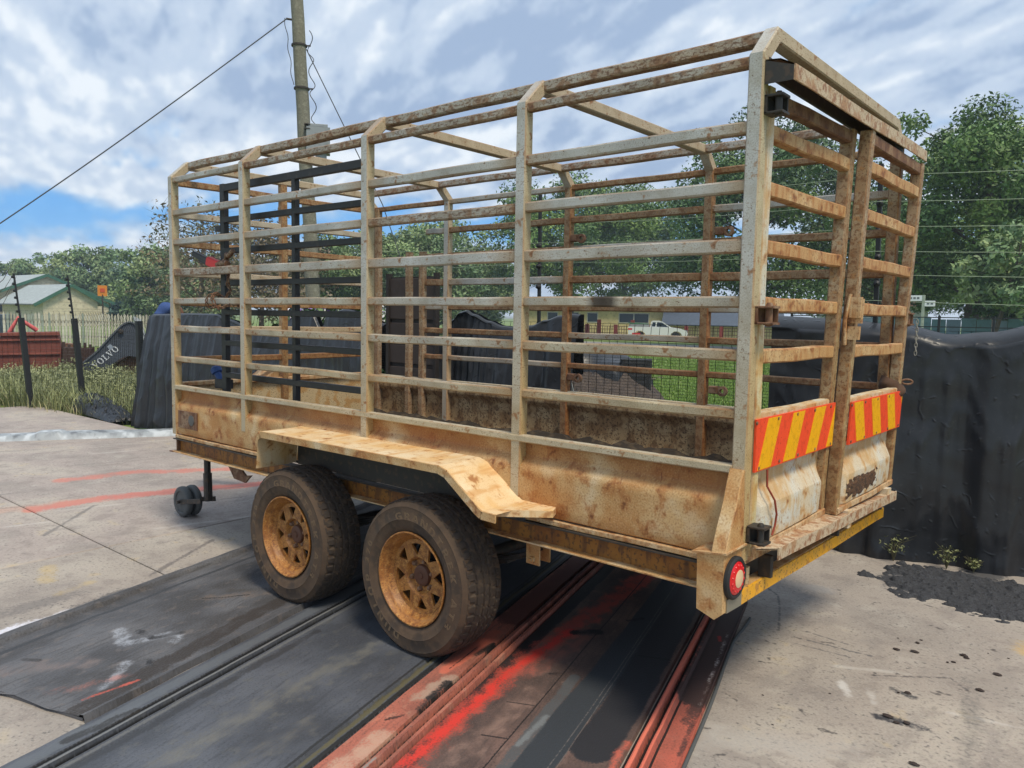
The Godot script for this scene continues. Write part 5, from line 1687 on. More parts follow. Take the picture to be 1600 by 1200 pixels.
	for k in 9:
		var lk := []
		for j in 11:
			var a := TAU * j / 10.0
			var q := Vector3(cos(a) * 0.006, sin(a) * 0.014, 0)
			if k % 2 == 1: q = Vector3(0, q.y, q.x)
			lk.append(Vector3(0.095, cy - k * 0.019, -1.775) + q)
		mb.tube(lk, 0.0022, 5)
	solo(mb, "short_chain", mat("chain_white", C8(150, 148, 140), 0.6, 0.3), "short pale chain hanging at the far rear hinge", "chain")

func chain() -> void:
	var mb := MB.new()
	var path := []
	for k in 16: path.append(Vector3(-3.375 + 0.012 * sin(k * 1.3), 1.80 - k * 0.0155, -0.055 + 0.01 * cos(k)))
	for k in 22:
		var a := k * 0.75
		path.append(Vector3(-3.50 + k * 0.003 + 0.05 * cos(a * 0.6), 1.578 + 0.045 * sin(a), -0.024 + 0.042 * cos(a)))
	for k in 12: path.append(Vector3(-3.44 + k * 0.022, 1.545 - 0.012 * sin(k * 0.6), 0.012 - 0.04 * (k / 11.0)))
	for k in path.size() - 1:
		var a: Vector3 = path[k]
		var b: Vector3 = path[k + 1]
		var t := (b - a).normalized()
		var s := t.cross(Vector3(0.3, 0.5, 1).normalized()).normalized()
		if k % 2 == 1: s = t.cross(s).normalized()
		var lk := []
		for j in 9:
			var an := TAU * j / 8.0
			lk.append((a + b) * 0.5 + t * cos(an) * 0.017 + s * sin(an) * 0.010)
		mb.tube(lk, 0.0038, 5)
	solo(mb, "rusty_chain", M["brown"], "rusty chain wrapped over a side bar near the trailer's front", "chain")

# ---------------------------------------------------------------- fence, tarps
const FL := [Vector3(-9.65, 0, -2.33), Vector3(-7.35, 0, -2.49), Vector3(-5.09, 0, -2.64), Vector3(-3.09, 0, -2.78), Vector3(-0.43, 0, -3.0), Vector3(2.2, 0, -3.6), Vector3(4.6, 0, -4.15)]

func along(x: float) -> Vector3:
	for i in FL.size() - 1:
		if x <= FL[i + 1].x or i == FL.size() - 2:
			var t: float = (x - FL[i].x) / (FL[i + 1].x - FL[i].x)
			return FL[i].lerp(FL[i + 1], t)
	return FL[0]

func fence_post(parent: Node3D, p: Vector3, tall: bool, top: Vector3) -> void:
	var mb := MB.new()
	var f := Vector3(p.x, -0.05, p.z)
	mb.bar(f, Vector3(top.x, 1.36, top.z), 0.075, 0.075, Vector3.RIGHT, 0.006)
	var po := part(mb, "post", M["fence_black"], parent)
	if tall:
		mb = MB.new()
		var a := Vector3(top.x, 1.25, top.z)
		var b := Vector3(top.x - 0.03, 2.55, top.z - 0.02) if p.x > -11.0 else Vector3(top.x - 0.05, 2.02, top.z + 0.06)
		mb.bar(a, b, 0.022, 0.03, Vector3.RIGHT, 0.003)
		var n := 6
		for k in n:
			var q := a.lerp(b, 0.2 + 0.8 * (k + 0.5) / n)
			mb.lathe([Vector2(0.006, 0.0), Vector2(0.022, 0.006), Vector2(0.012, 0.014), Vector2(0.022, 0.022), Vector2(0.012, 0.03), Vector2(0.02, 0.036), Vector2(0.004, 0.046)], q, Vector3(0.25, 0, 0.97).normalized(), 10)
		part(mb, "insulator_bracket", M["fence_black"], po)

func wire_panel(parent: Node3D, a: Vector3, b: Vector3, dx: float, dy: float) -> void:
	var mb := MB.new()
	var L := (b - a).length()
	var t := (b - a) / L
	var nn := Vector3(-t.z, 0, t.x)
	var w := func(p: Vector3, q: Vector3, r: float) -> void:
		var d := (q - p).normalized()
		var s := d.cross(nn).normalized() * r
		var u := nn * r
		var st := mb.v.size()
		for o in [p, q]:
			mb.vert(o + s, s.normalized()); mb.vert(o - s * 0.5 + u, u.normalized()); mb.vert(o - s * 0.5 - u, -u.normalized())
		for j in 3:
			var k := (j + 1) % 3
			mb.tri(st + j, st + k, st + 3 + k); mb.tri(st + j, st + 3 + k, st + 3 + j)
	var n := int(L / dx)
	for i in n + 1:
		var o := a + t * (i * dx)
		w.call(o + Vector3(0, 0.0, 0), o + Vector3(0, 1.22, 0), 0.0021)
		w.call(o + Vector3(0, 1.22, 0), o + Vector3(0, 1.33, 0) + nn * 0.04 - t * 0.015, 0.0021)
		w.call(o + Vector3(0, 1.33, 0) + nn * 0.04 - t * 0.015, o + Vector3(0, 1.47, 0) - nn * 0.01 - t * 0.03, 0.0021)
	for k in int(1.22 / dy) + 1:
		w.call(a + Vector3(0, k * dy, 0) + nn * 0.004, b + Vector3(0, k * dy, 0) + nn * 0.004, 0.0015)
	for q in [[1.33, 0.044], [1.47, -0.006]]:
		w.call(a + Vector3(0, q[0], 0) + nn * q[1], b + Vector3(0, q[0], 0) + nn * q[1], 0.0018)
	var o := part(mb, "wire_mesh", M["wire"], parent)
	o.set_meta("kind", "stuff")

func build_fence() -> void:
	var F := thing("security_fence", "black welded mesh security fence with strung wires behind the trailer", "fence", Vector3(-3, -0.05, -2.8))
	for i in FL.size():
		fence_post(F, FL[i], i in [2, 3, 4, 5], FL[i])
		if i > 0: wire_panel(F, FL[i - 1], FL[i], 0.072, 0.0235)
	for k in 6:
		var y: float = [2.47, 2.30, 2.14, 1.98, 1.83, 1.66][k]
		for i in range(2, FL.size() - 1):
			var mb := MB.new()
			var pts := []
			for j in 7:
				var f := j / 6.0
				var p: Vector3 = FL[i].lerp(FL[i + 1], f)
				pts.append(Vector3(p.x - 0.02, y - 0.03 * sin(f * PI), p.z + 0.03))
			mb.tube(pts, 0.0022, 5)
			part(mb, "strung_wire", M["light_wire"], F)
	var G := thing("fence_corner", "black fence posts with spiked insulator brackets and mesh at the left of the yard", "fence", Vector3(-12, -0.05, -2.2))
	var A := Vector3(-12.15, 0, -1.80)
	var B := Vector3(-11.92, 0, -2.46)
	fence_post(G, A, true, A + Vector3(-0.03, 0, 0.09))
	fence_post(G, B, true, B + Vector3(-0.03, 0, 0.09))
	wire_panel(G, A, B, 0.072, 0.05)
	wire_panel(G, B, FL[0], 0.072, 0.05)
	wire_panel(G, Vector3(-13.6, 0, 0.6), A, 0.072, 0.05)

func tarp(called: String, label: String, x0: float, x1: float, tops: Array, hem: float, billow: float, seed_: int, bot := 0.0, left_flare := 0.0, nu := 150, pleat := 0.05) -> void:
	var f := FastNoiseLite.new()
	f.seed = seed_; f.frequency = 0.8; f.fractal_octaves = 4
	var g := FastNoiseLite.new()
	g.seed = seed_ + 7; g.frequency = 1.9; g.noise_type = FastNoiseLite.TYPE_SIMPLEX_SMOOTH; g.fractal_type = FastNoiseLite.FRACTAL_RIDGED; g.fractal_octaves = 3
	var height := func(x: float) -> float:
		for i in tops.size() - 1:
			if x <= tops[i + 1][0] or i == tops.size() - 2:
				var t := clampf((x - tops[i][0]) / (tops[i + 1][0] - tops[i][0]), 0.0, 1.0)
				return lerpf(tops[i][1], tops[i + 1][1], t * t * (3.0 - 2.0 * t))
		return 1.4
	var mb := MB.new()
	var fn := func(uu: float, vv: float) -> Vector3:
		var x := lerpf(x0, x1, uu)
		var p := along(x)
		var h: float = height.call(x)
		var fold := f.get_noise_2d(x * 2.6, 0.3)
		var y := 0.0
		var out := 0.06
		if vv > 0.9:          # the hem folded back over the fence
			var q := (vv - 0.9) / 0.1
			y = h - hem * 0.75 * (1.0 - q)
			out = 0.03 + hem * 1.15 * (1.0 - q * q)
		else:
			var q := vv / 0.9
			y = lerpf(bot, h - hem * 0.75, q)
			var drop := 1.0 - q
			out = 0.03 + hem * 1.15 + billow * (0.35 * drop + 0.9 * sin(q * PI) * 0.4) + fold * 0.11 * (0.25 + drop) + pow(absf(sin(x * 5.2 + 4.0 * fold)), 5.0) * pleat * (0.2 + drop) + f.get_noise_2d(x * 0.5 + 9.0 + y * 0.6, y * 0.8 - x * 0.2) * 0.035 + pow(absf(sin((x * 0.55 + y) * 4.3 + 2.0 * fold)), 14.0) * 0.007 + pow(absf(sin((y - x * 0.32) * 5.9 + 3.0 * fold)), 18.0) * 0.006
			out += left_flare * pow(drop, 2.0) * smoothstep(0.35, 0.0, uu)
			x -= left_flare * 0.9 * pow(drop, 2.5) * smoothstep(0.12, 0.0, uu)
		var d := along(x + 0.05) - along(x - 0.05)
		var nn := Vector3(-d.z, 0, d.x).normalized()
		return Vector3(x, y, p.z) + nn * out
	mb.grid(nu, 110, fn, Vector3(0, 0, 1))
	# the turned-in edge of the cloth at both ends and behind
	mb.grid(nu, 2, func(a: float, b: float) -> Vector3:
		var x := lerpf(x0, x1, a)
		var p := along(x)
		return Vector3(x, (height.call(x) as float) - b * 0.5, p.z - 0.02 - 0.01 * b), Vector3(0, 0, -1))
	solo(mb, called, M["tarp"], label, "tarpaulin", "black tarpaulins on the fence")

func build_tarps() -> void:
	tarp("tarpaulin", "long black tarpaulin with a pale folded hem, right of the trailer", -1.06, 4.0, [[-1.06, 1.55], [-0.7, 1.54], [-0.25, 1.50], [0.0, 1.45], [0.2, 1.47], [0.5, 1.54], [1.2, 1.58], [4.0, 1.6]], 0.12, 0.08, 3, -0.03, 0.0, 330, 0.012)
	tarp("tarpaulin", "black tarpaulin sagging between two peaks, seen through the middle of the trailer", -4.15, -2.66, [[-4.15, 1.30], [-4.02, 1.48], [-3.93, 1.55], [-3.86, 1.565], [-3.78, 1.53], [-3.6, 1.47], [-3.45, 1.43], [-3.3, 1.42], [-3.15, 1.44], [-3.0, 1.49], [-2.85, 1.53], [-2.75, 1.545], [-2.66, 1.54]], 0.03, 0.16, 14, 0.1, 0.0, 140)
	tarp("tarpaulin", "long black tarpaulin with uneven humps, seen through the trailer's front", -9.22, -4.9, [[-9.42, 1.40], [-9.2, 1.46], [-8.3, 1.48], [-7.8, 1.48], [-7.55, 1.42], [-7.0, 1.30], [-6.6, 1.34], [-6.2, 1.52], [-6.0, 1.50], [-5.85, 1.34], [-5.75, 1.50], [-5.5, 1.56], [-5.2, 1.52], [-4.9, 1.42]], 0.03, 0.18, 22, -0.02, 0.10, 260)
	# stiff pale batten along the loose edge of the middle tarpaulin
	var mb := MB.new()
	mb.bar(Vector3(-2.74, 1.04, -2.72), Vector3(-2.50, 0.60, -2.62), 0.055, 0.006, Vector3(0, 0, 1), 0.001)
	solo(mb, "edge_strip", mat("pale_strip", C8(128, 134, 136), 0.5), "stiff grey strip slanting beside the middle tarpaulin, seen between the trailer's bars", "strip")
	# crumpled sheet on the ground at the foot of the fence
	var f := FastNoiseLite.new()
	f.seed = 31; f.frequency = 2.6; f.fractal_type = FastNoiseLite.FRACTAL_RIDGED; f.fractal_octaves = 3
	mb = MB.new()
	mb.grid(110, 40, func(a: float, b: float) -> Vector3:
		var o := Vector3(lerpf(-11.8, -9.7, a), 0, 0)
		var c := lerpf(-2.38, -2.12, a)
		var e := sin(a * PI) * sin(b * PI)
		var y := 0.005 + sqrt(maxf(e, 0.0)) * (0.10 + 0.15 * (f.get_noise_2d(a * 2.4, b * 1.2) * 0.5 + 0.5) + 0.10 * smoothstep(0.5, 0.1, a))
		return Vector3(o.x + 0.06 * f.get_noise_2d(b * 3.0, a * 4.0), y, c + (b - 0.5) * 0.55 * (1.0 - 0.3 * a)), Vector3.UP)
	solo(mb, "crumpled_tarpaulin", M["tarp"], "crumpled heap of black tarpaulin on the ground by the fence posts", "tarpaulin")
	# belt lying across the yard, pale dusty top and dark side
	mb = MB.new()
	var n := nz("soft", 512, 0.008, 4, 1)
	mb.grid(70, 8, func(a: float, b: float) -> Vector3:
		var p := Vector3(-9.6, 0, 0.35).lerp(Vector3(-8.15, 0, -2.15), a)
		var w := 0.36
		var y := 0.05 + 0.006 * sin(a * 13.0) + 0.02 * sin(b * PI) + (0.02 if a > 0.47 and a < 0.55 else 0.0)
		var off := (b - 0.5) * w
		if b < 0.01 or b > 0.99: y = 0.0
		return p + Vector3(-0.86, 0, -0.5) * -off + Vector3(0, y, 0), Vector3.UP)
	var im := plain(512, 512, C8(150, 156, 160))
	lay(im, n, 0.45, 0.7, C8(196, 202, 206), 0.9)
	lay(im, n, 0.35, 0.12, C8(96, 98, 102), 0.8)
	lay(im, NZ["fbm"], 0.66, 0.85, C8(110, 110, 112), 0.6)
	solo(mb, "conveyor_belt", tri_mat("belt", im, 1.2, 0.5), "long dusty belt lying across the yard at far left", "belt")

# ---------------------------------------------------------------- plants
func leaf_cloud(blobs: Array, count: int, size: float, cols: Array, sd: int, flat := 0.6) -> ArrayMesh:
	var r := RandomNumberGenerator.new()
	r.seed = sd
	var v := PackedVector3Array(); var n := PackedVector3Array(); var c := PackedColorArray(); var ix := PackedInt32Array()
	var tot := 0.0
	for b in blobs: tot += pow(b[1], 2.0)
	for b in blobs:
		var k := int(count * pow(b[1], 2.0) / tot)
		var tone := r.randf_range(0.72, 1.2)
		var ce: Color = cols[r.randi() % cols.size()]
		for i in k:
			var d := Vector3(r.randfn(), r.randfn(), r.randfn()).normalized()
			var rad: float = b[1] * pow(r.randf(), 0.45)
			var p: Vector3 = b[0] + Vector3(d.x, d.y * flat, d.z) * rad
			var nn := (Vector3(r.randfn(), r.randfn() + 0.7, r.randfn()) * 0.8 + d * 0.5).normalized()
			var t := nn.cross(Vector3(r.randfn(), r.randfn(), r.randfn())).normalized()
			var s := nn.cross(t)
			var sz := size * r.randf_range(0.6, 1.35)
			var q := v.size()
			v.append(p - t * sz); v.append(p + s * sz * 0.45); v.append(p + t * sz + nn * sz * 0.15); v.append(p - s * sz * 0.45)
			var cc := ce * (tone * r.randf_range(0.8, 1.25))
			cc.a = 1.0
			for j in 4:
				n.append(nn); c.append(cc)
			ix.append_array(PackedInt32Array([q, q + 1, q + 2, q, q + 2, q + 3]))
	var me := ArrayMesh.new()
	var ar := []
	ar.resize(Mesh.ARRAY_MAX)
	ar[Mesh.ARRAY_VERTEX] = v; ar[Mesh.ARRAY_NORMAL] = n; ar[Mesh.ARRAY_COLOR] = c; ar[Mesh.ARRAY_INDEX] = ix
	me.add_surface_from_arrays(Mesh.PRIMITIVE_TRIANGLES, ar)
	return me

func tree(called: String, label: String, at: Vector3, h: float, r: float, base: float, trunk: float, leaves: int, lsize: float, cols: Array, sd: int, kind := 0, fork := 0.0) -> Node3D:
	var T := thing(called, label, "tree", at, "trees beyond the fence")
	var rg := RandomNumberGenerator.new()
	rg.seed = sd
	var mb := MB.new()
	var blobs := []
	var top := h * 0.86
	var pts := []
	for k in 7:
		var f := k / 6.0
		pts.append(at + Vector3(sin(f * 2.6 + sd) * 0.05 * h * f + fork * f * h, top * f, cos(f * 2.1 + sd) * 0.04 * h * f))
	mb.tube(pts, trunk, 8, trunk * 0.16)
	var nl := 16 if kind != 2 else 26
	for k in nl:
		var f := lerpf(base / h, 0.95, (k + 0.5) / nl)
		var o: Vector3 = pts[0].lerp(pts[6], f)
		var a := k * 2.4 + rg.randf() * 0.8
		var w := 1.0
		if kind == 0: w = pow(sin(clampf(0.12 + 0.86 * (f - base / h) / (1.0 - base / h), 0, 1) * PI), 0.55)     # round crown
		elif kind == 1: w = 0.95 - 0.75 * (f - base / h) / (1.0 - base / h)                                          # cone
		else: w = pow(sin(clampf(0.2 + 0.75 * f, 0, 1) * PI), 0.7)
		var len := r * w * rg.randf_range(0.68, 1.05)
		var dir := Vector3(cos(a), rg.randf_range(0.05, 0.5) if kind != 1 else -0.05, sin(a)).normalized()
		var e := o + dir * len
		var m := o.lerp(e, 0.5) + Vector3(0, 0.06 * len, 0)
		mb.tube([o, m, e], trunk * 0.34 * (1.1 - f * 0.7), 5, trunk * 0.05)
		blobs.append([e - dir * len * 0.12, r * rg.randf_range(0.25, 0.37) * (0.6 + 0.4 * w)])
		blobs.append([m + Vector3(rg.randfn(), rg.randfn(), rg.randfn()) * r * 0.15, r * rg.randf_range(0.22, 0.34) * (0.6 + 0.4 * w)])
		for j in 3:
			var e2 := m.lerp(e, rg.randf()) + Vector3(rg.randfn(), rg.randfn() * 0.6, rg.randfn()) * r * 0.22
			mb.tube([m, e2], trunk * 0.12, 4, trunk * 0.03)
			blobs.append([e2, r * rg.randf_range(0.13, 0.24)])
			if kind == 2:
				for q in 2:
					mb.tube([e2, e2 + Vector3(rg.randfn(), rg.randf() + 0.2, rg.randfn()) * r * 0.2], trunk * 0.05, 3, trunk * 0.015)
	blobs.append([at + Vector3(fork * h, h * 0.93, 0), r * 0.28])
	part(mb, "trunk", M["bark"], T)
	for b in blobs: b[0] -= at
	var o := MeshInstance3D.new()
	o.name = "crown"
	o.mesh = leaf_cloud(blobs, leaves, lsize, cols, sd + 1, 0.75 if kind == 0 else 0.5)
	o.material_override = M["leaf"]
	T.add_child(o, true)
	return T

func again(t: Node3D, called: String, at: Vector3, s: float, turn: float, label: String, sy := 1.0) -> void:
	var c := copy(t, called, label)
	c.position = at
	c.scale = Vector3(s, s * sy, s)
	c.rotation.y = turn

func build_trees() -> void:
	var im := plain(256, 256, C8(96, 86, 74))
	lay(im, tiled(NZ["fine"], 256, 256, 4.0, 1.0), 0.45, 0.7, C8(66, 58, 50), 0.8)
	tri_mat("bark", im, 0.6, 0.9, NZ["fine"], 1.0)
	var lm := mat("leaf", Color(1, 1, 1), 0.6)
	lm.backlight = Color(0.45, 0.5, 0.2)
	var dk := [L8(82, 108, 58), L8(70, 98, 54), L8(98, 124, 66), L8(76, 102, 62)]
	var md := [L8(102, 130, 62), L8(90, 118, 58), L8(118, 144, 72), L8(84, 112, 60)]
	var pl := [L8(130, 150, 98), L8(114, 138, 92), L8(142, 158, 106), L8(104, 130, 90)]
	var bl := [L8(78, 106, 90), L8(68, 96, 82), L8(88, 114, 94)]
	var br := [L8(112, 100, 78), L8(126, 112, 86), L8(96, 98, 70)]
	tree("oak_tree", "largest dark green tree, its crown filling the trailer's rear bays", Vector3(-16.6, -0.06, -38.9), 13.0, 6.2, 2.9, 0.32, 52000, 0.12, dk, 5)
	tree("plane_tree", "tall green tree with a thick trunk above the black tarpaulin at right", Vector3(-5.35, -0.06, -34.9), 10.8, 4.7, 2.2, 0.34, 52000, 0.105, md, 12)
	var c2 := tree("leafy_tree", "broad mid green tree behind the middle bays of the trailer", Vector3(-34.2, -0.06, -46.0), 12.4, 6.4, 3.2, 0.32, 32000, 0.15, md, 21)
	again(c2, "leafy_tree", Vector3(-43.9, -0.06, -69.6), 1.26, 2.1, "green tree left of the largest tree, rising behind the yellow building")
	var c3 := tree("bushy_tree", "low bushy green tree behind the trailer's third bay", Vector3(-39.3, -0.06, -34.8), 7.6, 4.6, 0.6, 0.24, 22000, 0.14, pl, 33)
	again(c3, "bushy_tree", Vector3(-44.4, -0.06, -44.0), 1.2, 1.0, "pale green bushy tree under the blue gap in the clouds")
	again(c3, "bushy_tree", Vector3(-46.4, -0.06, -34.2), 0.86, 2.6, "dim bushy tree right behind the wooden pole")
	again(c3, "bushy_tree", Vector3(-38.2, -0.06, -29.3), 0.86, 4.0, "bushy tree seen between the black gate and the side door frame")
	again(c2, "leafy_tree", Vector3(-11.6, -0.06, -45.9), 0.72, 3.0, "green tree seen through the trailer's rear doors")
	again(c2, "leafy_tree", Vector3(-3.0, -0.06, -57.2), 0.9, 4.4, "far green tree at the right edge of the view")
	again(c2, "leafy_tree", Vector3(-8.8, -0.06, -58.0), 0.62, 0.4, "far green tree left of the thick trunk")
	tree("leaning_tree", "small tree with slanting forked trunks at right, above the tarpaulin", Vector3(-4.0, -0.06, -30.1), 5.4, 1.8, 2.3, 0.11, 5000, 0.12, pl, 44, 0, 0.13)
	tree("bare_tree", "nearly leafless grey brown tree behind the trailer's front corner", Vector3(-36.0, -0.06, -17.2), 7.2, 3.4, 1.6, 0.16, 3600, 0.10, br, 51, 2)
	var ba := tree("thin_tree", "thin leaved brownish tree behind the black inner gate", Vector3(-37.6, -0.06, -21.6), 7.0, 3.6, 1.2, 0.16, 6000, 0.12, br, 58, 2)
	again(ba, "thin_tree", Vector3(-40.5, -0.06, -26.2), 1.0, 1.7, "sparse brownish tree just left of the wooden pole")
	tree("conifer", "dark spreading conifer left of the trailer's front corner", Vector3(-77.0, -0.06, -33.6), 7.4, 4.2, 1.0, 0.25, 14000, 0.2, bl, 63, 1)
	var l1 := tree("far_tree", "pale green tree right behind the cream house's gable", Vector3(-92.3, -0.06, -33.4), 8.3, 5.0, 1.0, 0.3, 16000, 0.22, pl, 71)
	again(l1, "far_tree", Vector3(-71.6, -0.06, -31.8), 0.9, 0.7, "dense green tree touching the trailer's front post")
	again(l1, "far_tree", Vector3(-103.6, -0.06, -31.3), 0.86, 1.9, "pale tree behind the roof at far left")
	again(l1, "far_tree", Vector3(-88.8, -0.06, -36.4), 0.80, 2.8, "rounded tree between the gable and the dark conifer")
	again(l1, "far_tree", Vector3(-118.0, -0.06, -26.0), 0.9, 3.5, "far tree cut by the left edge of the view")
	again(l1, "far_tree", Vector3(-60.0, -0.06, -30.6), 0.72, 5.0, "green tree just behind the front end of the trailer")
	again(l1, "far_tree", Vector3(-64.0, -0.06, -44.0), 0.95, 5.6, "pale tree far behind the second bay")
	again(l1, "far_tree", Vector3(-62.0, -0.06, -66.0), 1.0, 4.6, "far tree low behind the fourth bay")
	again(l1, "far_tree", Vector3(-20.0, -0.06, -78.0), 1.1, 2.2, "far tree low behind the rear bay")
	# bare sapling in front of the house
	var T := thing("sapling", "leafless sapling with thin branches before the cream house", "tree", Vector3(-40.0, -0.06, -9.2))
	var mb := MB.new()
	var o := Vector3(-40.0, -0.06, -9.2)
	mb.tube([o, o + Vector3(0.1, 1.3, 0.1), o + Vector3(0.0, 2.3, -0.3)], 0.05, 6, 0.02)
	for k in 12:
		var p := o + Vector3(0.05, 0.9 + k * 0.12, 0)
		var a := k * 2.2
		mb.tube([p, p + Vector3(cos(a) * 0.5, 0.6, sin(a) * 0.7), p + Vector3(cos(a) * 0.9, 1.5, sin(a) * 1.2)], 0.022, 5, 0.006)
	part(mb, "branches", M["bark"], T)

func blades(n: int, h: float, w: float, bend: float, sd: int, cols: Array) -> ArrayMesh:
	var r := RandomNumberGenerator.new()
	r.seed = sd
	var mb := MB.new()
	for k in n:
		var a := r.randf() * TAU
		var d := Vector3(cos(a), 0, sin(a))
		var s := Vector3(-d.z, 0, d.x) * w
		var o := Vector3(r.randfn(), 0, r.randfn()) * h * 0.22
		var hh := h * r.randf_range(0.5, 1.1)
		var m := o + d * bend * hh * 0.3 + Vector3(0, hh * 0.6, 0)
		var t := o + d * bend * hh + Vector3(0, hh, 0)
		mb.col = cols[r.randi() % cols.size()]
		mb.face([o - s, o + s, m + s * 0.8, m - s * 0.8], d + Vector3.UP)
		mb.face([m - s * 0.8, m + s * 0.8, t], d + Vector3.UP)
	return mb.commit(Vector3.ZERO)

func scatter(called: String, me: Mesh, label: String, cat: String, spots: Array, sd: int, smin: float, smax: float) -> void:
	var r := RandomNumberGenerator.new()
	r.seed = sd
	var mm := MultiMesh.new()
	mm.transform_format = MultiMesh.TRANSFORM_3D
	mm.mesh = me
	mm.instance_count = spots.size()
	for i in spots.size():
		var s := r.randf_range(smin, smax)
		mm.set_instance_transform(i, Transform3D(Basis(Vector3.UP, r.randf() * TAU).scaled(Vector3(s, s * r.randf_range(0.8, 1.25), s)), spots[i]))
	var o := MultiMeshInstance3D.new()
	o.name = numbered(called)
	o.multimesh = mm
	o.material_override = M["leaf"]
	add_child(o)
	tag(o, label, cat)
	o.set_meta("kind", "stuff")

func build_plants() -> void:
	var r := RandomNumberGenerator.new()
	r.seed = 77
	var g1 := [L8(104, 134, 52), L8(124, 150, 64), L8(88, 118, 46), L8(142, 158, 84)]
	var g2 := [L8(150, 148, 102), L8(132, 138, 92), L8(170, 160, 120), L8(116, 124, 84), L8(156, 160, 106)]
	var sp := []
	for k in 26000:
		var z := -3.4 - pow(r.randf(), 1.6) * 26.0
		sp.append(Vector3(r.randf_range(-3.6, 1.2) + (z + 3.0) * 0.42 + r.randf_range(-1.0, 1.0) * absf(z + 3.0) * 0.25, -0.06, z))
	scatter("lawn_grass", blades(9, 0.07, 0.004, 0.5, 4, g1), "short green lawn beyond the mesh fence", "grass", sp, 5, 0.7, 1.5)
	sp = []
	for k in 5200:
		var x := r.randf_range(-21.0, -9.4)
		sp.append(Vector3(x, -0.05, lerpf(-1.75, -2.35, clampf((x + 12.5) / 3.0, 0.0, 1.0)) - pow(r.randf(), 1.4) * 6.5 + (0.8 if x < -13.0 else 0.0) * r.randf()))
	scatter("tall_grass", blades(12, 0.32, 0.006, 0.6, 9, g2), "tall dry grass in front of the scrap at left", "grass", sp, 6, 0.5, 1.15)
	sp = []
	for k in 420:
		sp.append(Vector3(r.randf_range(-17.0, -10.0), -0.05, r.randf_range(-6.0, -2.5)))
	var w := leaf_cloud([[Vector3(0, 0.22, 0), 0.22], [Vector3(0.12, 0.34, 0.05), 0.14]], 110, 0.022, [L8(116, 124, 88), L8(140, 144, 104), L8(98, 110, 76)], 3)
	scatter("weeds", w, "grey green weeds among the tall grass at left", "weeds", sp, 8, 0.5, 1.15)
	# flowering bush over the fence
	for q in [[Vector3(-7.0, 1.32, -3.3), 0.34], [Vector3(-6.35, 1.40, -3.4), 0.4], [Vector3(-5.5, 1.42, -3.3), 0.3]]:
		var T := thing("flowering_bush", ["bush with white flowers behind the tarpaulin, left of three", "bush with purple and white flowers behind the tarpaulin's dip", "bush with purple flowers at the tarpaulin's right hump"][names.get("flowering_bush", 0)], "bush", Vector3(q[0].x, -0.05, q[0].z), "flowering bushes over the fence")
		var o := MeshInstance3D.new()
		o.name = "leaves"
		o.mesh = leaf_cloud([[Vector3(0, 0.8, 0), 0.5], [Vector3(0.1, 1.45, 0), q[1]], [Vector3(-0.3, 1.4, 0.1), q[1] * 0.8], [Vector3(0.35, 1.42, 0), q[1] * 0.7]], 2600, 0.05, [L8(92, 122, 70), L8(70, 100, 58), L8(120, 146, 90)], int(q[0].x * -10))
		o.material_override = M["leaf"]
		T.add_child(o, true)
		o = MeshInstance3D.new()
		o.name = "flowers"
		o.mesh = leaf_cloud([[Vector3(0.1, 1.55, 0.1), q[1] * 0.9], [Vector3(-0.2, 1.5, 0.1), q[1] * 0.8]], 260, 0.032, [L8(236, 236, 232), L8(150, 110, 186), L8(236, 232, 240)], int(q[0].x * -13))
		o.material_override = M["leaf"]
		T.add_child(o, true)
	# weeds at the foot of the right tarpaulin
	var wd := [[Vector3(-0.19, 0, -2.80), 0.20, "tuft of green weed at the foot of the tarpaulin, just right of the bumper"], [Vector3(0.10, 0, -2.86), 0.16, "straggly dry weed at the foot of the tarpaulin, middle of three"], [Vector3(0.24, 0, -2.90), 0.10, "smallest weed at the foot of the tarpaulin, nearest the ash"]]
	for q in wd:
		var T := thing("weed", q[2], "weed", q[0], "weeds under the tarpaulin")
		var mb := MB.new()
		for k in 16:
			var a := r.randf() * TAU
			var l: float = q[1] * r.randf_range(0.6, 1.25)
			var d := Vector3(cos(a) * 0.7, 0, sin(a) * 0.5)
			var p: Vector3 = q[0]
			mb.tube([p, p + d * l * 0.25 + Vector3(0, l * 0.6, 0), p + d * l * 0.75 + Vector3(0, l * 0.8, 0)], 0.0022, 4, 0.001)
		part(mb, "stems", mat("stem", C8(92, 88, 62), 0.8), T)
		var o := MeshInstance3D.new()
		o.name = "leaves"
		o.mesh = leaf_cloud([[Vector3(0, q[1] * 0.62, 0), q[1] * 0.55]], 90, 0.011, [L8(96, 112, 66), L8(120, 124, 80)], 91)
		o.material_override = M["leaf"]
		T.add_child(o, true)

# ---------------------------------------------------------------- far things
func wall_box(mb: MB, a: Vector3, b: Vector3, depth: float, y0: float, y1: float) -> Array:
	# a block whose front runs from a to b and faces the viewer; returns its front axes
	var t := (b - a); t.y = 0.0
	var L := t.length()
	t = t / L
	var nn := Vector3(-t.z, 0, t.x)
	var ce := (a + b) * 0.5 - nn * depth * 0.5
	mb.box(Vector3(ce.x, (y0 + y1) * 0.5, ce.z), Vector3(L, y1 - y0, depth), Basis(t, Vector3.UP, nn))
	return [t, nn, L]

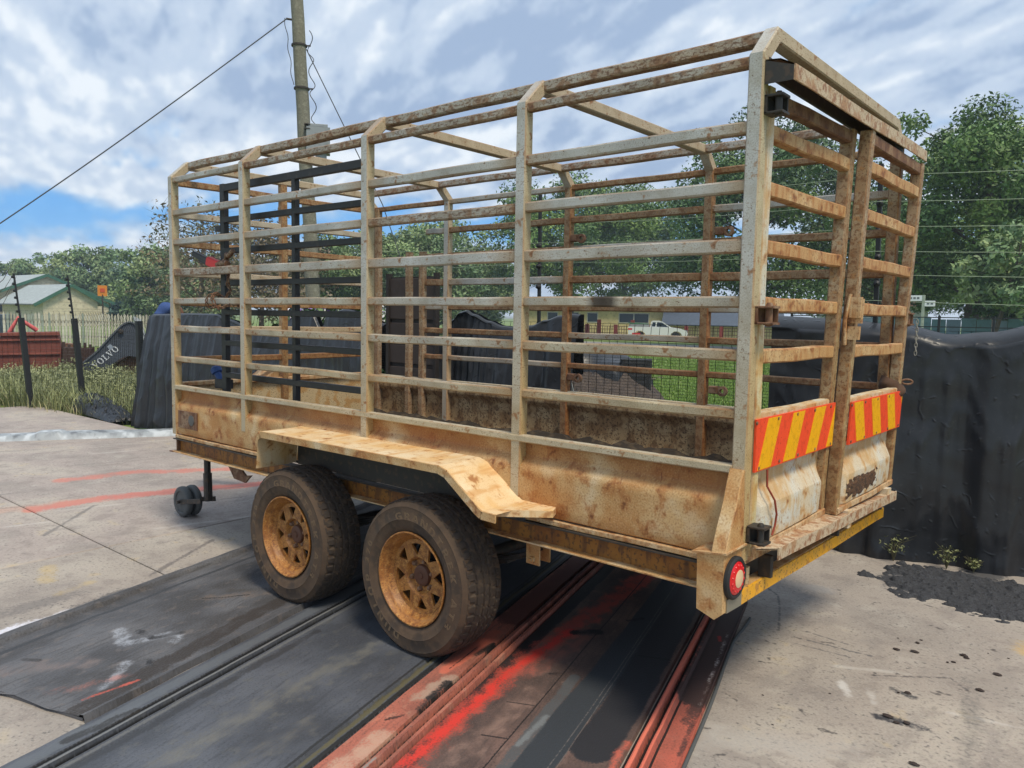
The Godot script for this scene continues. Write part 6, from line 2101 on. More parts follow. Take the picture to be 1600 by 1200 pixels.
func paint(key: String, c: Color, rough := 0.8) -> StandardMaterial3D:
	if M.has(key): return M[key]
	if not NZ.has("paint"):
		var im := plain(256, 256, Color(0.93, 0.93, 0.93))
		lay(im, NZ["fbm"], 0.5, 0.8, Color(0.80, 0.80, 0.79), 0.7)
		lay(im, NZ["soft"], 0.5, 0.8, Color(1, 1, 1), 0.8)
		lay(im, NZ["fine"], 0.66, 0.8, Color(0.78, 0.76, 0.74), 0.5)
		NZ["paint"] = im
	var m := tri_mat(key, NZ["paint"], 3.0, rough)
	m.albedo_color = c
	return m

func gable(parent: Node3D, o: Vector3, t: Vector3, nn: Vector3, half: float, y0: float, ye: float, ya: float, deep: float, over: float) -> void:
	# gabled wing: front wall with board joints, roof slopes and green barge boards; o is the front's middle
	var mb := MB.new()
	mb.prism(PackedVector2Array([Vector2(-half, y0), Vector2(half, y0), Vector2(half, ye), Vector2(0, ya - 0.12), Vector2(-half, ye)]), Vector3(o.x, 0, o.z), t, Vector3.UP, -nn * deep)
	part(mb, "wall", paint("house_cream", C8(226, 216, 190)), parent)
	var y := y0 + 0.5
	while y < ya - 0.3:
		var hw := half if y < ye else half * (ya - 0.12 - y) / (ya - 0.12 - ye)
		mb = MB.new()
		mb.box(Vector3(o.x, y, o.z) + nn * 0.006, Vector3(hw * 2.0 - 0.02, 0.025, 0.012), Basis(t, Vector3.UP, nn))
		part(mb, "board_joint", paint("house_joint", C8(196, 186, 162)), parent)
		y += 0.55
	for s in [-1.0, 1.0]:
		var e := half + over
		var ey := ye - (ya - ye) * over / half
		var P := func(xx: float, yy: float, zz: float) -> Vector3: return Vector3(o.x, 0, o.z) + t * xx + Vector3.UP * yy + nn * zz
		mb = MB.new()
		mb.face([P.call(0, ya, 0.35), P.call(s * e, ey, 0.35), P.call(s * e, ey, -deep), P.call(0, ya, -deep)], Vector3.UP)
		mb.face([P.call(0, ya - 0.08, 0.35), P.call(s * e, ey - 0.08, 0.35), P.call(s * e, ey - 0.08, -deep), P.call(0, ya - 0.08, -deep)], Vector3.DOWN)
		part(mb, "roof_slope", paint("roof_sheet", C8(176, 184, 182), 0.5), parent)
		mb = MB.new()
		mb.bar(P.call(0, ya - 0.12, 0.36), P.call(s * e, ey - 0.12, 0.36), 0.04, 0.28, Vector3.UP, 0.0)
		part(mb, "barge_board", paint("barge_green", C8(64, 112, 92), 0.6), parent)

func window(parent: Node3D, p: Vector3, t: Vector3, nn: Vector3, w: float, h: float) -> void:
	var mb := MB.new()
	mb.box(p + nn * 0.01, Vector3(w + 0.16, h + 0.16, 0.06), Basis(t, Vector3.UP, nn))
	var f := part(mb, "window", paint("frame_white", C8(206, 204, 196)), parent)
	mb = MB.new()
	mb.box(p + nn * 0.045, Vector3(w, h, 0.02), Basis(t, Vector3.UP, nn))
	part(mb, "pane", M["glass"], f)

func build_buildings() -> void:
	# cream house with green barge boards
	var t := Vector3(0.348, 0, -0.937).rotated(Vector3.UP, 0.40)
	var nn := Vector3(0.937, 0, 0.348).rotated(Vector3.UP, 0.40)
	var H := thing("cream_house", "cream board house with green edged gables behind the pale fence at left", "house", Vector3(-74, -0.06, -25.3))
	gable(H, Vector3(-73.95, 0, -25.3), t, nn, 2.3, -0.1, 2.35, 3.68, 9.0, 0.85)
	gable(H, Vector3(-84.0, 0, -26.8), t, nn, 6.0, -0.1, 2.4, 4.85, 14.0, 0.9)
	window(H, Vector3(-84.0, 1.6, -26.8) + t * -3.8, t, nn, 1.2, 1.0)
	# palisade of pale pickets
	var P := thing("picket_fence", "weathered pale concrete picket fence behind the scrap", "fence", Vector3(-33.3, -0.06, -11))
	var a := Vector3(-34.4, 0, -8.1)
	var b := Vector3(-31.6, 0, -15.2)
	var tt := (b - a).normalized()
	var pn := Vector3(-tt.z, 0, tt.x)
	var mb := MB.new()
	for y in [0.35, 0.95]:
		mb.bar(Vector3(a.x, y, a.z) - pn * 0.05, Vector3(b.x, y, b.z) - pn * 0.05, 0.05, 0.09, Vector3.UP, 0.0)
	part(mb, "cross_bars", paint("picket_shade", C8(150, 146, 134)), P)
	var r := RandomNumberGenerator.new()
	r.seed = 6
	var n := 64
	var pal := [paint("picket_a", C8(196, 190, 174)), paint("picket_b", C8(178, 172, 156)), paint("picket_c", C8(208, 203, 190)), paint("picket_d", C8(160, 168, 158))]
	var pm := MB.new()
	pm.prism(PackedVector2Array([Vector2(-0.042, -0.06), Vector2(0.042, -0.06), Vector2(0.042, 1.22), Vector2(0.0, 1.30), Vector2(-0.042, 1.22)]), Vector3.ZERO, tt, Vector3.UP, pn * 0.04)
	var pme := pm.commit(Vector3.ZERO)
	for k in n:
		var o := MeshInstance3D.new()
		o.name = "picket"
		o.mesh = pme
		o.material_override = pal[r.randi() % 4]
		P.add_child(o, true)
		o.position = a.lerp(b, (k + 0.5) / n) + Vector3(0, r.randf_range(-0.05, 0.04) + 0.02, 0) - world_of(P)
	mb = MB.new()
	var fr := wall_box(mb, Vector3(-35.55, 0, -7.3), Vector3(-35.2, 0, -8.75), 2.4, -0.06, 1.22)
	var D := thing("metal_container", "blue grey ribbed metal container at the left end of the picket fence", "container", Vector3(-35.6, -0.06, -8))
	part(mb, "body", paint("container_blue", C8(72, 88, 104), 0.5), D)
	for k in 7:
		mb = MB.new()
		var q := Vector3(-35.55, 0.58, -7.3).lerp(Vector3(-35.2, 0.58, -8.75), (k + 0.5) / 7.0)
		mb.box(q + fr[1] * 0.02, Vector3(0.1, 1.2, 0.05), Basis(fr[0], Vector3.UP, fr[1]))
		part(mb, "rib", paint("container_rib", C8(88, 104, 120), 0.5), D)
	# yellow sign far off
	var S := thing("yellow_sign", "small orange yellow sign before the trees right of the cream house", "sign", Vector3(-54.5, -0.06, -20.1))
	mb = MB.new()
	mb.box(Vector3(-54.5, 2.75, -20.1), Vector3(0.62, 0.72, 0.05), Basis(t, Vector3.UP, nn))
	part(mb, "board", mat("sign_yellow", C8(214, 132, 44), 0.5), S)
	mb = MB.new()
	mb.box(Vector3(-54.47, 2.78, -20.09), Vector3(0.30, 0.26, 0.05), Basis(t, Vector3.UP, nn))
	part(mb, "red_mark", mat("sign_red", C8(196, 78, 44), 0.5), S)
	mb = MB.new()
	mb.tube([Vector3(-54.5, -0.06, -20.1), Vector3(-54.5, 2.5, -20.1)], 0.05, 6)
	part(mb, "post", M["dark_steel"], S)
	# yellow building
	a = Vector3(-46.5, 0, -55.8); b = Vector3(-34.6, 0, -63.6)
	mb = MB.new()
	var ax := wall_box(mb, a, b, 7.0, -0.06, 2.75)
	var Y := thing("yellow_building", "low yellow walled building behind the white pickup", "building", Vector3(-40.5, -0.06, -59.7))
	part(mb, "wall", paint("wall_yellow", C8(222, 204, 150)), Y)
	mb = MB.new()
	var ce: Vector3 = (a + b) * 0.5 - ax[1] * 3.4
	mb.box(Vector3(ce.x, 2.86, ce.z), Vector3(ax[2] + 1.2, 0.2, 8.2), Basis(ax[0], Vector3.UP, ax[1]))
	part(mb, "roof", paint("roof_brown", C8(120, 100, 88)), Y)
	for s in [2.6, 4.6, 6.4, 9.6, 11.0]:
		window(Y, Vector3(a.x, 1.55, a.z) + ax[0] * s, ax[0], ax[1], 0.9 if s < 9 else 1.3, 0.8)
	# slate roofed outbuilding
	a = Vector3(-34.2, 0, -60.2); b = Vector3(-24.6, 0, -64.9)
	mb = MB.new()
	ax = wall_box(mb, a, b, 5.0, -0.06, 1.1)
	var O := thing("slate_roofed_building", "low building under a broad blue grey roof, right of the white pickup", "building", Vector3(-29.4, -0.06, -62.5))
	part(mb, "wall", paint("wall_yellow", C8(222, 204, 150)), O)
	mb = MB.new()
	var f0: Vector3 = a + ax[1] * 0.5
	var f1: Vector3 = b + ax[1] * 0.5
	var bk: Vector3 = ax[1] * -4.0
	mb.face([Vector3(f0.x, 1.05, f0.z), Vector3(f1.x, 1.05, f1.z), Vector3(f1.x, 2.5, f1.z) + bk, Vector3(f0.x, 2.5, f0.z) + bk], Vector3.UP)
	mb.face([Vector3(f0.x, 0.95, f0.z), Vector3(f1.x, 0.95, f1.z), Vector3(f1.x, 2.4, f1.z) + bk, Vector3(f0.x, 2.4, f0.z) + bk], Vector3.DOWN)
	mb.face([Vector3(f0.x, 0.95, f0.z), Vector3(f1.x, 0.95, f1.z), Vector3(f1.x, 1.05, f1.z), Vector3(f0.x, 1.05, f0.z)], ax[1])
	part(mb, "roof", paint("slate", C8(78, 88, 102), 0.6), O)
	# brick red pillars with rails
	a = Vector3(-40.6, 0, -50.0); b = Vector3(-22.6, 0, -59.6)
	var pt := (b - a).normalized()
	var PL := thing("pillar_fence", "garden wall of brick red pillars and thin rails before the yellow building", "fence", Vector3(-31.6, -0.06, -54.8))
	var sp := [1.0, 2.5, 3.4, 4.4, 5.4, 6.8, 8.2, 9.6, 11.0, 12.6, 14.0, 15.4, 17.0, 18.6, 20.2]
	for k in sp.size():
		mb = MB.new()
		var q: Vector3 = a + pt * sp[k]
		var hh := 1.45 if k in [1, 4, 6] else 1.05
		mb.box(Vector3(q.x, hh * 0.5 - 0.06, q.z), Vector3(0.9 if k == 1 else 0.32, hh, 0.32), Basis(pt, Vector3.UP, Vector3(-pt.z, 0, pt.x)))
		part(mb, "pillar", paint("brick_red", C8(142, 56, 50)), PL)
		if k > 0:
			mb = MB.new()
			var q0: Vector3 = a + pt * sp[k - 1]
			for y in [0.3, 0.6, 0.85]: mb.bar(Vector3(q0.x, y, q0.z), Vector3(q.x, y, q.z), 0.04, 0.05, Vector3.UP, 0.0)
			for j in 7:
				var m := q0.lerp(q, (j + 0.5) / 7.0)
				mb.bar(Vector3(m.x, 0, m.z), Vector3(m.x, 0.86, m.z), 0.03, 0.03, Vector3.RIGHT, 0.0)
			part(mb, "railing", paint("rail_dark", C8(96, 66, 58)), PL)
	# white building, pink house, blue sheet fence at right
	mb = MB.new()
	ax = wall_box(mb, Vector3(-18.4, 0, -54.3), Vector3(-11.6, 0, -56.2), 5.0, -0.06, 2.7)
	var W := thing("white_building", "white walled building behind the street name signs", "building", Vector3(-15, -0.06, -55.3))
	part(mb, "wall", paint("wall_white", C8(222, 226, 228)), W)
	mb = MB.new()
	mb.box(Vector3(-15.4, 2.9, -57.6), Vector3(ax[2] + 0.6, 0.4, 5.6), Basis(ax[0], Vector3.UP, ax[1]))
	part(mb, "roof", paint("roof_rose", C8(170, 132, 124)), W)
	window(W, Vector3(-13.4, 1.7, -55.7), ax[0], ax[1], 0.8, 0.9)
	window(W, Vector3(-16.4, 1.7, -54.86), ax[0], ax[1], 0.8, 0.9)
	var K := thing("pink_house", "pinkish house with a white gable at the right edge", "house", Vector3(-5.6, -0.06, -56.9))
	mb = MB.new()
	ax = wall_box(mb, Vector3(-8.6, 0, -56.5), Vector3(-2.2, 0, -57.4), 5.0, -0.06, 2.6)
	part(mb, "wall", paint("wall_pink", C8(206, 176, 164)), K)
	mb = MB.new()
	mb.prism(PackedVector2Array([Vector2(-4.0, 2.5), Vector2(4.0, 2.5), Vector2(0.6, 4.0)]), Vector3(-5.4, 0, -56.8), ax[0], Vector3.UP, ax[1] * -5.0)
	part(mb, "roof", paint("roof_pale", C8(196, 196, 196)), K)
	window(K, Vector3(-6.6, 1.6, -56.7), ax[0], ax[1], 0.9, 0.9)
	var B := thing("sheet_fence", "blue green corrugated sheet fence behind the right tarpaulin", "fence", Vector3(-4.6, -0.06, -31))
	for k in 16:
		mb = MB.new()
		var q0 := Vector3(-8.4, 0, -30.3).lerp(Vector3(-0.6, 0, -31.7), k / 16.0)
		var q1 := Vector3(-8.4, 0, -30.3).lerp(Vector3(-0.6, 0, -31.7), (k + 1) / 16.0)
		wall_box(mb, q0, q1 - (q1 - q0) * 0.04, 0.03 + 0.012 * (k % 2), -0.06, 1.72 + 0.05 * sin(k * 2.0))
		part(mb, "sheet", paint("sheet_a", C8(84, 118, 124), 0.5) if k % 3 > 0 else paint("sheet_b", C8(104, 124, 138), 0.5), B)
	var R := thing("steel_railing", "dark steel railing just beyond the right tarpaulin", "railing", Vector3(-2, -0.06, -17))
	mb = MB.new()
	for y in [1.66, 1.45, 1.25, 1.05]: mb.bar(Vector3(-6.0, y, -16.4), Vector3(2.2, y, -18.2), 0.02, 0.022, Vector3.UP, 0.0)
	part(mb, "rails", M["fence_black"], R)
	for k in 9:
		mb = MB.new()
		var q := Vector3(-6.0, 0, -16.4).lerp(Vector3(2.2, 0, -18.2), k / 8.0)
		mb.bar(Vector3(q.x, -0.06, q.z), Vector3(q.x, 1.7, q.z), 0.05, 0.05, Vector3.RIGHT, 0.0)
		part(mb, "post", M["fence_black"], R)
	# street name signs
	S = thing("street_sign", "white street name signs on a pale post by the trailer's rear", "sign", Vector3(-5.42, -0.06, -26.8))
	mb = MB.new()
	mb.bar(Vector3(-5.42, -0.06, -26.8), Vector3(-5.42, 2.48, -26.8), 0.08, 0.08, Vector3.RIGHT, 0.0)
	part(mb, "post", paint("post_pale", C8(176, 186, 170)), S)
	for q in [[Vector3(-5.80, 2.38, -26.72), 0.72], [Vector3(-5.22, 2.20, -26.80), 0.32]]:
		mb = MB.new()
		mb.box(q[0], Vector3(q[1], 0.19, 0.03), Basis(Vector3(0.98, 0, -0.18), Vector3.UP, Vector3(0.18, 0, 0.98)))
		var bd := part(mb, "name_board", M["white"], S)
		mb = MB.new()
		for j in (5 if q[1] > 0.5 else 2):
			mb.box(q[0] + Vector3(0.98, 0, -0.18) * ((j - (2 if q[1] > 0.5 else 0.5)) * 0.11) + Vector3(0.004, 0, 0.018), Vector3(0.075, 0.07, 0.004), Basis(Vector3(0.98, 0, -0.18), Vector3.UP, Vector3(0.18, 0, 0.98)))
		part(mb, "lettering_bar", paint("sign_grey", C8(120, 126, 132)), bd)

func build_pickup() -> void:
	var o := Vector3(-28.4, -0.06, -49.3)
	var ex := Vector3(0.869, 0, -0.496)
	var ez := Vector3(0.496, 0, 0.869)
	var K := thing("pickup", "white pickup with green load parked on the grass beyond the mesh fence", "pickup", o)
	var P := func(x: float, y: float, z: float) -> Vector3: return o + ex * x + Vector3(0, y, 0) + ez * z
	var mb := MB.new()
	var low := PackedVector2Array([Vector2(-2.15, 0.35), Vector2(-1.75, 0.33), Vector2(-1.68, 0.52), Vector2(-1.45, 0.68), Vector2(-1.15, 0.68), Vector2(-0.92, 0.52), Vector2(-0.85, 0.30), Vector2(0.95, 0.30), Vector2(1.0, 0.52), Vector2(1.22, 0.68), Vector2(1.5, 0.68), Vector2(1.74, 0.52), Vector2(1.8, 0.32), Vector2(2.15, 0.36), Vector2(2.2, 0.55), Vector2(2.12, 0.72), Vector2(1.75, 0.86), Vector2(1.0, 0.96), Vector2(-0.45, 0.98), Vector2(-2.15, 0.98)])
	mb.prism(low, P.call(0, 0, -0.82), ex, Vector3.UP, ez * 1.64)
	part(mb, "body", M["white"], K)
	mb = MB.new()
	mb.prism(PackedVector2Array([Vector2(-0.55, 0.97), Vector2(1.02, 0.95), Vector2(0.35, 1.38), Vector2(0.1, 1.45), Vector2(-0.35, 1.45), Vector2(-0.48, 1.36)]), P.call(0, 0, -0.70), ex, Vector3.UP, ez * 1.40)
	part(mb, "cab", M["white"], K)
	for s in [-0.71, 0.705]:
		mb = MB.new()
		mb.prism(PackedVector2Array([Vector2(-0.08, 1.0), Vector2(0.80, 0.99), Vector2(0.32, 1.32), Vector2(-0.04, 1.34)]), P.call(0, 0, s), ex, Vector3.UP, ez * 0.008)
		part(mb, "side_window", M["glass"], K)
		mb = MB.new()
		mb.prism(PackedVector2Array([Vector2(-0.42, 1.02), Vector2(-0.16, 1.01), Vector2(-0.14, 1.33), Vector2(-0.36, 1.33)]), P.call(0, 0, s), ex, Vector3.UP, ez * 0.008)
		part(mb, "rear_side_window", M["glass"], K)
	mb = MB.new()
	mb.face([P.call(0.98, 0.985, -0.62), P.call(0.98, 0.985, 0.62), P.call(0.39, 1.372, 0.58), P.call(0.39, 1.372, -0.58)], ex + Vector3.UP)
	part(mb, "windscreen", mat("screen_glass", C8(150, 178, 190), 0.1), K)
	for x in [-1.3, 1.36]:
		for s in [-1.0, 1.0]:
			mb = MB.new()
			mb.lathe([Vector2(0.0, 0.0), Vector2(0.17, 0.01), Vector2(0.19, 0.03), Vector2(0.29, 0.02), Vector2(0.31, -0.02), Vector2(0.31, -0.16), Vector2(0.0, -0.18)], P.call(x, 0.31, 0.80 * s), ez * s, 24)
			part(mb, "wheel", M["rubber"], K)
	for s in [-0.62, 0.62]:
		mb = MB.new()
		mb.box(P.call(2.10, 0.70, s), Vector3(0.16, 0.14, 0.3), Basis(ex, Vector3.UP, ez))
		part(mb, "headlight", mat("lamp_glass", C8(120, 130, 138), 0.15), K)
	mb = MB.new()
	mb.box(P.call(2.17, 0.5, 0), Vector3(0.1, 0.14, 1.0), Basis(ex, Vector3.UP, ez))
	part(mb, "grille", M["dark"], K)
	mb = MB.new()
	mb.box(P.call(-2.13, 0.78, 0.70), Vector3(0.06, 0.2, 0.2), Basis(ex, Vector3.UP, ez))
	part(mb, "tail_lamp", M["red"], K)
	mb = MB.new()
	mb.box(P.call(-2.0, 0.80, 0.825), Vector3(0.30, 0.12, 0.01), Basis(ex, Vector3.UP, ez))
	mb.box(P.call(-1.55, 0.44, 0.825), Vector3(0.6, 0.16, 0.012), Basis(ex, Vector3.UP, ez))
	part(mb, "red_decal", M["red"], K)
	mb = MB.new()
	mb.box(P.call(-1.35, 1.06, 0), Vector3(1.5, 0.2, 1.3), Basis(ex, Vector3.UP, ez), 0.04)
	part(mb, "bin_cover", paint("cover_grey", C8(140, 144, 146)), K)
	mb = MB.new()
	mb.prism(PackedVector2Array([Vector2(-2.2, 1.28), Vector2(-0.7, 1.22), Vector2(-0.7, 1.14), Vector2(-1.9, 1.12)]), P.call(0, 0, -0.6), ex, Vector3.UP, ez * 1.2)
	solo(mb, "green_board", paint("load_green", C8(72, 124, 92)), "green board lying over the bin of the white pickup", "board")

func build_scrap() -> void:
	var ex := Vector3(0.385, 0, -0.922)
	var ez := Vector3(0.922, 0, 0.385)
	# excavator boom end
	var A := thing("excavator_arm", "curved grey excavator arm with white lettering lying among the scrap", "excavator arm", Vector3(-15.5, -0.05, -4.5))
	var o := Vector3(-15.75, 0, -3.93)
	var pts := [[130, 566], [151, 549], [164, 535], [177, 521], [189, 509], [196, 504.5], [203, 503], [209, 505], [214, 510], [222, 520], [230, 536], [234, 552], [230, 564], [224, 563], [216, 559], [208, 557], [200, 556], [194, 557], [187, 560], [181, 564], [166, 577], [158, 581], [140, 584], [132, 578]]
	var poly := PackedVector2Array()
	for p in pts: poly.append(Vector2((p[0] - 130) * 0.0120, 1.19 - (p[1] - 508.0) * 0.0133))
	var mb := MB.new()
	mb.prism(poly, o, ex, Vector3.UP, ez * -0.34)
	part(mb, "boom", paint("boom_grey", C8(74, 80, 90), 0.55), A)
	mb = MB.new()
	for i in 12:
		var p: Vector2 = poly[i]
		var q: Vector2 = poly[i + 1]
		mb.bar(o + ex * p.x + Vector3(0, p.y, 0) + ez * 0.015, o + ex * q.x + Vector3(0, q.y, 0) + ez * 0.015, 0.035, 0.03, ez, 0.004)
	part(mb, "edge_weld", paint("boom_edge", C8(96, 100, 106), 0.5), A)
	mb = MB.new()
	mb.lathe([Vector2(0.05, 0.0), Vector2(0.05, 0.05), Vector2(0.02, 0.06), Vector2(0.0, 0.05)], o + ex * 0.70 + Vector3(0, 1.06, 0), ez, 16)
	part(mb, "pivot_pin", M["dark_steel"], A)
	mb = MB.new()
	for k in 9:
		var x := 0.42 + k * 0.085
		mb.box(o + ex * x + Vector3(0, 0.82 + 0.03 * sin(k * 0.8), 0) + ez * 0.002, Vector3(0.006, 0.34, 0.006), Basis(ex, Vector3.UP, ez))
	part(mb, "scored_lines", paint("boom_dark", C8(60, 65, 74), 0.6), A)
	mb = MB.new()
	var font := SystemFont.new()
	font.font_names = PackedStringArray(["Droid Serif"])
	font.font_weight = 700
	var tm := TextMesh.new()
	tm.text = "VOLVO"
	tm.font = font
	tm.font_size = 32
	tm.pixel_size = 0.125 / 24.0
	tm.depth = 0.008
	var rot := Basis(ex, Vector3.UP, ez) * Basis(Vector3(0, 0, 1), 0.72)
	mb.add_mesh(tm, Transform3D(rot, o + ex * 0.41 + Vector3(0, 0.53, 0) + ez * 0.006))
	part(mb, "lettering", mat("letter_white", C8(206, 210, 214), 0.5), A)
	mb = MB.new()
	mb.box(o + ex * 0.50 + Vector3(0, 0.74, 0) + ez * 0.006, Vector3(0.09, 0.09, 0.01), Basis(ex, Vector3.UP, ez) * Basis(Vector3(0, 0, 1), 0.72))
	part(mb, "square_mark", mat("mark_grey", C8(150, 160, 172), 0.5), A)
	mb = MB.new()
	for k in 3:
		mb.tube([o + ex * (0.86 + k * 0.05) + Vector3(0, 1.36 - k * 0.02, -0.1), o + ex * (1.12 + k * 0.04) + Vector3(0, 1.0 - k * 0.08, 0.02), o + ex * 1.2 + Vector3(0, 0.7, 0)], 0.028, 8)
	part(mb, "steel_pipes", paint("pipe_grey", C8(176, 182, 186), 0.35), A)
	mb = MB.new()
	mb.prism(PackedVector2Array([Vector2(0.55, 0.05), Vector2(1.12, 0.05), Vector2(1.16, 0.48), Vector2(0.9, 0.58), Vector2(0.62, 0.40)]), o - ez * 0.2, ex, Vector3.UP, ez * -0.4)
	part(mb, "link_plate", M["brown"], A)
	# rusty loader bucket
	var B := thing("loader_bucket", "large rusty red brown bucket standing in the grass at far left", "bucket", Vector3(-18.0, -0.05, -3.8))
	var c := Vector3(-18.15, 0, -3.1)
	mb = MB.new()
	mb.prism(PackedVector2Array([Vector2(0.06, 0.16), Vector2(1.20, 0.20), Vector2(1.22, 0.62), Vector2(1.16, 0.99), Vector2(0.12, 0.96), Vector2(0.02, 0.60)]), c, ex, Vector3.UP, ez * -0.7)
	part(mb, "shell", paint("bucket_red", C8(124, 66, 54), 0.8), B)
	for q in [[0.93, 0.07], [0.80, 0.03], [0.50, 0.04]]:
		mb = MB.new()
		mb.bar(c + ex * 0.05 + Vector3(0, q[0], 0) + ez * 0.02, c + ex * 1.2 + Vector3(0, q[0] + 0.02, 0) + ez * 0.02, 0.04, q[1], Vector3.UP, 0.006)
		part(mb, "rib", paint("bucket_rib", C8(138, 76, 62), 0.8), B)
	mb = MB.new()
	mb.prism(PackedVector2Array([Vector2(1.22, 0.12), Vector2(1.52, 0.14), Vector2(1.58, 0.5), Vector2(1.44, 0.72), Vector2(1.26, 0.74)]), c - ez * 0.05, ex, Vector3.UP, ez * -0.5)
	part(mb, "side_cheek", M["brown"], B)
	mb = MB.new()
	for k in 6:
		mb.box(c + ex * (0.14 + 0.19 * k) + Vector3(0, 0.12, 0) + ez * 0.02, Vector3(0.09, 0.16, 0.05), Basis(ex, Vector3.UP, ez), 0.008)
	part(mb, "teeth", M["brown"], B)
	# pinkish red machine part at the very edge
	mb = MB.new()
	mb.tube([Vector3(-18.5, 0.1, -2.85), Vector3(-18.6, 0.8, -2.9), Vector3(-18.5, 1.02, -3.05), Vector3(-18.2, 0.7, -2.8)], 0.07, 10)
	mb.tube([Vector3(-18.9, 0.95, -3.6), Vector3(-18.8, 1.28, -3.75), Vector3(-18.7, 1.0, -4.1)], 0.05, 10)
	solo(mb, "red_frame", mat("pink_red", C8(196, 92, 90), 0.6), "pinkish red bent frame beside the rusty bucket", "machine part")
	# dark rusty lumps behind
	var r := RandomNumberGenerator.new()
	r.seed = 9
	var lab := ["dark rusty block right behind the bucket", "low dark scrap beam behind the second fence post", "brown toothed scrap piece left of the grey arm"]
	for k in 3:
		mb = MB.new()
		var p := Vector3(-17.0 + k * 0.18, 0, -4.3 - k * 0.42)
		var hh: float = [0.72, 0.62, 0.86][k]
		mb.box(p + Vector3(0, hh * 0.5 - 0.05, 0), Vector3(0.55, hh, 0.5), Basis(ex, Vector3.UP, ez) * Basis(Vector3(0, 0, 1), 0.05 * (k - 1)), 0.02)
		for j in 6:
			mb.box(p + ex * (-0.25 + j * 0.1) + Vector3(0, hh - 0.02, 0), Vector3(0.05, r.randf_range(0.08, 0.2), 0.1), Basis(ex, Vector3.UP, ez), 0.005)
		solo(mb, "scrap_block", paint("scrap_brown", C8(74, 56, 50), 0.9), lab[k], "scrap", "rusty scrap at left")

func field_mesh(bones: Array, cell: float) -> MB:
	# one smooth skin round tapered capsules (a, b, ra, rb): surface nets on a grid
	var lo := Vector3(1e9, 1e9, 1e9)
	var hi := -lo
	for b in bones:
		for k in 2:
			var rr: Vector3 = Vector3.ONE * (b[2 + k] + cell * 2.5)
			lo = lo.min(b[k] - rr); hi = hi.max(b[k] + rr)
	var nx := int((hi.x - lo.x) / cell) + 2
	var ny := int((hi.y - lo.y) / cell) + 2
	var nzz := int((hi.z - lo.z) / cell) + 2
	var f := PackedFloat32Array()
	f.resize(nx * ny * nzz)
	for z in nzz:
		for y in ny:
			for x in nx:
				var p := lo + Vector3(x, y, z) * cell
				var s := 0.0
				for b in bones:
					var e: Vector3 = b[1] - b[0]
					var t := clampf((p - b[0]).dot(e) / maxf(e.length_squared(), 1e-9), 0.0, 1.0)
					s += exp(-26.0 * ((p - b[0] - e * t).length() - lerpf(b[2], b[3], t)))
				f[(z * ny + y) * nx + x] = -log(maxf(s, 1e-30)) / 26.0
	var mb := MB.new()
	var id := {}
	var st := [1, nx, nx * ny]
	for z in nzz - 1:
		for y in ny - 1:
			for x in nx - 1:
				var b0 := (z * ny + y) * nx + x
				var acc := Vector3.ZERO
				var m := 0
				for e in [[0, 0, 0, 0], [0, 1, 0, 0], [0, 0, 1, 0], [0, 1, 1, 0], [0, 0, 0, 1], [0, 1, 0, 1], [0, 0, 1, 1], [0, 1, 1, 1], [0, 0, 0, 2], [0, 1, 0, 2], [0, 0, 1, 2], [0, 1, 1, 2]]:
					var axis: int = e[3]
					var o1: int = st[(axis + 1) % 3]
					var o2: int = st[(axis + 2) % 3]
					var i0: int = b0 + e[1] * o1 + e[2] * o2
					var i1: int = i0 + st[axis]
					if (f[i0] < 0.0) != (f[i1] < 0.0):
						var q := Vector3.ZERO
						q[(axis + 1) % 3] = e[1]; q[(axis + 2) % 3] = e[2]
						q[axis] = f[i0] / (f[i0] - f[i1])
						acc += q; m += 1
				if m > 0:
					var g := Vector3(f[b0 + 1] - f[b0], f[b0 + nx] - f[b0], f[b0 + nx * ny] - f[b0]).normalized()
					id[b0] = mb.vert(lo + (Vector3(x, y, z) + acc / m) * cell, g)
	for z in range(1, nzz - 1):
		for y in range(1, ny - 1):
			for x in range(1, nx - 1):
				var b0 := (z * ny + y) * nx + x
				for axis in 3:
					var i1: int = b0 + st[axis]
					if (f[b0] < 0.0) == (f[i1] < 0.0): continue
					var o1: int = st[(axis + 1) % 3]
					var o2: int = st[(axis + 2) % 3]
					var q := [b0 - o1 - o2, b0 - o2, b0, b0 - o1]
					var ok := true
					for k in q: ok = ok and id.has(k)
					if not ok: continue
					if f[b0] > 0.0: q.reverse()
					mb.tri(id[q[0]], id[q[1]], id[q[2]]); mb.tri(id[q[0]], id[q[2]], id[q[3]])
	return mb

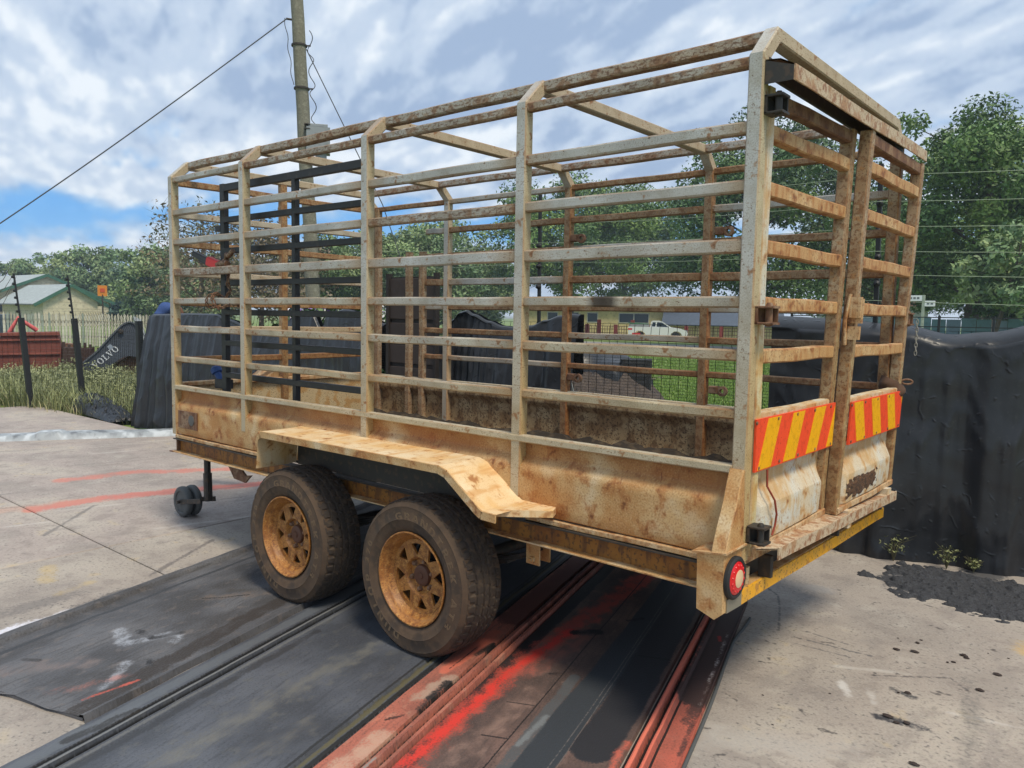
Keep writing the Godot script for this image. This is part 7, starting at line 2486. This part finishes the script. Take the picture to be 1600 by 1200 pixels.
func build_person() -> void:
	# someone in blue overalls bending forward behind the tarpaulin
	var o := Vector3(-20.55, -0.05, -7.85)
	var r := Vector3(0.385, 0, -0.922)
	var P := func(s: float, y: float, d := 0.0) -> Vector3: return o + r * s + Vector3(0, y, 0) + Vector3(0.922, 0, 0.385) * d
	var bones := []
	for s in [-0.1, 0.1]:
		bones.append([P.call(-0.05, 1.35, s), P.call(0.06, 0.98, s), 0.11, 0.085])
		bones.append([P.call(0.06, 0.98, s), P.call(-0.02, 0.55, s), 0.085, 0.055])
		bones.append([P.call(-0.02, 0.55, s), P.call(0.12, 0.50, s), 0.05, 0.04])
		bones.append([P.call(0.30, 1.62, s * 1.9), P.call(0.34, 1.38, s * 2.0), 0.07, 0.055])
		bones.append([P.call(0.34, 1.38, s * 2.0), P.call(0.42, 1.16, s * 1.6), 0.05, 0.038])
		bones.append([P.call(0.42, 1.16, s * 1.6), P.call(0.44, 1.08, s * 1.5), 0.04, 0.03])
	bones.append([P.call(-0.05, 1.38), P.call(0.12, 1.60), 0.15, 0.16])
	bones.append([P.call(0.12, 1.60), P.call(0.32, 1.62), 0.17, 0.13])
	bones.append([P.call(0.32, 1.62), P.call(0.44, 1.56), 0.06, 0.06])
	bones.append([P.call(0.47, 1.55), P.call(0.51, 1.49), 0.10, 0.085])
	var T := thing("person", "person in blue overalls bending forward behind the tarpaulin's left end", "person", o)
	var mb := field_mesh(bones, 0.035)
	for i in mb.v.size():
		var q := mb.v[i] - o
		var s := q.dot(r)
		var c := L8(52, 76, 128)
		if s > 0.40 and q.y > 1.4: c = L8(112, 76, 58)
		elif s > 0.37 and q.y < 1.22: c = L8(150, 98, 72)
		mb.c[i] = c
	part(mb, "body", mat("cloth_person", Color(1, 1, 1), 0.85), T)
	var sb := MB.new()
	sb.box(o + Vector3(0, 0.26, 0), Vector3(1.3, 0.5, 0.9), Basis(r, Vector3.UP, Vector3(0.922, 0, 0.385)), 0.03)
	solo(sb, "work_platform", paint("scrap_brown", C8(74, 56, 50), 0.9), "dark platform under the bending person's feet", "platform")

func build_pole() -> void:
	var T := thing("utility_pole", "weathered grey wooden utility pole rising behind the trailer", "utility pole", Vector3(-11.10, -0.05, -6.30))
	var b := Vector3(-11.095, -0.05, -6.30)
	var top := Vector3(-11.355, 9.0, -5.92)
	var at := func(y: float) -> Vector3: return b.lerp(top, (y + 0.05) / 9.05)
	var mb := MB.new()
	var pts := []
	for k in 13: pts.append(b.lerp(top, k / 12.0) + Vector3(0.012 * sin(k * 1.7), 0, 0.012 * cos(k * 2.3)))
	mb.tube(pts, 0.135, 18, 0.105)
	var im := plain(256, 256, C8(128, 126, 112))
	lay(im, tiled(NZ["fine"], 256, 256, 6.0, 0.6), 0.45, 0.75, C8(92, 88, 76), 0.8)
	lay(im, NZ["fbm"], 0.55, 0.8, C8(150, 148, 134), 0.6)
	part(mb, "shaft", tri_mat("pole_wood", im, 1.0, 0.9, NZ["fine"], 0.4), T)
	var r := Vector3(0.593, 0, -0.805)
	var n := Vector3(0.805, 0, 0.593)
	mb = MB.new()
	var c: Vector3 = at.call(4.62) + r * 0.24 + n * 0.1
	mb.box(c, Vector3(0.42, 0.46, 0.25), Basis(r, Vector3.UP, n), 0.01)
	mb.box(c + Vector3(0, 0.26, 0), Vector3(0.34, 0.06, 0.2), Basis(r, Vector3.UP, n), 0.01)
	mb.box(c + Vector3(0, -0.30, 0) + r * 0.05, Vector3(0.2, 0.16, 0.16), Basis(r, Vector3.UP, n), 0.01)
	var bx := part(mb, "switch_box", paint("box_grey", C8(150, 156, 160), 0.5), T)
	mb = MB.new()
	for y in [0.12, 0.04]: mb.box(c + Vector3(0, y + 0.15, 0) - r * 0.19, Vector3(0.1, 0.015, 0.27), Basis(r, Vector3.UP, n))
	part(mb, "bracket", M["dark_steel"], bx)
	mb = MB.new()
	for y in [6.3, 5.55]:
		var q: Vector3 = at.call(y)
		mb.lathe([Vector2(0.13, -0.02), Vector2(0.14, -0.015), Vector2(0.14, 0.015), Vector2(0.13, 0.02)], q, Vector3.UP, 20)
		mb.tube([q + r * 0.12 + n * 0.03, q + r * 0.2 + n * 0.05], 0.015, 6)
	mb.tube([at.call(6.74) - r * 0.1, at.call(6.74) - r * 0.2 + n * 0.02], 0.02, 6)
	part(mb, "pole_band", M["dark_steel"], T)
	mb = MB.new()
	var lp := []
	for k in 60:
		var a := k * 0.55
		lp.append(at.call(6.55 - k * 0.035) + r * (0.19 + 0.05 * sin(a)) + n * (0.1 * cos(a * 0.7)))
	mb.tube(lp, 0.008, 5)
	lp = []
	for k in 20: lp.append(at.call(6.72 - k * 0.06) - r * (0.22 - 0.004 * k + 0.015 * sin(k * 0.9)) + n * 0.1)
	mb.tube(lp, 0.007, 5)
	part(mb, "loose_cable", M["cable"], T)
	mb = MB.new()
	var a0: Vector3 = at.call(6.74) - r * 0.2
	var pth := []
	for k in 25:
		var f := k / 24.0
		pth.append(a0.lerp(Vector3(-15.2, -0.60, 2.2), f) + Vector3(0, -0.22 * sin(f * PI), 0))
	pth = pth.slice(0, 22)
	mb.tube(pth, 0.011, 6)
	solo(mb, "overhead_cable", M["cable"], "dark overhead cable running from the pole down to the left edge", "cable")
	mb = MB.new()
	mb.tube([at.call(6.25) + r * 0.12, Vector3(-10.35, 3.55, -7.2), Vector3(-9.55, -0.05, -8.15)], 0.009, 6)
	solo(mb, "stay_wire", M["cable"], "taut stay wire from the pole down behind the trailer", "wire")

func build_bits() -> void:
	# dark slatted board behind the small side door
	var D := thing("slatted_board", "tall dark brown slatted board standing behind the trailer's small side door", "board", Vector3(-4.28, 0, -2.40))
	var mb := MB.new()
	mb.box(Vector3(-4.28, 0.93, -2.42), Vector3(0.64, 1.86, 0.02))
	part(mb, "backing", paint("board_dark", C8(40, 33, 30), 0.8), D)
	for k in 9:
		mb = MB.new()
		mb.box(Vector3(-4.28, 0.12 + k * 0.205, -2.402), Vector3(0.64, 0.17, 0.018), Basis.IDENTITY, 0.004)
		part(mb, "slat", paint("slat_brown", C8(58, 46, 40), 0.75), D)
	for x in [-4.60, -3.96]:
		mb = MB.new()
		mb.box(Vector3(x, 0.94, -2.40), Vector3(0.04, 1.90, 0.05), Basis.IDENTITY, 0.004)
		part(mb, "frame_bar", paint("board_dark", C8(40, 33, 30), 0.8), D)
	# spare wheel on the drawbar
	var S := thing("spare_wheel", "upright spare wheel on the drawbar, only its rusty top showing over the front panel", "wheel", Vector3(-4.16, 0.56, -0.90))
	mb = MB.new()
	var c := Vector3(-4.12, 0.79, -0.90)
	mb.lathe([Vector2(0.20, 0.09), Vector2(0.24, 0.10), Vector2(0.30, 0.095), Vector2(0.318, 0.07), Vector2(0.32, -0.07), Vector2(0.30, -0.1), Vector2(0.2, -0.09)], c, Vector3(1, 0, 0), 64)
	part(mb, "tyre", M["rust"], S)
	mb = MB.new()
	mb.lathe([Vector2(0.20, 0.085), Vector2(0.19, 0.07), Vector2(0.15, 0.03), Vector2(0.0, 0.03)], c, Vector3(1, 0, 0), 48)
	part(mb, "rim", M["rim"], S)
	# heap, crate and twigs beyond the mesh
	var f := FastNoiseLite.new()
	f.seed = 12; f.frequency = 1.6
	mb = MB.new()
	mb.grid(50, 40, func(a: float, b: float) -> Vector3:
		var d := Vector2(a - 0.5, b - 0.5) * 2.0
		var e := maxf(0.0, 1.0 - d.length_squared())
		return Vector3(-5.25 + d.x * 1.15 + d.y * 0.3, -0.06 + 0.98 * pow(e, 0.6) + f.get_noise_2d(a * 4.0, b * 4.0) * 0.12 * e, -6.7 + d.y * 0.8 - d.x * 0.5), Vector3.UP)
	var im := plain(256, 256, C8(78, 68, 62))
	lay(im, NZ["fbm"], 0.45, 0.7, C8(58, 52, 50), 0.8)
	lay(im, NZ["fine"], 0.6, 0.75, C8(112, 100, 88), 0.6)
	solo(mb, "soil_heap", tri_mat("heap", im, 1.2, 0.95, NZ["fine"], 1.5), "dark brown heap of soil beyond the mesh fence", "heap")
	mb = MB.new()
	mb.grid(40, 30, func(a: float, b: float) -> Vector3:
		var d := Vector2(a - 0.5, b - 0.5) * 2.0
		var e := maxf(0.0, 1.0 - pow(absf(d.x), 3.0)) * maxf(0.0, 1.0 - pow(absf(d.y), 3.0))
		return Vector3(-5.45 + d.x * 0.85, 0.46 + 0.58 * pow(e, 0.3) + 0.04 * sin(a * 17.0 + b * 5.0), -6.60 + d.y * 0.5 - d.x * 0.4), Vector3.UP)
	solo(mb, "heap_cover", M["tarp"], "black sheet thrown over the soil heap beyond the mesh", "sheet")
	var B := thing("black_crate", "black crate beside the soil heap beyond the mesh fence", "crate", Vector3(-4.62, -0.06, -6.95))
	mb = MB.new()
	mb.box(Vector3(-4.62, 0.45, -6.95), Vector3(0.42, 1.0, 0.4), Basis(Vector3.UP, 0.5), 0.02)
	part(mb, "body", M["rubber"], B)
	for k in 5:
		mb = MB.new()
		mb.box(Vector3(-4.54, 0.55 + k * 0.09, -6.78), Vector3(0.30, 0.03, 0.03), Basis(Vector3.UP, 0.5))
		part(mb, "rib", paint("crate_rib", C8(60, 60, 62)), B)
	mb = MB.new()
	var r := RandomNumberGenerator.new()
	r.seed = 3
	for k in 46:
		var p := Vector3(-3.9 + r.randfn() * 0.22, 0.0 + r.randf() * 0.32, -5.5 + r.randfn() * 0.22)
		mb.tube([p, p + Vector3(r.randfn() * 0.16, r.randf_range(-0.02, 0.14), r.randfn() * 0.16)], 0.006, 4, 0.003)
	solo(mb, "twig_heap", mat("twig", C8(186, 170, 132), 0.9), "small heap of pale dry twigs on the lawn beyond the mesh", "twigs")
	# spilt ash and lumps on the slab at right
	mb = MB.new()
	var g := FastNoiseLite.new()
	g.seed = 40; g.frequency = 5.0; g.fractal_octaves = 4
	mb.grid(220, 150, func(a: float, b: float) -> Vector3:
		var p := Vector2(lerpf(-0.32, 1.0, a), lerpf(-3.0, -2.02, b))
		var d := (p - Vector2(0.36, -2.48)) * Vector2(1.0 / 0.54, 1.0 / 0.33)
		d = d.rotated(0.12)
		var e := 1.12 - d.length() + g.get_noise_2d(p.x * 0.5, p.y * 0.5) * 0.42 + g.get_noise_2d(p.x * 2.0, p.y * 2.0) * 0.25
		return Vector3(p.x, -0.010 + clampf(e * 0.10, 0.0, 0.026) + maxf(0.0, g.get_noise_2d(p.x * 2.2, p.y * 2.2)) * 0.03 * clampf(e * 3.0, 0.0, 1.0), p.y), Vector3.UP)
	im = plain(512, 512, C8(54, 55, 59))
	lay(im, NZ["fbm"], 0.45, 0.7, C8(66, 68, 72), 0.7)
	lay(im, NZ["fine"], 0.6, 0.75, C8(34, 34, 36), 0.8)
	lay(im, NZ["grit"], 0.6, 0.8, C8(84, 84, 86), 0.6)
	solo(mb, "ash_spill", tri_mat("ash", im, 0.5, 0.9, NZ["fine"], 0.5), "dark grey spill of ash on the slab at right, near the tarpaulin", "ash")
	var lumps := [[0.25, -1.55], [0.245, -1.50], [0.26, -1.38], [0.44, -1.49], [0.455, -1.47], [0.42, -1.38], [0.40, -1.36], [0.19, -1.35], [0.59, -1.37], [0.56, -1.15], [0.34, -0.92], [0.31, -0.90], [0.37, -0.63], [0.40, -0.65], [0.33, -0.66], [0.49, -0.37], [0.52, -1.6], [0.16, -1.5], [0.18, -1.47], [0.6, -1.6], [-0.1, -0.5], [0.02, -0.3], [0.1, -0.7]]
	im = plain(64, 64, C8(58, 48, 44))
	var lm := mat("lump", C8(58, 48, 44), 0.9)
	for k in lumps.size():
		mb = MB.new()
		var q: Array = lumps[k]
		var s := (0.004 + 0.006 * absf(sin(k * 3.7))) if k < 16 else 0.003
		var pr := []
		for j in 7: pr.append(Vector2(s * sin(j / 6.0 * PI) * (1.0 + 0.3 * sin(j * 2.0 + k)), s * 0.55 * (1.0 - cos(j / 6.0 * PI))))
		mb.lathe(pr, Vector3(q[0], 0.0, q[1]), Vector3(0.1 * sin(k), 1, 0.1 * cos(k)).normalized(), 7)
		for i in mb.v.size():
			mb.v[i].x = q[0] + (mb.v[i].x - q[0]) * (1.0 + 0.9 * absf(cos(k * 1.3)))
		solo(mb, "debris_lump", lm, "small dark lump of debris on the bare slab at right", "debris", "debris lumps on the right slab")

func build_background() -> void:
	build_fence()
	build_tarps()
	build_trees()
	build_plants()
	build_buildings()
	build_pickup()
	build_scrap()
	build_person()
	build_pole()
	build_bits()

func _ready() -> void:
	rng.seed = 20
	setup_camera_and_light()
	setup_materials()
	build_ground()
	build_trailer()
	build_background()
